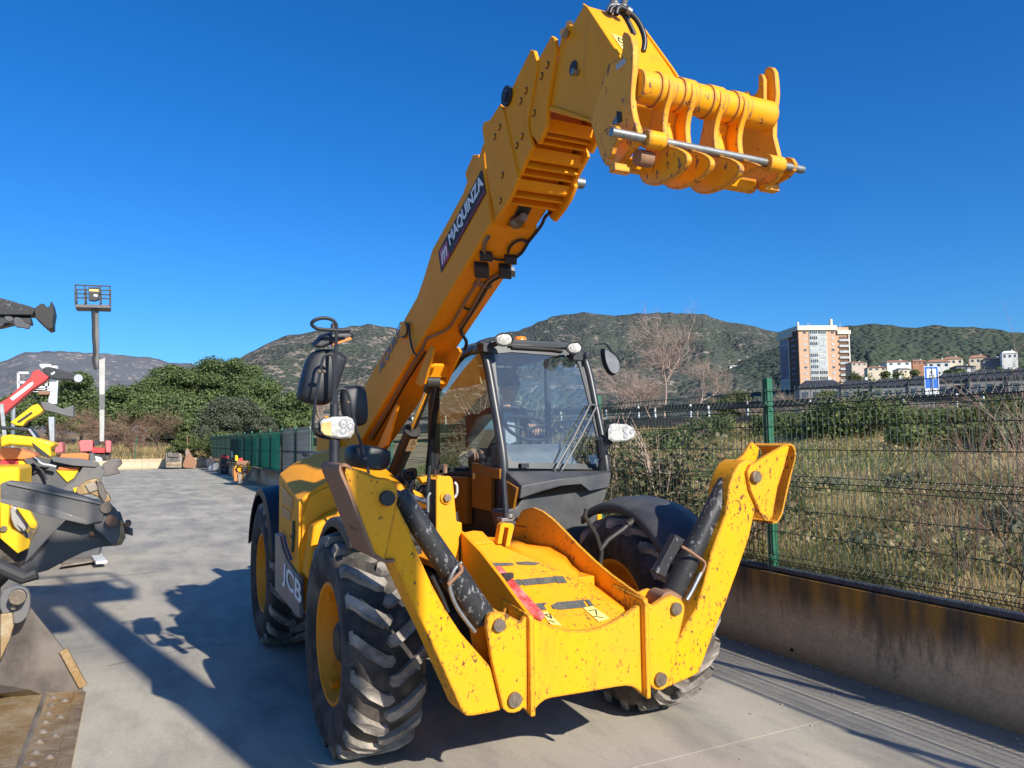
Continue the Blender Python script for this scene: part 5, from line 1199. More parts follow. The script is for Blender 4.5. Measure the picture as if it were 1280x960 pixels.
MH3 = hillmat('maquis_hill_middle', (.21, .17, .135), (.040, .047, .034), .20, .64, (.38, .31, .25))
MH4 = hillmat('pine_ridge', (.13, .115, .075), (.030, .042, .024), .22, .76)
hill('far_mountain', [(-500, 480), (-200, 470), (-80, 462), (0, 453), (30, 441), (60, 439), (100, 440), (140, 443), (190, 447), (215, 454), (250, 455), (300, 452), (360, 458), (450, 475)], 2600, 1200, 0, MH1, 1, 50)
H2 = hill('left_hill', [(190, 490), (225, 474), (270, 455), (300, 447), (330, 431), (360, 419), (400, 412), (440, 408), (460, 405), (490, 409), (520, 418), (560, 432), (600, 446), (680, 470)], 950, 250, 2, MH2, 2, 18)
H3 = hill('middle_hill', [(540, 455), (560, 443), (600, 425), (650, 412), (690, 396), (730, 390.5), (770, 395), (800, 391.5), (840, 391), (880, 393), (900, 401), (940, 407), (970, 414), (1000, 421), (1040, 430), (1120, 445)], 1200, 300, 2, MH3, 3, 26)
H4 = hill('right_ridge', [(900, 460), (940, 446), (980, 430), (1010, 418), (1040, 411), (1065, 407), (1090, 404), (1130, 409), (1180, 407), (1230, 410), (1280, 417), (1350, 424), (1500, 430), (1700, 440)], 720, 300, 3, MH4, 4, 14)

# ------------------------------------------------------------------ foliage generators
def leaves(name, clumps, n, size, m, parent=None, seed=1, flat=.3, asp=1.0, shell=.55, kind=None, tri=False, up=.25):
    rs = np.random.RandomState(seed); C_ = np.array([c[0] for c in clumps], float); Rr = np.array([c[1] for c in clumps], float)
    wgt = (Rr[:, 0]*Rr[:, 1]+Rr[:, 0]*Rr[:, 2]+Rr[:, 1]*Rr[:, 2]); wgt /= wgt.sum(); idx = rs.choice(len(clumps), n, p=wgt)
    d = rs.normal(size=(n, 3)); d /= np.linalg.norm(d, axis=1)[:, None]
    rad = shell+(1-shell)*rs.rand(n)**.6; rad *= 1+.18*rs.normal(size=n)*.6
    P = C_[idx]+d*Rr[idx]*rad[:, None]
    nrm = d*.9+rs.normal(size=(n, 3))*.7; nrm[:, 2] += up; nrm /= np.linalg.norm(nrm, axis=1)[:, None]
    t = np.cross(nrm, rs.normal(size=(n, 3))); t /= np.linalg.norm(t, axis=1)[:, None]; bt = np.cross(nrm, t)
    s = size*(.55+.9*rs.rand(n))[:, None]
    a = t*s*.5; b_ = bt*s*.5*asp
    if tri: vs = np.stack([P-a-b_, P+a-b_*.3, P+b_], 1).reshape(-1, 3); k = 3
    else: vs = np.stack([P-a, P-b_+nrm*s*.12, P+a, P+b_-nrm*s*.12], 1).reshape(-1, 3); k = 4
    me = bpy.data.meshes.new(name); me.vertices.add(len(vs)); me.vertices.foreach_set('co', vs.ravel())
    me.loops.add(n*k); me.polygons.add(n); me.loops.foreach_set('vertex_index', np.arange(n*k)); me.polygons.foreach_set('loop_start', np.arange(0, n*k, k)); me.polygons.foreach_set('loop_total', np.full(n, k))
    me.update(calc_edges=True); me.materials.append(m); o = bpy.data.objects.new(name, me); COL.objects.link(o)
    if parent is not None: setp(o, parent)
    if kind: o['kind'] = kind
    return o
M_pine = leafmat('pine_needles', [(.06, .09, .034), (.12, .165, .058), (.19, .24, .09), (.085, .12, .045)])
M_olive = leafmat('olive_leaves', [(.07, .085, .05), (.12, .135, .085), (.17, .18, .12), (.06, .07, .045)])
M_bush = leafmat('bush_leaves', [(.055, .075, .024), (.11, .15, .045), (.19, .23, .075), (.11, .10, .05)])
M_bramble = leafmat('bramble_leaves', [(.05, .055, .02), (.09, .12, .04), (.16, .13, .06), (.32, .19, .10), (.10, .12, .05), (.42, .33, .22)])
M_twig = simple('dry_twigs', (.33, .235, .19), .9, var=.3, sc=3)
M_twig2 = simple('brown_twigs', (.20, .12, .08), .9, var=.3, sc=3)
M_bark = simple('bark', (.11, .08, .06), .95, var=.3, sc=6, bump=.5)
def tree(px, ytop, wpx, D, lab, m=M_pine, n=5200, size=.42, seed=1, kind='pine_tree', group='trees beyond the far wall', squat=.62, nb=13, low=.25):
    rs = random.Random(seed); b = RP(px, D); W = wpx*D/FPX
    d = at(px, ytop, D=1)-CAM_C; H = CAM_C.z+d.z/sqrt(d.x**2+d.y**2)*D-b.z
    t = thing(kind, lab, 'tree', b, group); mb = MB()
    mb.tube([b+V(0, 0, -.3), b+V(rs.uniform(-.2, .2), 0, H*.25), b+V(rs.uniform(-.4, .4), .1, H*.6)], [.18, .14, .07], 7)
    cl = []
    for i in range(nb):
        a = rs.uniform(0, 2*pi); q = rs.random()**.5; hh = rs.uniform(low, .93)
        lim = (1-((hh-.45)/.58)**2); lim = sqrt(max(.08, lim))
        c = b+V(cos(a)*q*W*.40*lim, sin(a)*q*W*.40*lim, hh*H); r_ = W*rs.uniform(.13, .22)
        c.z = min(c.z, b.z+H-r_*squat); cl.append(((c.x, c.y, c.z), (r_, r_, r_*squat)))
        mb.tube([b+V(0, 0, H*.3), (b+V(0, 0, H*.45)+c)/2, c], [.08, .05, .02], 5)
    cl.append(((b.x, b.y, b.z+H*.55), (W*.3, W*.3, H*.36)))
    mb.build('trunk', M_bark, t); leaves('crown', cl, int(n*3.4), size*.42, m, t, seed, shell=.45)
    return t
PT = 'pine tree beyond the cream wall, '
tree(60, 474, 78, 88, 'dark pine behind the red boom at the far left', seed=11, n=4000); tree(102, 466, 70, 84, 'pine right behind the boom lift mast', seed=12)
tree(140, 482, 60, 80, 'low pine just right of the boom lift mast', seed=13, n=3500); tree(180, 470, 70, 82, 'rounded pine above the leafless thicket', seed=14); tree(212, 455, 74, 86, 'tall pine left of the middle of the clump', seed=15)
tree(252, 446, 92, 88, 'tallest widest pine in the middle of the clump', seed=16, n=7500); tree(296, 447, 78, 85, 'tall pine right of the middle of the clump', seed=17, n=6500); tree(330, 462, 66, 80, 'pine on the right shoulder of the clump', seed=18, n=5500)
tree(352, 486, 60, 72, 'low spreading pine above the green screen', seed=19); tree(226, 490, 70, 70, 'near pine below the tall ones', seed=20); tree(378, 498, 40, 78, 'small pine at the right end of the clump', seed=41, n=2500); tree(20, 492, 60, 80, 'low dark tree left of the white work platform', seed=42, n=3000)
tree(276, 496, 86, 62, 'silvery olive tree in front of the pines', M_olive, 9000, .26, 21, 'olive_tree', low=.1); tree(325, 520, 46, 60, 'small olive bush above the green screen', M_olive, 3500, .24, 22, 'olive_tree', low=.1)
tree(235, 540, 50, 57, 'dark shrub behind the rusty bucket', M_bush, 3000, .22, 23, 'shrub', 'shrubs behind the far wall', low=.05); tree(268, 538, 54, 55, 'dark shrub behind the far wall next to the gap', M_bush, 3500, .2, 24, 'shrub', 'shrubs behind the far wall', low=.05)
tree(915, 487, 56, 70, 'round green bush left of the green fence post', M_bush, 4500, .28, 25, 'bush', 'bushes near the road', low=.05); tree(1032, 488, 40, 75, 'dark green tree below the apartment block', M_bush, 3500, .28, 26, 'bush', 'bushes near the road', low=.05)

def bare(base, H, W, seed, m, name, lab, cat='tree', group=None, depth=5, kids=4, thick=.06, up=.5, lean=(0, 0)):
    rs = random.Random(seed); t = thing(name, lab, cat, base, group); mt, mc = MB(), MB()
    def grow(p, d, L, r, k):
        pts = [p]; q = p; dd = d.copy()
        for s in range(3):
            dd = (dd+V(rs.gauss(0, .16), rs.gauss(0, .16), rs.gauss(0, .10)+.05*up)).normalized(); q = q+dd*L/3; pts.append(q)
        (mt if k >= depth-1 else mc).tube(pts, [r, r*.85, r*.7, r*.55], 5 if r > .03 else 3, cap=False)
        if k == 0: return
        for i in range(kids):
            a = rs.random()*2*pi; sp = rs.uniform(.35, .95); ax = dd.orthogonal().normalized(); ax.rotate(Matrix.Rotation(a, 3, dd))
            nd = (dd*cos(sp)+ax*sin(sp)); nd.x *= W; nd.y *= W; nd.z += up*.15; nd.normalize(); j = rs.choice((1, 2, 3))
            grow(pts[j], nd, L*rs.uniform(.55, .85), r*.55, k-1)
    L0 = H*.34
    grow(Vector(base), V(lean[0], lean[1], 1).normalized(), L0, thick, depth)
    mt.build('trunk', M_bark if m is M_twig2 else m, t, sm=False, fix=False)
    o = mc.build('twigs', m, t, sm=False, fix=False); o['kind'] = 'stuff'; return t
GB = 'leafless trees beyond the road'
bare(RP(830, 52), 8.6, 1.15, 31, M_twig, 'bare_tree', 'big pale leafless tree behind the fence, right of the cab', group=GB, depth=6, kids=4, thick=.11)
bare(RP(872, 56), 6.6, 1.2, 32, M_twig, 'bare_tree', 'leafless tree right of the big pale one', group=GB, depth=6, kids=4, thick=.08)
bare(RP(780, 50), 6.6, 1.2, 33, M_twig, 'bare_tree', 'leafless tree behind the roof corner mirror', group=GB, depth=6, kids=4, thick=.08)
bare(RP(815, 44), 4.2, 1.4, 34, M_twig, 'bare_tree', 'low leafless thicket below the big pale tree', group=GB, depth=5, kids=5, thick=.06)
bare(RP(168, 60), 6.0, 1.6, 35, M_twig2, 'bare_tree', 'brown leafless tree behind the far wall, in front of the pines', group='leafless trees behind the far wall', depth=5, kids=5, thick=.08)
bare(RP(140, 62), 4.8, 1.7, 36, M_twig2, 'bare_tree', 'brown leafless thicket right of the boom lift mast', group='leafless trees behind the far wall', depth=5, kids=5, thick=.06)
bare(RP(200, 58), 4.2, 1.6, 37, M_twig2, 'bare_tree', 'brown leafless thicket under the rounded pine', group='leafless trees behind the far wall', depth=5, kids=5, thick=.06)
bare(RP(70, 60), 4.0, 1.9, 38, M_twig2, 'bare_tree', 'brown leafless thicket behind the red and yellow booms', group='leafless trees behind the far wall', depth=5, kids=5, thick=.06)
bare(RP(470, 120), 15, 1.2, 39, M_twig, 'bare_tree', 'pale leafless trees on the slope left of the boom', group='leafless trees left of the boom', depth=6, kids=4, thick=.12)
bare(RP(405, 90), 9, 1.2, 40, M_twig, 'bare_tree', 'pale leafless tree behind the near mirrors', group='leafless trees left of the boom', depth=6, kids=4, thick=.10)
for i, (px, D, H) in enumerate(((975, 66, 3.6), (1010, 70, 3.4), (1055, 64, 3.2), (1090, 70, 3.2), (1130, 62, 2.8), (1190, 60, 2.4), (940, 60, 3.0))):
    bare(RP(px, D), H, 1.8, 50+i, M_twig, 'bare_shrub', ['grey twiggy shrub right of the green fence post', 'grey twiggy shrub under the apartment block', 'grey twiggy shrub right of the apartment block', 'grey twiggy shrub before the dark roofs', 'grey twiggy shrub left of the road sign', 'grey twiggy shrub right of the road sign', 'grey twiggy shrub beside the round green bush'][i], 'shrub', 'twiggy shrubs beyond the road', depth=4, kids=6, thick=.05)
# thin bare bushes right behind the fence
NS = [((2.95, -1.5), 2.3, (.0, .1), 60), ((3.5, -1.25), 2.0, (.15, .0), 61), ((3.0, -.95), 1.5, (-.1, .25), 62), ((3.6, -.3), 1.2, (-.2, .1), 63), ((3.2, .9), .8, (.1, .2), 64), ((4.4, -1.3), 1.7, (.1, .2), 65), ((3.6, 1.9), .9, (.0, -.2), 66), ((3.0, 3.2), .9, (.1, 0), 67), ((3.4, 4.6), .9, (.1, 0), 68), ((3.15, -1.25), 1.7, (.1, .1), 69), ((3.5, -.7), 1.5, (-.1, .2), 70), ((3.3, -1.75), 1.9, (.0, .2), 71)]
LB = ['bare brown shrub against the fence at the right edge', 'tall bare shrub with long twigs reaching above the fence', 'low bare stems just behind the fence right of the wall joint', 'bare stems in the dry grass behind the low stems', 'small bare shrub right of the green post', 'tall thin bare shrub at the right edge behind the others', 'small bare shrub in the field beyond the post', 'bare stems tangled in the brambles', 'bare stems left of the green post', 'dense brown bare shrub at the lower right edge', 'brown bare shrub behind the dense one at the lower right', 'brown bare shrub nearest the camera at the right edge']
for i, ((x, y), H, ln, sd_) in enumerate(NS):
    bare(V(x, y, field_h(x, y)-.05), H*1.15, .7, sd_, M_twig2 if i != 1 else M_twig, 'bare_shrub', LB[i], 'shrub', 'bare shrubs behind the fence', depth=3, kids=5, thick=.008, up=.9, lean=ln)
# brambles and bushes behind the fence
def shrub(x, y, w, h, lab, m, n, size, seed, group='brambles behind the fence', name='bramble_bush', deep=1.0):
    rs = random.Random(seed); z = field_h(x, y); t = thing(name, lab, 'bush', (x, y, z), group); cl = []
    for i in range(9): a = rs.random()*6.28; q = rs.random()*.6; r_ = rs.uniform(.25, .45); cl.append(((x+cos(a)*q*w, y+sin(a)*q*w*deep, z+h*rs.uniform(.15, .7)), (w*r_, w*r_*deep, h*r_)))
    leaves('foliage', cl, n, size, m, t, seed, shell=.3)
    mb = MB()
    for i in range(26):
        a = rs.random()*6.28; L = rs.uniform(.5, 1.15); e = V(cos(a)*w*.6*L, sin(a)*w*.6*L*deep, h*rs.uniform(.5, 1.15)); mb.tube([V(x, y, z), V(x, y, z)+e*.5+V(0, 0, h*.3), V(x, y, z)+e], [.008, .006, .003], 3, cap=False)
    mb.build('stems', M_twig, t, sm=False, fix=False)['kind'] = 'stuff'; return t
for i, (x, y, w, h, n) in enumerate(((3.2, 2.6, .8, 1.2, 2600), (3.4, 4.0, .9, 1.35, 3000), (3.2, 5.6, .9, 1.5, 3000), (3.5, 7.4, 1.1, 1.6, 3200), (4.2, 9.8, 1.4, 1.8, 3200), (3.3, 1.4, .7, .75, 1500), (4.6, 5.5, 1.3, 1.0, 2400))):
    shrub(x, y, w, h, ['bramble bush just left of the green post', 'bramble bush behind the far fender', 'bramble bush behind the right headlight', 'bramble bush right behind the cab', 'far bramble bush showing past the cab', 'low brambles right of the green post base', 'wide low brambles away from the fence'][i], M_bramble, n, .05, 80+i)
for i, (px, D, w, h) in enumerate(((1045, 26, 2.3, 1.5), (1085, 25, 2.6, 1.9), (1125, 27, 2.2, 1.4), (1010, 28, 1.8, 1.0), (1200, 27, 2.4, 1.1), (1255, 24, 2.2, 1.2), (885, 30, 2.0, 1.3), (850, 26, 1.6, 1.0), (980, 31, 1.8, .9), (1290, 18, 1.4, .9), (1170, 20, 1.2, .6))):
    p = RP(px, D); shrub(p.x, p.y, w*1.2, h*.68, ['dark green bush left of the big one in the field', 'biggest dark green bush in the middle of the field', 'dark green bush below the road sign', 'low green bush right of the green post', 'spreading green bush right of the road sign', 'green bush at the right edge of the field', 'green bush near the road behind the lamp', 'green bush beside the right headlight', 'small green bush behind the folded leg', 'greyish green bush by the tall bare shrubs', 'small green bush in the dry grass'][i], M_bush, 4200, .085, 100+i, 'green bushes in the field', 'green_bush')
# ---- grass
def grass(name, m, n, fn, h0, h1, wd, seed, lab=None):
    rs = np.random.RandomState(seed); P = []
    while len(P) < n:
        p = fn(rs)
        if p is not None: P.append(p)
    P = np.array(P); ang = rs.rand(n)*2*pi; h = h0+(h1-h0)*rs.rand(n)**1.6; w_ = wd*(.6+.8*rs.rand(n)); dist = np.hypot(P[:, 0]-CAM_C.x, P[:, 1]-CAM_C.y); w_ *= np.clip(dist/7, 1, 5)
    z = np.array([field_h(x, y) for x, y in P[:, :2]])-.02; ln = rs.normal(size=(n, 2))*.35*h[:, None]
    a = np.stack([P[:, 0]-np.cos(ang)*w_, P[:, 1]-np.sin(ang)*w_, z], 1); b_ = np.stack([P[:, 0]+np.cos(ang)*w_, P[:, 1]+np.sin(ang)*w_, z], 1)
    c_ = np.stack([P[:, 0]+ln[:, 0], P[:, 1]+ln[:, 1], z+h], 1); vs = np.stack([a, b_, c_], 1).reshape(-1, 3)
    me = bpy.data.meshes.new(name); me.vertices.add(n*3); me.vertices.foreach_set('co', vs.ravel()); me.loops.add(n*3); me.polygons.add(n)
    me.loops.foreach_set('vertex_index', np.arange(n*3)); me.polygons.foreach_set('loop_start', np.arange(0, n*3, 3)); me.polygons.foreach_set('loop_total', np.full(n, 3)); me.update(calc_edges=True)
    me.materials.append(m); o = bpy.data.objects.new(name, me); COL.objects.link(o); o['kind'] = 'stuff'
    if lab: o['label'] = lab; o['category'] = 'grass'
    return o
M_dry = leafmat('dry_grass', [(.42, .29, .12), (.62, .47, .22), (.76, .61, .32), (.28, .17, .08), (.50, .40, .16)], .4)
M_grn = leafmat('green_grass', [(.08, .13, .03), (.15, .20, .05), (.24, .27, .09)], .35)
def near_pt(rs, thr=None, sgn=1):
    d = rs.rand()**2.0*34+.12; y = rs.uniform(-3, 14+d*1.3); x = 2.72+d
    if sgn and noise.noise(Vector((x*.45, y*.45, 7)))*sgn < (thr or -.15): return None
    return (x, y)
grass('dry_grass', M_dry, 80000, lambda rs: near_pt(rs, -.10, 1), .07, .30, .0035, 5, 'dry straw coloured grass covering the field behind the fence')
grass('green_grass', M_grn, 62000, lambda rs: near_pt(rs, -.08, -1), .06, .30, .004, 6, 'green grass patches in the field behind the fence')
grass('far_dry_grass', M_dry, 16000, lambda rs: (rs.uniform(-22, 6), FY+.4+rs.rand()**1.3*22), .25, .75, .006, 8, 'tall dry grass behind the cream far wall')
M_weed = leafmat('mixed_weeds', [(.07, .10, .03), (.15, .18, .05), (.30, .24, .10), (.42, .31, .16), (.20, .13, .06), (.55, .44, .26), (.14, .15, .06)], .3)
rs_ = random.Random(9); cl = []
for _ in range(420):
    d_ = rs_.random()**1.6*15+.5; y_ = rs_.uniform(-3, 10+d_); x_ = 2.75+d_; q_ = rs_.uniform(.12, .38); cl.append(((x_, y_, field_h(x_, y_)+q_*.35), (q_, q_, q_*rs_.uniform(.4, .9))))
o = leaves('mixed_weeds', cl, 42000, .055, M_weed, None, 79, shell=.2, kind='stuff', asp=.6); tag(o, 'mixed green and dead weeds scattered through the dry grass', 'weeds')
# dead leaf litter and broad leaf weeds near the fence
cl = [((R.uniform(2.8, 6.5), y, 0), (.4, .5, .08)) for y in np.linspace(-2, 9, 60)]
cl = [((c[0][0], c[0][1], field_h(c[0][0], c[0][1])+.06), c[1]) for c in cl]
o = leaves('weed_leaves', cl, 9000, .045, M_bramble, None, 77, shell=.05, kind='stuff'); tag(o, 'low broad leaved weeds and leaf litter behind the fence', 'weeds')
cl = [((x, y, field_h(x, y)+.12), (.22, .22, .15)) for x, y in [(R.uniform(3.2, 9), R.uniform(-2, 9)) for _ in range(17)]]
o = leaves('grey_weeds', cl, 1500, .09, M_olive, None, 78, shell=.2, kind='stuff', asp=.5); tag(o, 'clumps of greyish green weeds in the dry grass', 'weeds')

# ------------------------------------------------------------------ apartment block
M_brick = simple('brick_cladding', (.56, .34, .22), .9, var=.12, sc=1.5); M_cream = simple('cream_render', (.66, .60, .48), .8, var=.06, sc=1)
M_win = simple('window_dark', (.05, .07, .10), .12, var=.3, sc=.6); M_winl = simple('window_pale', (.40, .42, .44), .3, var=.3, sc=.8); M_bluegl = simple('blue_glazing', (.10, .13, .24), .2, var=.3, sc=.3); M_dkbrick = simple('brown_and_shaded_brick', (.16, .09, .06), .9, var=.15, sc=1)
def apartment():
    D = 430; c = RP(1003, D, 3.0); s_ = thing('apartment_building', 'tall brick and cream apartment block standing above the field', 'building', c)
    rx = V(_r.x, _r.y, 0).normalized(); fx = V(_f.x, _f.y, 0).normalized(); vd = (V(c.x, c.y, 0)-V(CAM_C.x, CAM_C.y, 0)).normalized(); rr = V(vd.y, -vd.x, 0)
    a = radians(-24); ex = rr*cos(a)-vd*sin(a)*-1*-1; ex = (rr*cos(a)-vd*sin(a)); ex = rr*cos(radians(24))+vd*sin(radians(24)); ey = vd*cos(radians(24))-rr*sin(radians(24))
    zt = lambda y: CAM_C.z+(at(1003, y, D=1)-CAM_C).z/sqrt((at(1003, y, D=1)-CAM_C).x**2+(at(1003, y, D=1)-CAM_C).y**2)*D
    T = zt(409); FH = (zt(411)-zt(469))/8
    def P(u, v, z): return V(c.x, c.y, 0)+ex*u+ey*v+V(0, 0, z)
    def bx(u0, u1, v0, v1, z0, z1, name, m, bev=0):
        mb = MB(); mb.plate([P(u0, v0, z0), P(u1, v0, z0), P(u1, v1, z0), P(u0, v1, z0)], (0, 0, z1-z0)); return mb.build(name, m, s_, bev=bev, sm=False)
    bx(0, 27.5, 0, 24, -2, T, 'brick_wall', M_brick); bx(-.25, 0, 0.2, 12, -2, T-1, 'side_wall', M_dkbrick); bx(-.5, 0, 12, 24, -2, T-4, 'side_wall', M_cream)  # dark brick flank has the shade of that side put into its colour
    bx(-.8, 20.8, -1.0, 24.5, T-1.6, T+.9, 'roof_parapet', M_cream, .05); bx(20.9, 28.2, -1.0, 24.5, T-3.8, T-1.7, 'roof_parapet', M_cream, .05); bx(-1.6, -.6, 6, 25, T-4.2, T-1.7, 'roof_parapet', M_cream, .05)
    bx(1.5, 2.3, 4, 5, T+.8, T+3.6, 'chimney', M_cream); bx(19.8, 20.9, 4, 6, T+.8, T+5, 'chimney', M_cream); bx(27, 27.6, -.6, .4, -2, T-3, 'corner_column', M_cream)
    mb = MB()
    for u in (8, 9, 26): mb.tube([P(u, 6, T), P(u, 6, T+3)], .12, 4)
    mb.build('antenna', M_cream, s_, kind='stuff')
    bx(5.6, 15.2, -.25, 0, 3, T-1.7, 'glazed_bay', M_cream)
    for k in range(9):
        z0 = T-1.9-FH*(k+1)+.7
        for q, (u0, u1) in enumerate(((5.9, 10.1), (10.6, 14.9))):
            w0 = bx(u0, u1, -.36, -.24, z0+.9, z0+2.6, 'window', M_win if R.random() < .6 else M_winl)
            bx(u0, u1, -.42, -.24, z0-.1, z0+.75, 'window_panel', M_winl)
            for j in range(1, 4): bx(u0+(u1-u0)*j/4-.08, u0+(u1-u0)*j/4+.08, -.40, -.35, z0+.9, z0+2.6, 'mullion', M_cream)
        for u in (2.6, 17.8): bx(u, u+1.5, -.12, .02, z0+.9, z0+1.9, 'window', M_winl if k % 3 else M_win); 
        for u in (2.55, 17.75): bx(u, u+1.6, -.18, -.02, z0+.75, z0+.9, 'window_sill', M_cream)
        if k > 0:
            bx(22.0, 26.9, -.10, .02, z0+.4, z0+2.4, 'balcony_opening', M_dkbrick); bx(21.8, 27.0, -.9, .02, z0-.2, z0+.02, 'balcony_slab', M_cream); bx(21.8, 27.0, -.9, -.82, z0+.02, z0+.95, 'balcony_rail', M_winl)
            bx(-.62, -.50, 13, 23.5, z0+.1, z0+2.7, 'side_glazing', M_bluegl if k < 8 else M_winl); bx(-.66, -.48, 12.2, 23.8, z0-.3, z0+.1, 'side_slab', M_winl if k in (1, 8) else M_bluegl)
            bx(-.36, -.24, 3.5, 9, z0+1.0, z0+1.9, 'side_window', M_bluegl)
apartment()
for i, (px_, yt, w_, D_) in enumerate(((1068, 462, 22, 240), (1088, 466, 20, 235), (1112, 462, 18, 250), (1128, 463, 20, 240), (1146, 466, 16, 200), (1170, 465, 18, 215), (1192, 463, 16, 230), (1214, 459, 20, 240), (1238, 460, 20, 230), (1262, 458, 18, 225), (1282, 454, 22, 230))):
    tree(px_, yt-7, w_*1.6, D_, ['small dark tree at the foot of the apartment block', 'small tree left of the ochre houses', 'small tree under the long cream house', 'small tree beside the ochre gable', 'small tree left of the road sign, above the dark roofs', 'small tree right above the road sign', 'small tree between the white and ochre houses', 'small tree below the hipped ochre house', 'small tree below the grey gabled house', 'small tree under the bright white house', 'small tree at the right edge of the slope'][i], M_bush, 1500, .8, 200+i, 'tree', 'small trees among the houses', low=.1, nb=7)
# ------------------------------------------------------------------ houses
M_roof = simple('terracotta_roof', (.36, .18, .11), .9, var=.2, sc=1); M_droof = simple('dark_roof', (.035, .035, .042), .75, var=.2, sc=.5); M_hw = simple('house_white', (.74, .71, .65), .85, var=.08, sc=.5); M_ho = simple('house_ochre', (.66, .55, .40), .85, var=.1, sc=.5); M_hg = simple('house_grey', (.22, .21, .21), .85, var=.15, sc=.5); M_hp = simple('house_pink', (.50, .40, .33), .85, var=.1, sc=.5)
def house(px, yb, wpx, hpx, D, wallm, roofm, lab, cat='house', group=None, gable=True, nw=3, dep=.8, dark=False, ang=.3):
    p = RP(px, D, 0); zc = lambda y: CAM_C.z+(at(px, y, D=1)-CAM_C).z/sqrt((at(px, y, D=1)-CAM_C).x**2+(at(px, y, D=1)-CAM_C).y**2)*D
    z0 = zc(yb); H = hpx*D/FPX*(.8 if group and 'slope' in group else 1); W = wpx*D/FPX; t = thing('house', lab, cat, (p.x, p.y, z0), group)
    vd = (V(p.x, p.y, 0)-V(CAM_C.x, CAM_C.y, 0)).normalized(); rr = V(vd.y, -vd.x, 0); ex = rr*cos(ang)+vd*sin(ang); ey = vd*cos(ang)-rr*sin(ang); Dp = W*dep
    P = lambda u, v, z: V(p.x, p.y, z0)+ex*u+ey*v+V(0, 0, z)
    Hw = H*(.68 if gable else .93)
    mb = MB(); mb.plate([P(-W/2, 0, -12), P(W/2, 0, -12), P(W/2, Dp, -12), P(-W/2, Dp, -12)], (0, 0, 12+Hw)); mb.build('wall', wallm, t, sm=False)
    mb = MB(); e = W*.05
    if gable:
        A = [P(-W/2-e, -e, Hw), P(W/2+e, -e, Hw), P(W/2+e, Dp+e, Hw), P(-W/2-e, Dp+e, Hw)]; r0, r1 = P(-W/2*.6, Dp/2, H), P(W/2*.6, Dp/2, H)
        mb.add(A+[r0, r1], [(0, 1, 5, 4), (1, 2, 5), (2, 3, 4, 5), (3, 0, 4), (3, 2, 1, 0)])
    else: mb.plate([P(-W/2-e, -e, Hw), P(W/2+e, -e, Hw), P(W/2+e, Dp+e, Hw), P(-W/2-e, Dp+e, Hw)], (0, 0, H*.09))
    mb.build('roof', roofm, t, sm=False)
    for k in range(nw):
        u = -W/2+W*(k+.5)/nw; mb = MB(); mb.plate([P(u-W*.07, -.05, Hw*.35), P(u+W*.07, -.05, Hw*.35), P(u+W*.07, -.05, Hw*.75), P(u-W*.07, -.05, Hw*.75)], ey*.1); mb.build('window', M_win, t, sm=False)
    mb = MB(); mb.plate([P(W*.2, Dp*.5, Hw), P(W*.27, Dp*.5, Hw), P(W*.27, Dp*.58, Hw), P(W*.2, Dp*.58, Hw)], (0, 0, H-Hw+H*.12)); mb.build('chimney', M_hw, t, sm=False)
G1 = 'houses on the slope right of the apartment block'; G2 = 'houses on the slope left of the apartment block'; G3 = 'dark roofed houses along the road'
for a_ in ((1128, 458, 26, 10, 380, M_hw, M_roof, 'low cream house with long roof left of the red roofed gable'), (1154, 456, 14, 8, 385, M_roof, M_roof, 'small red house beside the cream one'), (1178, 461, 22, 14, 370, M_hw, M_roof, 'white house with terracotta roof above the road sign'), (1197, 456, 18, 12, 375, M_ho, M_roof, 'ochre house right of the white terracotta one'), (1228, 455, 16, 13, 380, M_ho, M_roof, 'small ochre house with hipped terracotta roof'), (1268, 449, 14, 12, 360, M_hw, M_hw, 'bright white house highest at the right edge'), (1248, 455, 20, 10, 365, M_hg, M_droof, 'grey gabled house before the bright white one'), (1100, 464, 20, 8, 370, M_ho, M_roof, 'low ochre house left on the slope'), (1078, 458, 18, 8, 420, M_hp, M_roof, 'pinkish house next to the apartment block'), (1136, 468, 16, 10, 300, M_ho, M_hg, 'ochre gable end below the long cream house'), (1212, 463, 20, 8, 350, M_hg, M_droof, 'grey house in the middle of the slope')): house(*a_, group=G1, ang=R.uniform(.1, .5))
for a_ in ((897, 462.5, 12, 4.5, 700, M_hw, M_hw, 'leftmost small white house under the middle hill'), (910, 461, 12, 6, 700, M_hg, M_hw, 'white and grey house second from the left'), (924, 461, 17, 6, 690, M_hw, M_hw, 'wide white house in the row under the hill'), (936, 461, 8, 5, 690, M_hw, M_hg, 'narrow white house right of the wide one'), (950, 463.5, 16, 5, 680, M_dkbrick, M_hp, 'low brown house in the row'), (963, 463, 10, 8, 670, M_ho, M_roof, 'ochre house just left of the apartment block'), (975, 462, 9, 7, 670, M_hw, M_roof, 'pale house touching the apartment block outline')): house(*a_, group=G2, nw=2, ang=.2)
for i, (px, w_, h_, D) in enumerate(((1030, 50, 22, 150), (1078, 40, 20, 140), (1120, 44, 20, 135), (1165, 40, 22, 128), (1205, 46, 24, 120), (1250, 50, 26, 115), (1300, 50, 26, 110))):
    house(px, 506-i*1.2, w_, h_+8, D, M_hg, M_droof, ['dark roofed house in front of the apartment block', 'dark roofed house right below the apartment block', 'dark roofed house with a pale gable before the slope', 'dark roofed house behind the road sign', 'dark roofed house right of the road sign', 'dark roofed house with a white chimney near the right edge', 'dark roofed house cut by the right edge'][i], group=G3, nw=4, ang=.15)

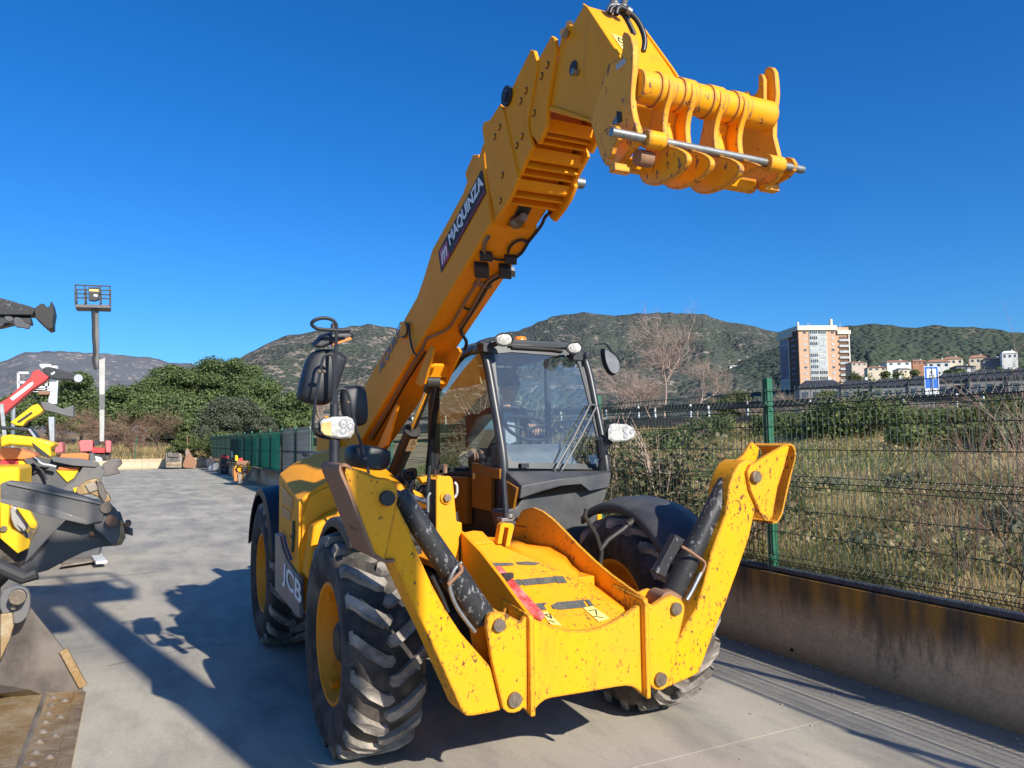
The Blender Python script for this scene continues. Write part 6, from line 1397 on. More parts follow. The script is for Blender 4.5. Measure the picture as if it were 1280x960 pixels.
# ================================================================== MACHINES ALONG THE LEFT SIDE
M_arm = paint('charcoal_arm_paint', (.075, .078, .085), .45, .6, chipc=(.14, .10, .07), dirt=(.42, .37, .31), dirtamt=.9, scratch=1)
M_armL = paint('light_worn_arm', (.12, .12, .125), .45, .6, chipc=(.16, .11, .07), dirt=(.5, .43, .35), dirtamt=.9, scratch=1)
M_bk = simple('worn_bucket_steel', (.20, .165, .14), .55, .25, var=.35, sc=7, bump=.3, dust=(.42, .36, .28), dustamt=.8)
M_bkdark = simple('dark_bucket_steel', (.085, .07, .065), .5, .35, var=.35, sc=6, bump=.2, dust=(.3, .26, .22), dustamt=.6)
m, nt, b = mat('scraped_cutting_edge', (.3, .18, .07), .5, .3); g = NG(nt); co = g.geo()
n1 = g.noise(co, 3.2, 8, .74); sc2 = g.noise(g.mapp(co, (1, 14, 1), rot=(0, 0, .2)), 5, 3, .6); c = g.ramp(n1, [(.3, (.16, .09, .045)), (.48, (.30, .19, .08)), (.62, (.42, .32, .19)), (.75, (.50, .45, .38))]); c = g.mix(g.ramp(sc2, [(.60, 0), (.66, .5)]), c, (.5, .46, .4)); c = g.mix(g.ramp(g.noise(co, 60, 3), [(.62, 0), (.7, .7)]), c, (.6, .5, .38))
g.l(c, b.inputs['Base Color']); g.bump(n1, .2, .004, b); b.inputs['Metallic'].default_value = .45; M_edge = m
M_redp = paint('red_paint_faded', (.55, .045, .045), .4, .45, dirt=(.5, .3, .25)); M_pink = paint('sun_bleached_red', (.58, .14, .14), .3, .6, dirt=(.6, .4, .35)); M_org = paint('orange_paint', (.70, .20, .06), .7, .5, chipc=(.2, .1, .05)); M_wh = simple('white_machine_paint', (.62, .63, .62), .5, var=.12, sc=6, dust=(.4, .38, .35), dustamt=.5)
M_yl = paint('plant_yellow', (.86, .50, .01), .4, .45); M_palem = simple('pale_mast_paint', (.42, .41, .38), .6, var=.15, sc=3, dust=(.3, .27, .22), dustamt=.6)
M_galv = simple('grey_zinc', (.34, .35, .36), .5, .5, var=.2, sc=5, dust=(.25, .2, .16), dustamt=.4)
def pl(px, Y, th, name, m, par, bev=.006, sm_=0):
    P = S(px, Y=Y)
    if sm_: P = chaikin(P, sm_)
    mb = MB(); mb.plate(P, (0, th, 0)); return mb.build(name, m, par, bev=bev)
def pin(x, y, Y, r, name, m, par, th=.05): mb = MB(); p = at(x, y, Y=Y); mb.cyl(p, p+V(0, -th, 0), r, 18); return mb.build(name, m, par, bev=.004)

# ---- foreground bucket and its loader linkage
L1 = thing('wheel_loader', 'grey loader arms at the left edge carrying a big worn steel bucket on the ground', 'loader', (-3.2, 2.4, 0))
YB = 1.75
side = [at(36, 757, Y=YB), at(44, 763, Y=YB), at(78, 810, Y=YB), at(103, 868, Y=YB)]
lip = V(side[3].x, YB, .03); zc_ = side[0]
mb = MB(); P = [at(36, 757, Y=YB), at(78, 810, Y=YB), V(lip.x, YB, .06), V(lip.x, YB, .01), V(-3.6, YB, .01), V(-3.9, YB, .4), V(-3.5, YB, side[0].z)]
mb.plate(P, (0, .03, 0)); mb.build('bucket_side', M_bkdark, L1, bev=.004)
mb = MB(); a, b_ = at(79, 812, Y=YB-.01), V(lip.x+.005, YB-.01, .06); mb.bar(a, b_, .05, .03, (0, 1, 0)); mb.build('side_cutter', M_edge, L1, bev=.004)
x1 = lip.x
mb = MB(); mb.plate([V(x1-.22, YB, .050), V(x1-.05, YB, .030), V(x1-.05, YB, .010), V(x1-.22, YB, .018)], (0, -2.9, 0)); mb.build('base_edge', M_edge, L1, bev=.003)
mb = MB(); mb.plate([V(x1-.05, YB, .034), V(x1+.02, YB, .022), V(x1+.02, YB, .004), V(x1-.05, YB, .010)], (0, -2.9, 0)); mb.build('cutting_edge', M_edge, L1, bev=.003)
mb = MB(); mb.plate([V(x1-.23, YB, .052), V(x1-.21, YB, .064), V(x1-.20, YB, .048)], (0, -2.9, 0)); mb.build('weld_bead', M_bk, L1)
mb = MB(); mb.plate([V(x1-.23, YB, .045), V(-3.3, YB, .10), V(-3.3, YB, .02), V(x1-.23, YB, .01)], (0, -2.9, 0)); mb.build('bucket_floor', M_edge, L1)
mb = MB(); q = [V(x1-.55, YB-1.2, .075), V(x1-.28, YB-2.15, .058), V(x1-.28, YB-2.9, .058), V(-3.2, YB-2.9, .11), V(-3.2, YB-.5, .11), V(x1-.78, YB-.6, .09)]; mb.plate(q, (0, 0, .022)); mb.build('wear_plate', M_bkdark, L1, bev=.003)
mb = MB(); mb.plate([V(x1-.34, YB-2.2, .085), V(x1-.2, YB-2.12, .07), V(x1-.18, YB-2.5, .07), V(x1-.34, YB-2.6, .085)], (0, 0, .02)); mb.build('repair_plate', M_bk, L1, bev=.003)
mb = MB()   # curved back
R0 = [V(-3.3, YB, .10), V(-3.42, YB, .12), V(-3.56, YB, .20), V(-3.66, YB, .36), V(-3.66, YB, .60), V(-3.55, YB, .80)]
mb.plate(R0+[p+V(-.03, 0, .0) for p in R0[::-1]], (0, -2.9, 0)); mb.build('bucket_back', M_bkdark, L1)
mb = MB(); mb.plate([V(x1-.24, YB, .05), V(x1-.30, YB-.04, .10), V(-3.2, YB-.28, .16), V(-3.3, YB, .3), V(-3.3, YB, .10)], (0, -.02, 0)); mb.build('gusset', M_bk, L1)
bt = None
for k in range(17):
    for u in (.16, .09):
        if u == .09 and k % 2: continue
        p = V(x1-u, YB-.13-k*.165-(0 if u == .16 else .08), .046 if u == .16 else .038)
        if bt is None: mb = MB(); mb.sphere((0, 0, 0), .018, 10, 5, (1, 1, .8)); mb.cyl((0, 0, -.01), (0, 0, .003), .024, 6); bt = mb.build('bucket_bolt', M_bk, L1); o = bt
        else: o = bt.copy(); COL.objects.link(o)
        o.location = p; setp(o, L1)
# linkage plate with its pin
pl([(0, 740), (16, 732), (28, 733), (37, 740), (38, 760), (32, 774), (22, 780), (16, 779), (14, 770), (0, 768)], 1.55, .06, 'link_plate', M_armL, L1, .01, 1)
pl([(0, 768), (15, 766), (17, 782), (12, 800), (0, 826)], 1.50, .05, 'hanger_plate', M_edge, L1)
pin(23, 745, 1.50, .048, 'link_pin', M_bolt, L1, .05); pin(17, 759, 1.52, .016, 'link_bolt', M_bolt, L1, .02)
# big arms behind
YA = 4.6
pl([(0, 735), (30, 705), (60, 672), (80, 652), (92, 645), (130, 640), (150, 640), (157, 660), (155, 675), (146, 682), (125, 684), (105, 690), (80, 702), (60, 713), (45, 717), (20, 735), (0, 762)], YA, .10, 'lower_arm', M_arm, L1, .012)
pl([(28, 706), (60, 674), (62, 676), (40, 700)], YA-.012, .02, 'arm_rib', M_decalblack, L1)
pl([(0, 605), (10, 601), (60, 607), (127, 628), (132, 634), (128, 652), (110, 655), (60, 645), (0, 625)], YA-.18, .16, 'upper_arm', M_arm, L1, .012)
pl([(8, 602), (126, 628), (126, 631), (8, 605.5)], YA-.20, .03, 'arm_flange', M_armL, L1); pl([(0, 623), (60, 633), (112, 652), (118, 654), (108, 656), (60, 645), (0, 628)], YA-.21, .03, 'arm_flange', M_armL, L1)
pl([(118, 634), (130, 628), (142, 632), (150, 645), (156, 660), (155, 675), (146, 683), (138, 680), (128, 668), (116, 660)], YA-.14, .05, 'quick_hitch_plate', M_armL, L1, .01, 1)
pl([(150, 650), (154, 652), (157, 672), (152, 681), (143, 683), (149, 670)], YA-.16, .10, 'hitch_edge', M_edge, L1)
pin(140, 650, YA-.14, .058, 'hitch_pin', M_rust, L1, .09); pin(133, 634, YA-.1, .055, 'hitch_pin', M_bolt, L1, .10); pin(116, 667, YA-.02, .025, 'arm_bolt', M_rust, L1, .03)
pin(160, 653, YA, .03, 'side_knob', M_rust, L1, .2); pl([(153, 655), (166, 662), (166, 670), (156, 667)], YA, .1, 'latch', M_bkdark, L1)
mb = MB(); mb.tube([at(-20, 700, Y=3.6), at(30, 722, Y=3.6), at(46, 716, Y=3.6)], .06, 10); mb.build('arm_cylinder', M_decalblack, L1)
mb = MB(); mb.box((-4.4, 3.6, .9), (.6, 1.3, .5)); mb.build('machine_body', M_arm, L1, bev=.05)
pl([(0, 752), (8, 745), (14, 752), (10, 764), (0, 768)], 2.2, .1, 'arm_knuckle', M_edge, L1, .02, 1)
# plate lying on the concrete
pt = thing('steel_plate', 'dusty steel plate with folded edge lying on the concrete', 'plate', at(100, 700, Z=0))
mb = MB(); P = [at(75, 711, Z=.02), at(128, 703, Z=.02), at(118, 686, Z=.02), at(94, 690, Z=.02)]; mb.plate([p+V(0, 0, .02) for p in P], (0, 0, .03)); mb.build('plate', M_bk, pt, bev=.006)
mb = MB(); mb.bar(at(127, 703, Z=.08), at(113, 686, Z=.08), .14, .04); mb.build('folded_edge', M_wh, pt, bev=.004)

# ---- yellow loader with the round headlight
L2 = thing('yellow_loader', 'yellow loader front with angular arm behind the charcoal arms', 'loader', at(20, 690, Z=0))
Y2 = 6.0
pl([(0, 628), (12, 627), (10, 655), (14, 662), (38, 675), (36, 685), (22, 692), (0, 673)], Y2, .12, 'front_arm', M_yl, L2, .01)
pl([(20, 634), (36, 637), (46, 655), (44, 662), (38, 660)], Y2, .12, 'front_brace', M_yl, L2, .01); pl([(40, 656), (48, 657), (44, 668), (38, 676), (37, 668)], Y2+.02, .12, 'brace_side', M_edge, L2)
pl([(11, 632), (24, 634), (36, 660), (26, 668), (14, 655)], Y2+.10, .2, 'cylinder_cover', M_galv, L2, .02, 1); pin(5, 661, Y2, .035, 'arm_pin', M_bolt, L2, .03)
pl([(20, 655), (27, 660), (35, 672), (33, 673)], Y2-.003, .004, 'arm_slot', M_decalblack, L2)
mb = MB(); p = at(8, 700, Y=Y2+.3); mb.lathe([(-.2, .1), (-.2, .42), (-.1, .5), (.1, .5), (.2, .42), (.2, .1)], (p.x-.3, p.y+.1, .5), 'Y', 28); mb.build('wheel', M_rubber, L2)
mb = MB(); p = at(-30, 640, Y=Y2+.8); mb.box((p.x-.4, p.y, 1.0), (.9, .6, .45)); mb.build('body', M_yl, L2, bev=.05)
# ---- grey linkage and rusty bucket
L3 = thing('dozer_linkage', 'tangle of grey steel arms and a rusty grab beyond the yellow loader', 'attachment', at(110, 640, Z=0))
Y3 = 8.2
pl([(0, 572), (30, 570), (70, 575), (118, 580), (130, 585), (126, 598), (100, 618), (86, 614), (68, 612), (40, 606), (10, 600), (0, 596)], Y3, .12, 'frame_plate', M_arm, L3, .01)
pl([(64, 571), (100, 573), (124, 578), (120, 584), (90, 582), (66, 577)], Y3-.15, .10, 'upper_link', M_armL, L3, .01)
pl([(75, 612), (92, 602), (104, 583), (124, 580), (131, 590), (126, 600), (110, 612), (98, 616)], Y3-.12, .08, 'blade_link', M_armL, L3, .01)
pl([(70, 588), (86, 584), (100, 585), (92, 598), (84, 603)], Y3-.03, .05, 'yellow_panel', M_yl, L3); pl([(74, 583), (100, 584), (96, 588), (72, 587)], Y3-.05, .04, 'orange_panel', M_org, L3)
pl([(91, 610), (98, 609), (97, 615), (93, 616)], Y3-.14, .03, 'yellow_panel', M_yl, L3)
pl([(30, 590), (60, 580), (62, 583), (34, 596)], Y3-.05, .04, 'hose_run', M_decalblack, L3)
mb = MB(); mb.tube(spline(S([(8, 600), (20, 588), (34, 582), (50, 586), (58, 600)], Y=Y3-.1), 4), .02, 6); mb.build('hose', M_decalblack, L3)
mb = MB(); mb.tube(spline(S([(42, 572), (52, 580), (62, 582), (70, 584)], Y=Y3-.16), 4), .025, 6); mb.build('steel_pipe', M_galv, L3)
pl([(93, 614), (104, 602), (118, 598), (126, 600), (130, 612), (138, 622), (139, 627), (130, 630), (124, 622), (112, 617), (100, 620)], Y3-.35, .25, 'rusty_grab', M_edge, L3, .02, 1)
pl([(120, 600), (126, 602), (134, 620), (130, 628), (124, 618)], Y3-.40, .06, 'grab_tooth', M_bkdark, L3); pl([(106, 606), (118, 602), (124, 612), (112, 616)], Y3-.38, .03, 'grab_face', M_bk, L3)
mb = MB(); p = at(40, 640, Y=Y3+.6); mb.box((p.x, p.y, .45), (.9, .5, .4)); mb.build('linkage_body', M_arm, L3, bev=.04)
pl([(128, 580), (140, 573), (151, 574), (153, 580), (146, 586), (150, 592), (132, 596), (124, 592)], 12.5, .3, 'rear_blade', M_bkdark, L3, .02)
# ---- orange bucket
L4 = thing('orange_bucket', 'faded orange bucket at the left edge above the grey linkage', 'bucket', at(20, 590, Y=7.4))
pl([(0, 559), (20, 560), (43, 567), (45, 571), (30, 574), (12, 574), (0, 575)], 7.4, .5, 'lip', M_org, L4, .01)
pl([(0, 574), (18, 574), (24, 578), (18, 585), (8, 592), (0, 594)], 7.42, .5, 'shell', M_redp, L4, .02)
pl([(18, 577), (27, 574), (32, 580), (20, 583)], 7.45, .2, 'yellow_tooth', M_yl, L4)
# ---- yellow skid loader
L5 = thing('skid_loader', 'yellow loader with black cab roof and a raised yellow arm at the left edge', 'loader', at(30, 600, Z=0))
Y5 = 12
pl([(0, 545), (12, 543), (40, 546), (66, 553), (70, 556), (63, 560), (65, 572), (50, 570), (40, 558), (10, 556), (0, 560)], Y5, .9, 'engine_cover', M_yl, L5, .05)
pl([(40, 553), (44, 556), (62, 570), (60, 573), (46, 565)], Y5-.03, .06, 'cover_vent', M_decalblack, L5)
pl([(0, 532), (8, 533), (32, 534), (40, 540), (45, 547), (40, 547), (33, 540), (12, 537), (0, 537)], Y5+.1, .8, 'cab_roof', M_mirror, L5, .02); pl([(12, 538), (32, 540), (40, 547), (12, 544)], Y5+.3, .02, 'cab_window', M_glass2, L5)
pl([(34, 536), (38, 536), (46, 547), (42, 547)], Y5+.05, .05, 'cab_edge', M_galv, L5)
pl([(12, 528), (18, 524), (40, 507), (47, 504.5), (54, 513), (50, 517), (34, 526), (28, 533), (20, 532)], Y5+.4, .35, 'raised_arm', M_yl, L5, .02); pl([(21, 527), (39, 514.5), (41, 516.5), (24, 528.5)], Y5+.38, .02, 'arm_decal', M_decalblack, L5)
pl([(50, 503), (60, 502), (78, 511), (92, 506), (92, 522), (82, 520), (68, 516), (55, 513)], Y5+.5, .3, 'fork_head', M_armL, L5, .02)
mb = MB(); mb.box((-6.6, 12.8, .6), (1.2, .7, .35)); mb.build('chassis', M_arm, L5, bev=.05)
for xx in (-7.4, -5.9): mb = MB(); mb.lathe([(-.15, .1), (-.15, .34), (-.08, .4), (.08, .4), (.15, .34), (.15, .1)], (xx, 12.1, .4), 'Y', 24); mb.build('wheel', M_rubber, L5)
# ---- orange and grey blade further back
L6 = thing('orange_attachment', 'orange attachment frame lying in front of the boom lift', 'attachment', at(100, 585, Z=0))
pl([(70, 568), (105, 566), (112, 568), (112, 575), (70, 572)], 14, .5, 'orange_beam', M_org, L6, .02); pl([(112, 566), (118, 568), (120, 576), (112, 576)], 13.9, .5, 'orange_end', M_armL, L6); pl([(118, 570), (126, 572), (128, 576), (120, 577)], 14, .4, 'pale_patch', M_wh, L6)
pl([(60, 556), (78, 552), (79, 566), (62, 568)], 20, 1.0, 'red_cover', M_pink, L6, .06)
# ---- red telescopic boom
L7 = thing('red_telehandler', 'red telescopic boom with black jib rising from the left edge', 'telehandler', at(0, 580, Y=16))
Y7 = 15.5
pl([(-40, 548), (-10, 515), (0, 503), (10, 497), (38, 471), (40, 465), (47, 461.5), (61, 471), (58, 475), (40, 487), (8, 515), (0, 523), (-30, 560)], Y7, .40, 'boom', M_redp, L7, .02)
pl([(12, 498), (37, 479), (41, 477), (42, 480), (38, 484), (16, 501)], Y7-.01, .01, 'boom_decal', M_wh, L7)
pl([(53, 463), (55, 459), (62, 458), (90, 466), (104, 470), (105, 475), (101, 478), (90, 475), (70, 474), (60, 472)], Y7+.05, .3, 'jib', M_mirror, L7, .02, 1); pin(98, 473, Y7+.04, .09, 'jib_pin', M_galv, L7, .04); pl([(63, 467), (68, 464), (69, 466), (65, 469)], Y7+.04, .01, 'jib_label', M_wh, L7)
mb = MB(); mb.bar(at(2, 505, Y=Y7-.3), at(6, 545, Y=Y7-.3), .07, .07, (0, 1, 0)); mb.build('stay', M_galv, L7); mb = MB(); mb.box((-9.6, 16.5, 1.1), (1.8, .9, .6)); mb.build('body', M_redp, L7, bev=.1)
for xx in (-11, -8.6): mb = MB(); mb.lathe([(-.2, .1), (-.2, .5), (-.1, .58), (.1, .58), (.2, .5), (.2, .1)], (xx, 15.5, .58), 'Y', 24); mb.build('wheel', M_rubber, L7)
# ---- white work platform
L8 = thing('white_boom_lift', 'white lifting column with a white work basket behind the red boom', 'boom lift', at(64, 562, Y=26))
Y8 = 26
pl([(62, 472), (72.5, 472), (71, 505), (60, 505)], Y8, .3, 'column', M_wh, L8, .02); pl([(60, 521), (68, 521), (68, 556), (62, 556)], Y8, .3, 'lower_column', M_galv, L8, .02)
pl([(48, 456), (52, 454.5), (64, 455), (64, 461), (52, 461)], Y8-.2, .5, 'top_arm', M_wh, L8, .03); pl([(64, 457), (72, 457), (72.5, 473), (63, 473)], Y8-.2, .5, 'knuckle', M_wh, L8, .03)
mb = MB()
for pa_, pb_ in (((23, 466), (36, 466)), ((23, 466), (23, 488)), ((23, 478), (60, 478)), ((42, 488), (70, 487)), ((42, 484), (70, 484)), ((58, 478), (58, 488)), ((23, 488), (58, 489)), ((40, 470), (40, 488))): mb.bar(at(*pa_, Y=Y8), at(*pb_, Y=Y8), .07, .07, (0, 1, 0))
mb.build('basket_rail', M_wh, L8, kind='stuff'); pl([(48, 489), (62, 489), (62, 493), (48, 493)], Y8-.2, .5, 'basket_box', M_rust, L8)
mb = MB(); p = at(16, 535, Y=24); mb.cyl(V(p.x, 24, 0), V(p.x, 24, 3.2), .06, 8); mb.build('mast_pole', M_galv, L8)
mb = MB(); p = at(64, 556, Y=Y8); mb.box((p.x, Y8+.5, .5), (.8, .6, .45)); mb.build('base', M_galv, L8, bev=.06)
# ---- tall boom lift with basket
L9 = thing('boom_lift', 'tall boom lift with dark basket high above the trees and pale lower mast', 'boom lift', at(126, 578, Y=30))
Y9 = 30
pl([(123.5, 450), (126, 449), (131.5, 447), (130, 552), (124.5, 552)], Y9, .32, 'lower_mast', M_palem, L9, .02); pl([(124, 493), (130.8, 493), (130.8, 512), (124, 512)], Y9-.01, .02, 'mast_label', M_armL, L9)
pl([(113.5, 384), (123, 385), (124, 430), (123.5, 447), (125.5, 455), (121.5, 462), (118, 456), (116, 448), (115.5, 420)], Y9+.1, .25, 'upper_arm', M_armL, L9, .02)
mb = MB(); mb.tube(spline(S([(117, 390), (117, 420), (118.5, 440), (117, 450), (120, 462)], Y=Y9), 4), .07, 6); mb.build('hose_bundle', M_decalblack, L9)
bk = bpy.data.objects.new('basket', None); COL.objects.link(bk); bk.location = at(116, 384, Y=Y9); setp(bk, L9)
pl([(94, 380), (138, 381), (138, 385), (94, 384)], Y9-.2, 1.0, 'floor', M_armL, bk, .01)
for (a, b_) in (((94, 357.5), (138, 359)), ((94.5, 368), (138, 369.5)), ((94.5, 357.5), (94.5, 382)), ((106.5, 358), (106.5, 382)), ((125.5, 359), (125.5, 382)), ((137.5, 359), (137.5, 383))):
    for dy in (-.2, .75):
        mb = MB(); mb.bar(at(*a, Y=Y9)+V(0, dy, 0), at(*b_, Y=Y9)+V(0, dy, 0), .05, .05, (0, 1, 0)); mb.build('rail', M_mirror, bk)
pl([(110.5, 359), (124.5, 359), (124, 374), (118, 376), (111, 375)], Y9-.25, .25, 'control_box', M_mirror, bk, .01); pl([(111.5, 361.5), (123.5, 362), (123.5, 364.5), (111.5, 364)], Y9-.27, .02, 'control_label', M_sticker_y, bk); pl([(117, 367.5), (122, 368), (122, 371), (117, 370.5)], Y9-.27, .02, 'control_sign', M_wh, bk)
pl([(98, 552), (101, 550), (116, 550), (116, 564), (100, 565)], Y9-.5, 1.4, 'counterweight_cover', M_pink, L9, .08); pl([(131, 551), (137, 550), (139, 553), (138.5, 566), (132, 566)], Y9-.5, 1.4, 'engine_cover', M_pink, L9, .08); pl([(118, 551), (124, 550), (124, 556), (118, 557)], Y9-.4, .8, 'turret', M_decalblack, L9); pl([(115, 559), (131, 560), (131, 566), (115, 566)], Y9-.4, .8, 'deck', M_redp, L9)
pl([(100, 565), (138, 566), (137, 576), (101, 576)], Y9-.3, 1.6, 'undercarriage', M_rubber, L9, .1)
# ---- black fork boom at the top left
L10 = thing('black_boom', 'black telescopic boom head sticking into the sky at the upper left edge', 'boom', at(0, 400, Y=5))
Y10 = 5.0
pl([(-80, 360), (0, 372), (42, 384), (43, 394), (-80, 393)], Y10, .22, 'boom_tube', M_black, L10, .012); pl([(-80, 393), (0, 394), (38, 396), (40, 405), (16, 405), (0, 409), (-80, 410)], Y10+.05, .16, 'lower_beam', M_mirror, L10, .01)
pl([(42, 386), (50, 380), (55, 379), (57, 384), (62, 383), (63.5, 376), (65.5, 378), (68, 390), (66, 402), (66, 410), (61, 412), (56, 408), (44, 397)], Y10-.06, .30, 'coupler_head', M_darkmetal, L10, .01)
for q in ([(16, 396), (26, 397), (32, 405), (38, 404), (36, 412), (28, 409), (18, 409)], [(4, 395), (14, 395), (17, 398), (16, 402), (8, 402)]): pl(q, Y10-.08, .05, 'hook', M_arm, L10, .01, 1)
mb = MB(); p0, p1 = at(-80, 385, Y=Y10+.1), V(-6.6, Y10+.1, .9); mb.bar(p0, p1, .2, .3, (0, 1, 0)); mb.box((-7.0, Y10+.4, .8), (1.0, .8, .5)); mb.build('carrier', M_arm, L10, bev=.05)
# ---- boom lift standing behind the photographer, its shadow falls across the yard
L11 = thing('tall_boom_lift', 'tall boom lift with raised work platform behind the photographer, casting the long shadow', 'boom lift', (.22, -6.6, 0))
mb = MB(); mb.box((.24, -6.6, 3.7), (.13, .15, 3.5)); mb.build('mast', M_wh, L11, bev=.02); mb = MB(); mb.box((.32, -6.6, 7.2), (.55, .35, .04)); mb.box((-.16, -6.6, 6.6), (.14, .12, .35)); mb.build('basket_floor', M_armL, L11)
mb = MB()
for z in (7.6, 8.0):
    for dy in (-.35, .35): mb.bar((-.23, -6.6+dy, z), (.87, -6.6+dy, z), .05, .05)
for x in (-.23, .32, .87):
    for dy in (-.35, .35): mb.bar((x, -6.6+dy, 7.2), (x, -6.6+dy, 8.0), .05, .05, (0, 1, 0))
mb.box((.6, -6.8, 7.6), (.2, .08, .3)); mb.build('basket_rail', M_mirror, L11); mb = MB(); mb.box((.3, -6.9, .5), (.8, 1.1, .35)); mb.build('base', M_redp, L11, bev=.08)
# a second machine further along, out of the frame on the right, seen only in reflections is left out

# ---- things stored along the far end
def gthing(name, lab, cat, px, py, group=None): return thing(name, lab, cat, at(px, py, Z=0), group)
b1 = gthing('excavator_bucket', 'dented grey excavator bucket standing against the far wall', 'bucket', 217, 585)
Yk = 49.3
pl([(207, 566.5), (211, 566), (227, 567), (228, 572), (227, 585), (207.5, 585)], Yk, 1.2, 'shell', M_bk, b1, .05); pl([(209, 569), (225, 570), (225, 577), (209, 577)], Yk-.02, .04, 'opening', M_bkdark, b1); pl([(209, 566), (213, 564.5), (216, 566.5), (223, 565.5), (225, 570), (222, 572), (210, 571)], Yk-.12, .2, 'hitch', M_bkdark, b1, .02); pl([(207.5, 579), (227, 579), (227, 581), (207.5, 581)], Yk-.05, .06, 'lip', M_edge, b1)
b2 = gthing('rusty_bucket', 'round backed rusty digger bucket with upturned lip beside the grey one', 'bucket', 238, 585)
mb = MB(); P = chaikin(S([(228, 584), (229, 578), (232, 572), (231.5, 563), (234, 559.5), (237, 563), (240, 571), (245, 574), (246.5, 580), (243, 584.5), (235, 585)], Y=Yk), 2); mb.plate(P, (0, 1.0, 0)); mb.build('shell', M_rust, b2, bev=.04); pl([(231.5, 566), (233.5, 561), (235.5, 564), (234, 571)], Yk-.03, .04, 'lip', M_bk, b2)
b3 = gthing('grey_scoop', 'dark rounded scoop leaning by the dark post', 'bucket', 262, 583)
pl([(255, 583), (257, 575), (262, 572.5), (270, 573), (275, 580), (272, 584)], 45.5, .8, 'shell', M_arm, b3, .03, 1)
b4 = gthing('light_blade', 'light grey curved blade lying in front of the dark scoop', 'blade', 268, 589)
pl([(260, 584), (266, 580), (273, 578), (276, 586), (268, 588.5), (261, 588)], 42.5, .7, 'blade', M_galv, b4, .02, 1)
mb = MB()
for a, b_ in (((262, 571), (276, 578)), ((278, 562), (279, 572)), ((279, 561.5), (287, 561.5)), ((266, 573), (276, 574))): mb.bar(at(*a, Y=42.6), at(*b_, Y=42.6), .06, .06, (0, 1, 0))
mb.build('frame_tube', M_rust, b4, kind='stuff')
b5 = gthing('black_crate_stack', 'black rack of plastic crates beside the green screen', 'crates', 283, 592)
for r_, (y0, y1) in enumerate(((568, 574.5), (575.5, 581), (582, 587), (588, 592.5))):
    pl([(275.5, y0), (290.5, y0+.8), (290.5, y1+.9), (275.5, y1)], 38.6, .9, 'crate', M_mirror, b5, .02)
pl([(277, 569.5), (286, 570), (286, 573), (277, 572.6)], 38.55, .04, 'crate_panel', M_redp, b5)
for x in (280, 285): pl([(x, 581), (x+1, 581), (x+1, 592), (x, 592)], 38.55, .04, 'rack_bar', M_arm, b5)
pl([(289, 564), (291, 564), (291.5, 575), (290, 576)], 36, .1, 'marker_board', M_wh, b5); pl([(289.5, 572), (291.5, 572), (291.5, 575), (290, 575.5)], 35.95, .05, 'red_marker', M_redp, b5)
b6 = gthing('compact_engine', 'small yellow and orange engine unit with steel legs by the wall', 'engine', 304, 604)
Y6_ = 27.5
pl([(292, 584), (297, 581), (306, 579), (312, 580), (315, 588), (312, 598), (300, 600), (293, 598)], Y6_, .8, 'body', M_yc, b6, .05, 1)
pl([(292, 588), (296, 586), (297, 601), (293, 602)], Y6_-.1, .2, 'side_panel', M_org, b6, .02); pl([(297, 592), (302, 590), (303, 604.5), (298, 605)], Y6_-.15, .15, 'leg', M_bk, b6, .02); pl([(304, 592), (310, 591), (310, 603), (305, 604)], Y6_-.1, .15, 'leg', M_bk, b6, .02)
pl([(294, 569), (297, 569), (298.5, 575), (297, 577), (294, 576)], Y6_+.1, .2, 'air_filter', M_yl, b6, .03); pl([(296, 576), (312, 576), (313, 581), (302, 582), (295, 581)], Y6_-.05, .3, 'engine_block', M_rust, b6, .03)
mb = MB(); c = at(301, 586, Y=Y6_-.15); mb.tube([c+V(.16*cos(t), 0, .16*sin(t)) for t in np.linspace(0, 2*pi, 17)], .03, 6, cap=False); mb.build('flywheel_ring', M_mirror, b6)
pl([(303, 583), (309, 582), (310, 589), (304, 590)], Y6_-.2, .1, 'pump', M_mirror, b6, .02); pl([(311, 590), (315, 584), (317, 586), (313, 597), (310, 596)], Y6_-.05, .1, 'flap', M_bk, b6); pl([(297, 574), (303, 572), (304, 576), (298, 577)], Y6_+.1, .1, 'red_cap', M_redp, b6)
pl([(305, 590), (310, 588), (314, 597), (309, 598)], Y6_-.02, .1, 'orange_guard', M_org, b6)
# black exhaust lying on the wall beside the machine
ex_ = thing('black_bag', 'small black bundle resting on the low wall just behind the hood', 'bag', at(386, 569, X=2.2))
mb = MB(); c = at(388, 568, Y=11.8); mb.sphere(c, .14, 12, 8, (1.3, 1, .5)); mb.build('bundle', M_mirror, ex_)
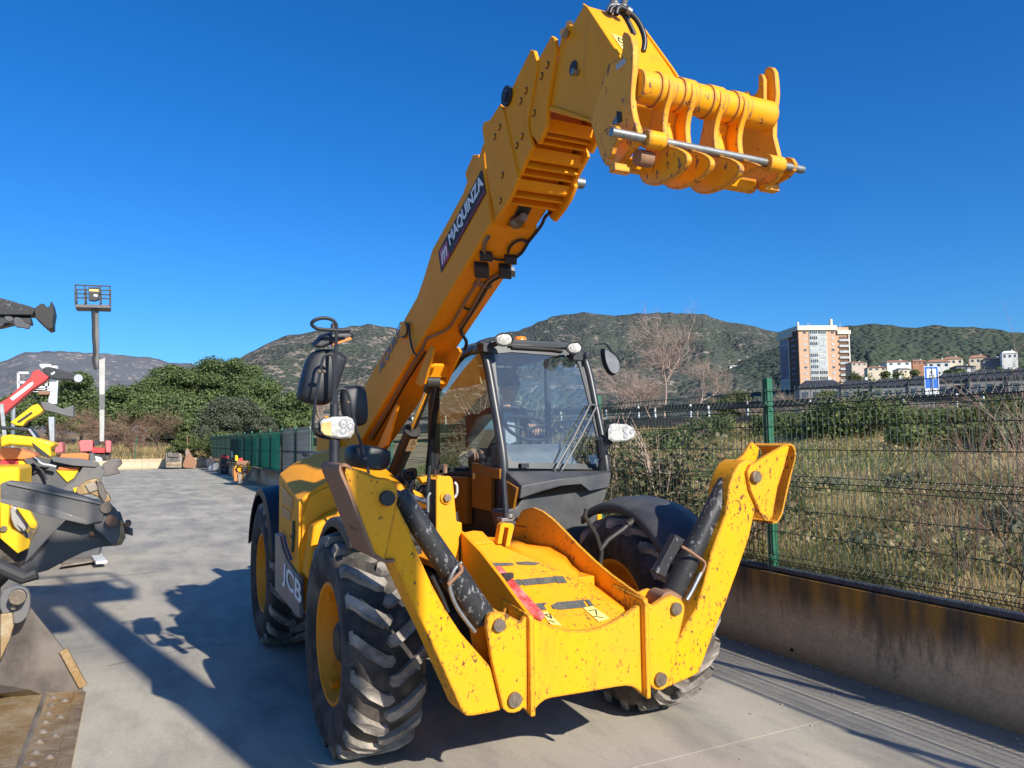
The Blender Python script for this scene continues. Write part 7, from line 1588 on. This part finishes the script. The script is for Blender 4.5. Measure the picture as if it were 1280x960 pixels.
# stones and debris at the foot of the wall behind the machines
# ================================================================== DRIVER
M_jacket = simple('dark_jacket', (.035, .045, .055), .85, var=.3, sc=20, bump=.3); M_skin = simple('skin', (.48, .27, .19), .55, var=.08, sc=20); M_hat = simple('grey_knit_hat', (.07, .085, .09), .95, var=.4, sc=70, bump=.6); M_trous = simple('dark_trousers', (.03, .035, .05), .9, var=.2, sc=20); M_shirt = simple('pale_shirt', (.30, .36, .42), .85, var=.2, sc=15)
DR = thing('person', 'driver sitting in the cab wearing a grey knit hat, glasses and dark jacket', 'person', (.76, 1.62, 1.42))
def skin_body(name, verts, edges, radii, m, parent, sub=2, root=0):
    me = bpy.data.meshes.new(name); me.from_pydata([tuple(v) for v in verts], edges, []); o = bpy.data.objects.new(name, me); COL.objects.link(o)
    sk = o.modifiers.new('skin', 'SKIN'); me.skin_vertices or None
    if not me.skin_vertices: me.attributes.new
    for i, r in enumerate(radii): 
        q = me.skin_vertices[0].data[i]; q.radius = r if isinstance(r, tuple) else (r, r); q.use_root = (i == root)
    s2 = o.modifiers.new('sub', 'SUBSURF'); s2.levels = sub; s2.render_levels = sub
    dg = bpy.context.evaluated_depsgraph_get(); me2 = bpy.data.meshes.new_from_object(o.evaluated_get(dg)); bpy.data.objects.remove(o)
    me2.materials.clear(); me2.materials.append(m); me2.polygons.foreach_set('use_smooth', [True]*len(me2.polygons)); o = bpy.data.objects.new(name, me2); COL.objects.link(o); setp(o, parent); return o
hx, hy = .80, 1.58
v = [(hx, 1.62, 1.44), (hx, 1.62, 1.62), (hx, 1.60, 1.80), (hx, 1.585, 1.93), (hx, hy-.005, 2.0),            # pelvis .. neck 0-4
     (hx-.19, 1.60, 1.88), (hx-.28, 1.66, 1.66), (hx-.33, 1.56, 1.615), (.455, 1.44, 1.60),                 # right arm 5-8
     (hx+.19, 1.60, 1.88), (hx+.26, 1.45, 1.68), (hx+.12, 1.24, 1.76), (hx+.04, 1.16, 1.79),                # left arm 9-12
     (hx-.10, 1.55, 1.43), (hx-.14, 1.20, 1.44), (hx-.14, 1.12, 1.05), (hx-.14, .99, .99),                  # right leg 13-16
     (hx+.10, 1.55, 1.43), (hx+.14, 1.20, 1.44), (hx+.14, 1.12, 1.05), (hx+.14, .99, .99)]
e = [(0, 1), (1, 2), (2, 3), (3, 4), (3, 5), (5, 6), (6, 7), (7, 8), (3, 9), (9, 10), (10, 11), (11, 12), (0, 13), (13, 14), (14, 15), (15, 16), (0, 17), (17, 18), (18, 19), (19, 20)]
r = [(.17, .13), (.155, .125), (.18, .13), (.13, .10), .06, .085, .062, .048, .036, .085, .062, .048, .036, .10, .075, .055, .05, .10, .075, .055, .05]
try:
    me_t = bpy.data.meshes.new('t'); me_t.from_pydata([(0, 0, 0), (0, 0, 1)], [(0, 1)], []); ot = bpy.data.objects.new('t', me_t); COL.objects.link(ot); ot.modifiers.new('s', 'SKIN'); ok = len(me_t.skin_vertices) > 0; bpy.data.objects.remove(ot)
    skin_body('body', v, e, r, M_jacket, DR)
except Exception as ex:
    print('SKIN FAIL', ex)
# head with face
def head(c, parent):
    mb = MB(); n, m_ = 24, 18; vs = []; fs = []
    for j in range(m_+1):
        th = pi*j/m_
        for i in range(n):
            ph = 2*pi*i/n; x, y, z = sin(th)*cos(ph), sin(th)*sin(ph), cos(th)
            wx = .076*(1-.18*max(0, -z)**1.5); wy = .098*(1-.05*max(0, -z)); X, Y, Z = x*wx, y*wy, z*.125
            fr_ = max(0, -y)            # face looks toward -y
            if -.35 < z < .15: Y -= .018*math.exp(-((x/.16)**2))*fr_*(1-abs(z+.12)/.3)   # nose
            if .05 < z < .30: Y += .010*math.exp(-(((abs(x)-.38)/.18)**2))*fr_            # eye sockets
            if z < -.55: Y -= .012*math.exp(-((x/.4)**2))*fr_                             # chin
            vs.append((c[0]+X, c[1]+Y, c[2]+Z))
    for j in range(m_):
        for i in range(n): fs.append((j*n+i, (j+1)*n+i, (j+1)*n+(i+1) % n, j*n+(i+1) % n))
    mb.add(vs, fs)
    for s_ in (-1, 1): mb.sphere((c[0]+s_*.078, c[1]+.005, c[2]-.005), .028, 8, 6, (.35, .7, 1.1))
    o = mb.build('head', M_skin, parent, sm=True, ang=180)
    mb = MB(); mb.lathe([(.0, .088), (.02, .091), (.045, .090), (.085, .078), (.12, .05), (.135, .015), (.137, 0)], (c[0], c[1]+.006, c[2]+.028), 'Z', 24); mb.v = [(x, (y-c[1])*1.22+c[1], z) for x, y, z in mb.v]; mb.build('knit_hat', M_hat, parent)
    mb = MB(); mb.lathe([(.0, .090), (.0, .096), (.035, .097), (.038, .090)], (c[0], c[1]+.006, c[2]+.020), 'Z', 24); mb.v = [(x, (y-c[1])*1.2+c[1], z) for x, y, z in mb.v]; mb.build('hat_brim', M_hat, parent)
    for s_ in (-1, 1):
        mb = MB(); cc = V(c[0]+s_*.032, c[1]-.102, c[2]+.004); mb.tube([cc+V(.026*cos(t), 0, .019*sin(t)) for t in np.linspace(0, 2*pi, 15)], .0028, 5, cap=False); mb.bar(cc+V(s_*.026, 0, .005), cc+V(s_*.048, .10, .005), .004, .004); mb.build('glasses', M_decalblack, parent)
        mb = MB(); mb.sphere((c[0]+s_*.031, c[1]-.083, c[2]+.006), .010, 8, 6); mb.build('eye', M_white, parent)
    mb = MB(); mb.box((c[0], c[1]-.096, c[2]-.066), (.022, .004, .0035)); mb.build('mouth', simple('lips', (.30, .12, .10), .5), parent)
head((hx+.03, hy-.02, 2.125), DR)
mb = MB(); mb.plate([V(hx-.05, 1.505, 1.92), V(hx+.05, 1.505, 1.92), V(hx+.05, 1.462, 1.62), V(hx-.05, 1.462, 1.62)], (0, .05, 0)); mb.build('shirt', M_shirt, DR, bev=.01)
mb = MB(); mb.tube([(hx, hy, 1.93), (hx, hy-.01, 2.03)], .052, 12); mb.build('neck', M_skin, DR)
def hand(c, d, up, parent):
    c = Vector(c); d = Vector(d).normalized(); up = Vector(up); s_ = d.cross(up).normalized(); up = s_.cross(d)
    mb = MB(); mb.loft([c+s_*a+up*b_ for a, b_ in ((-.038, -.012), (.038, -.012), (.038, .014), (-.038, .014))], [c+d*.085+s_*a+up*b_ for a, b_ in ((-.042, -.010), (.042, -.010), (.042, .010), (-.042, .010))]); mb.build('palm', M_skin, parent, bev=.008, seg=3)
    for i, L in enumerate((.062, .075, .070, .055)):
        p = c+d*.083+s_*(-.032+i*.021); mb = MB(); mb.tube([p, p+d*L*.45-up*.004, p+d*L*.75-up*.026, p+d*L*.72-up*.05], [.010, .009, .0085, .007], 8); mb.build('finger', M_skin, parent)
    p = c+d*.02-s_*.036; mb = MB(); mb.tube([p, p-s_*.025+d*.02-up*.01, p-s_*.03+d*.055-up*.03], [.012, .011, .009], 8); mb.build('thumb', M_skin, parent)
hand((.452, 1.46, 1.605), (-.05, -.9, -.25), (0, -.2, 1), DR); hand((hx+.03, 1.15, 1.80), (-.3, -.9, -.2), (0, -.3, 1), DR)
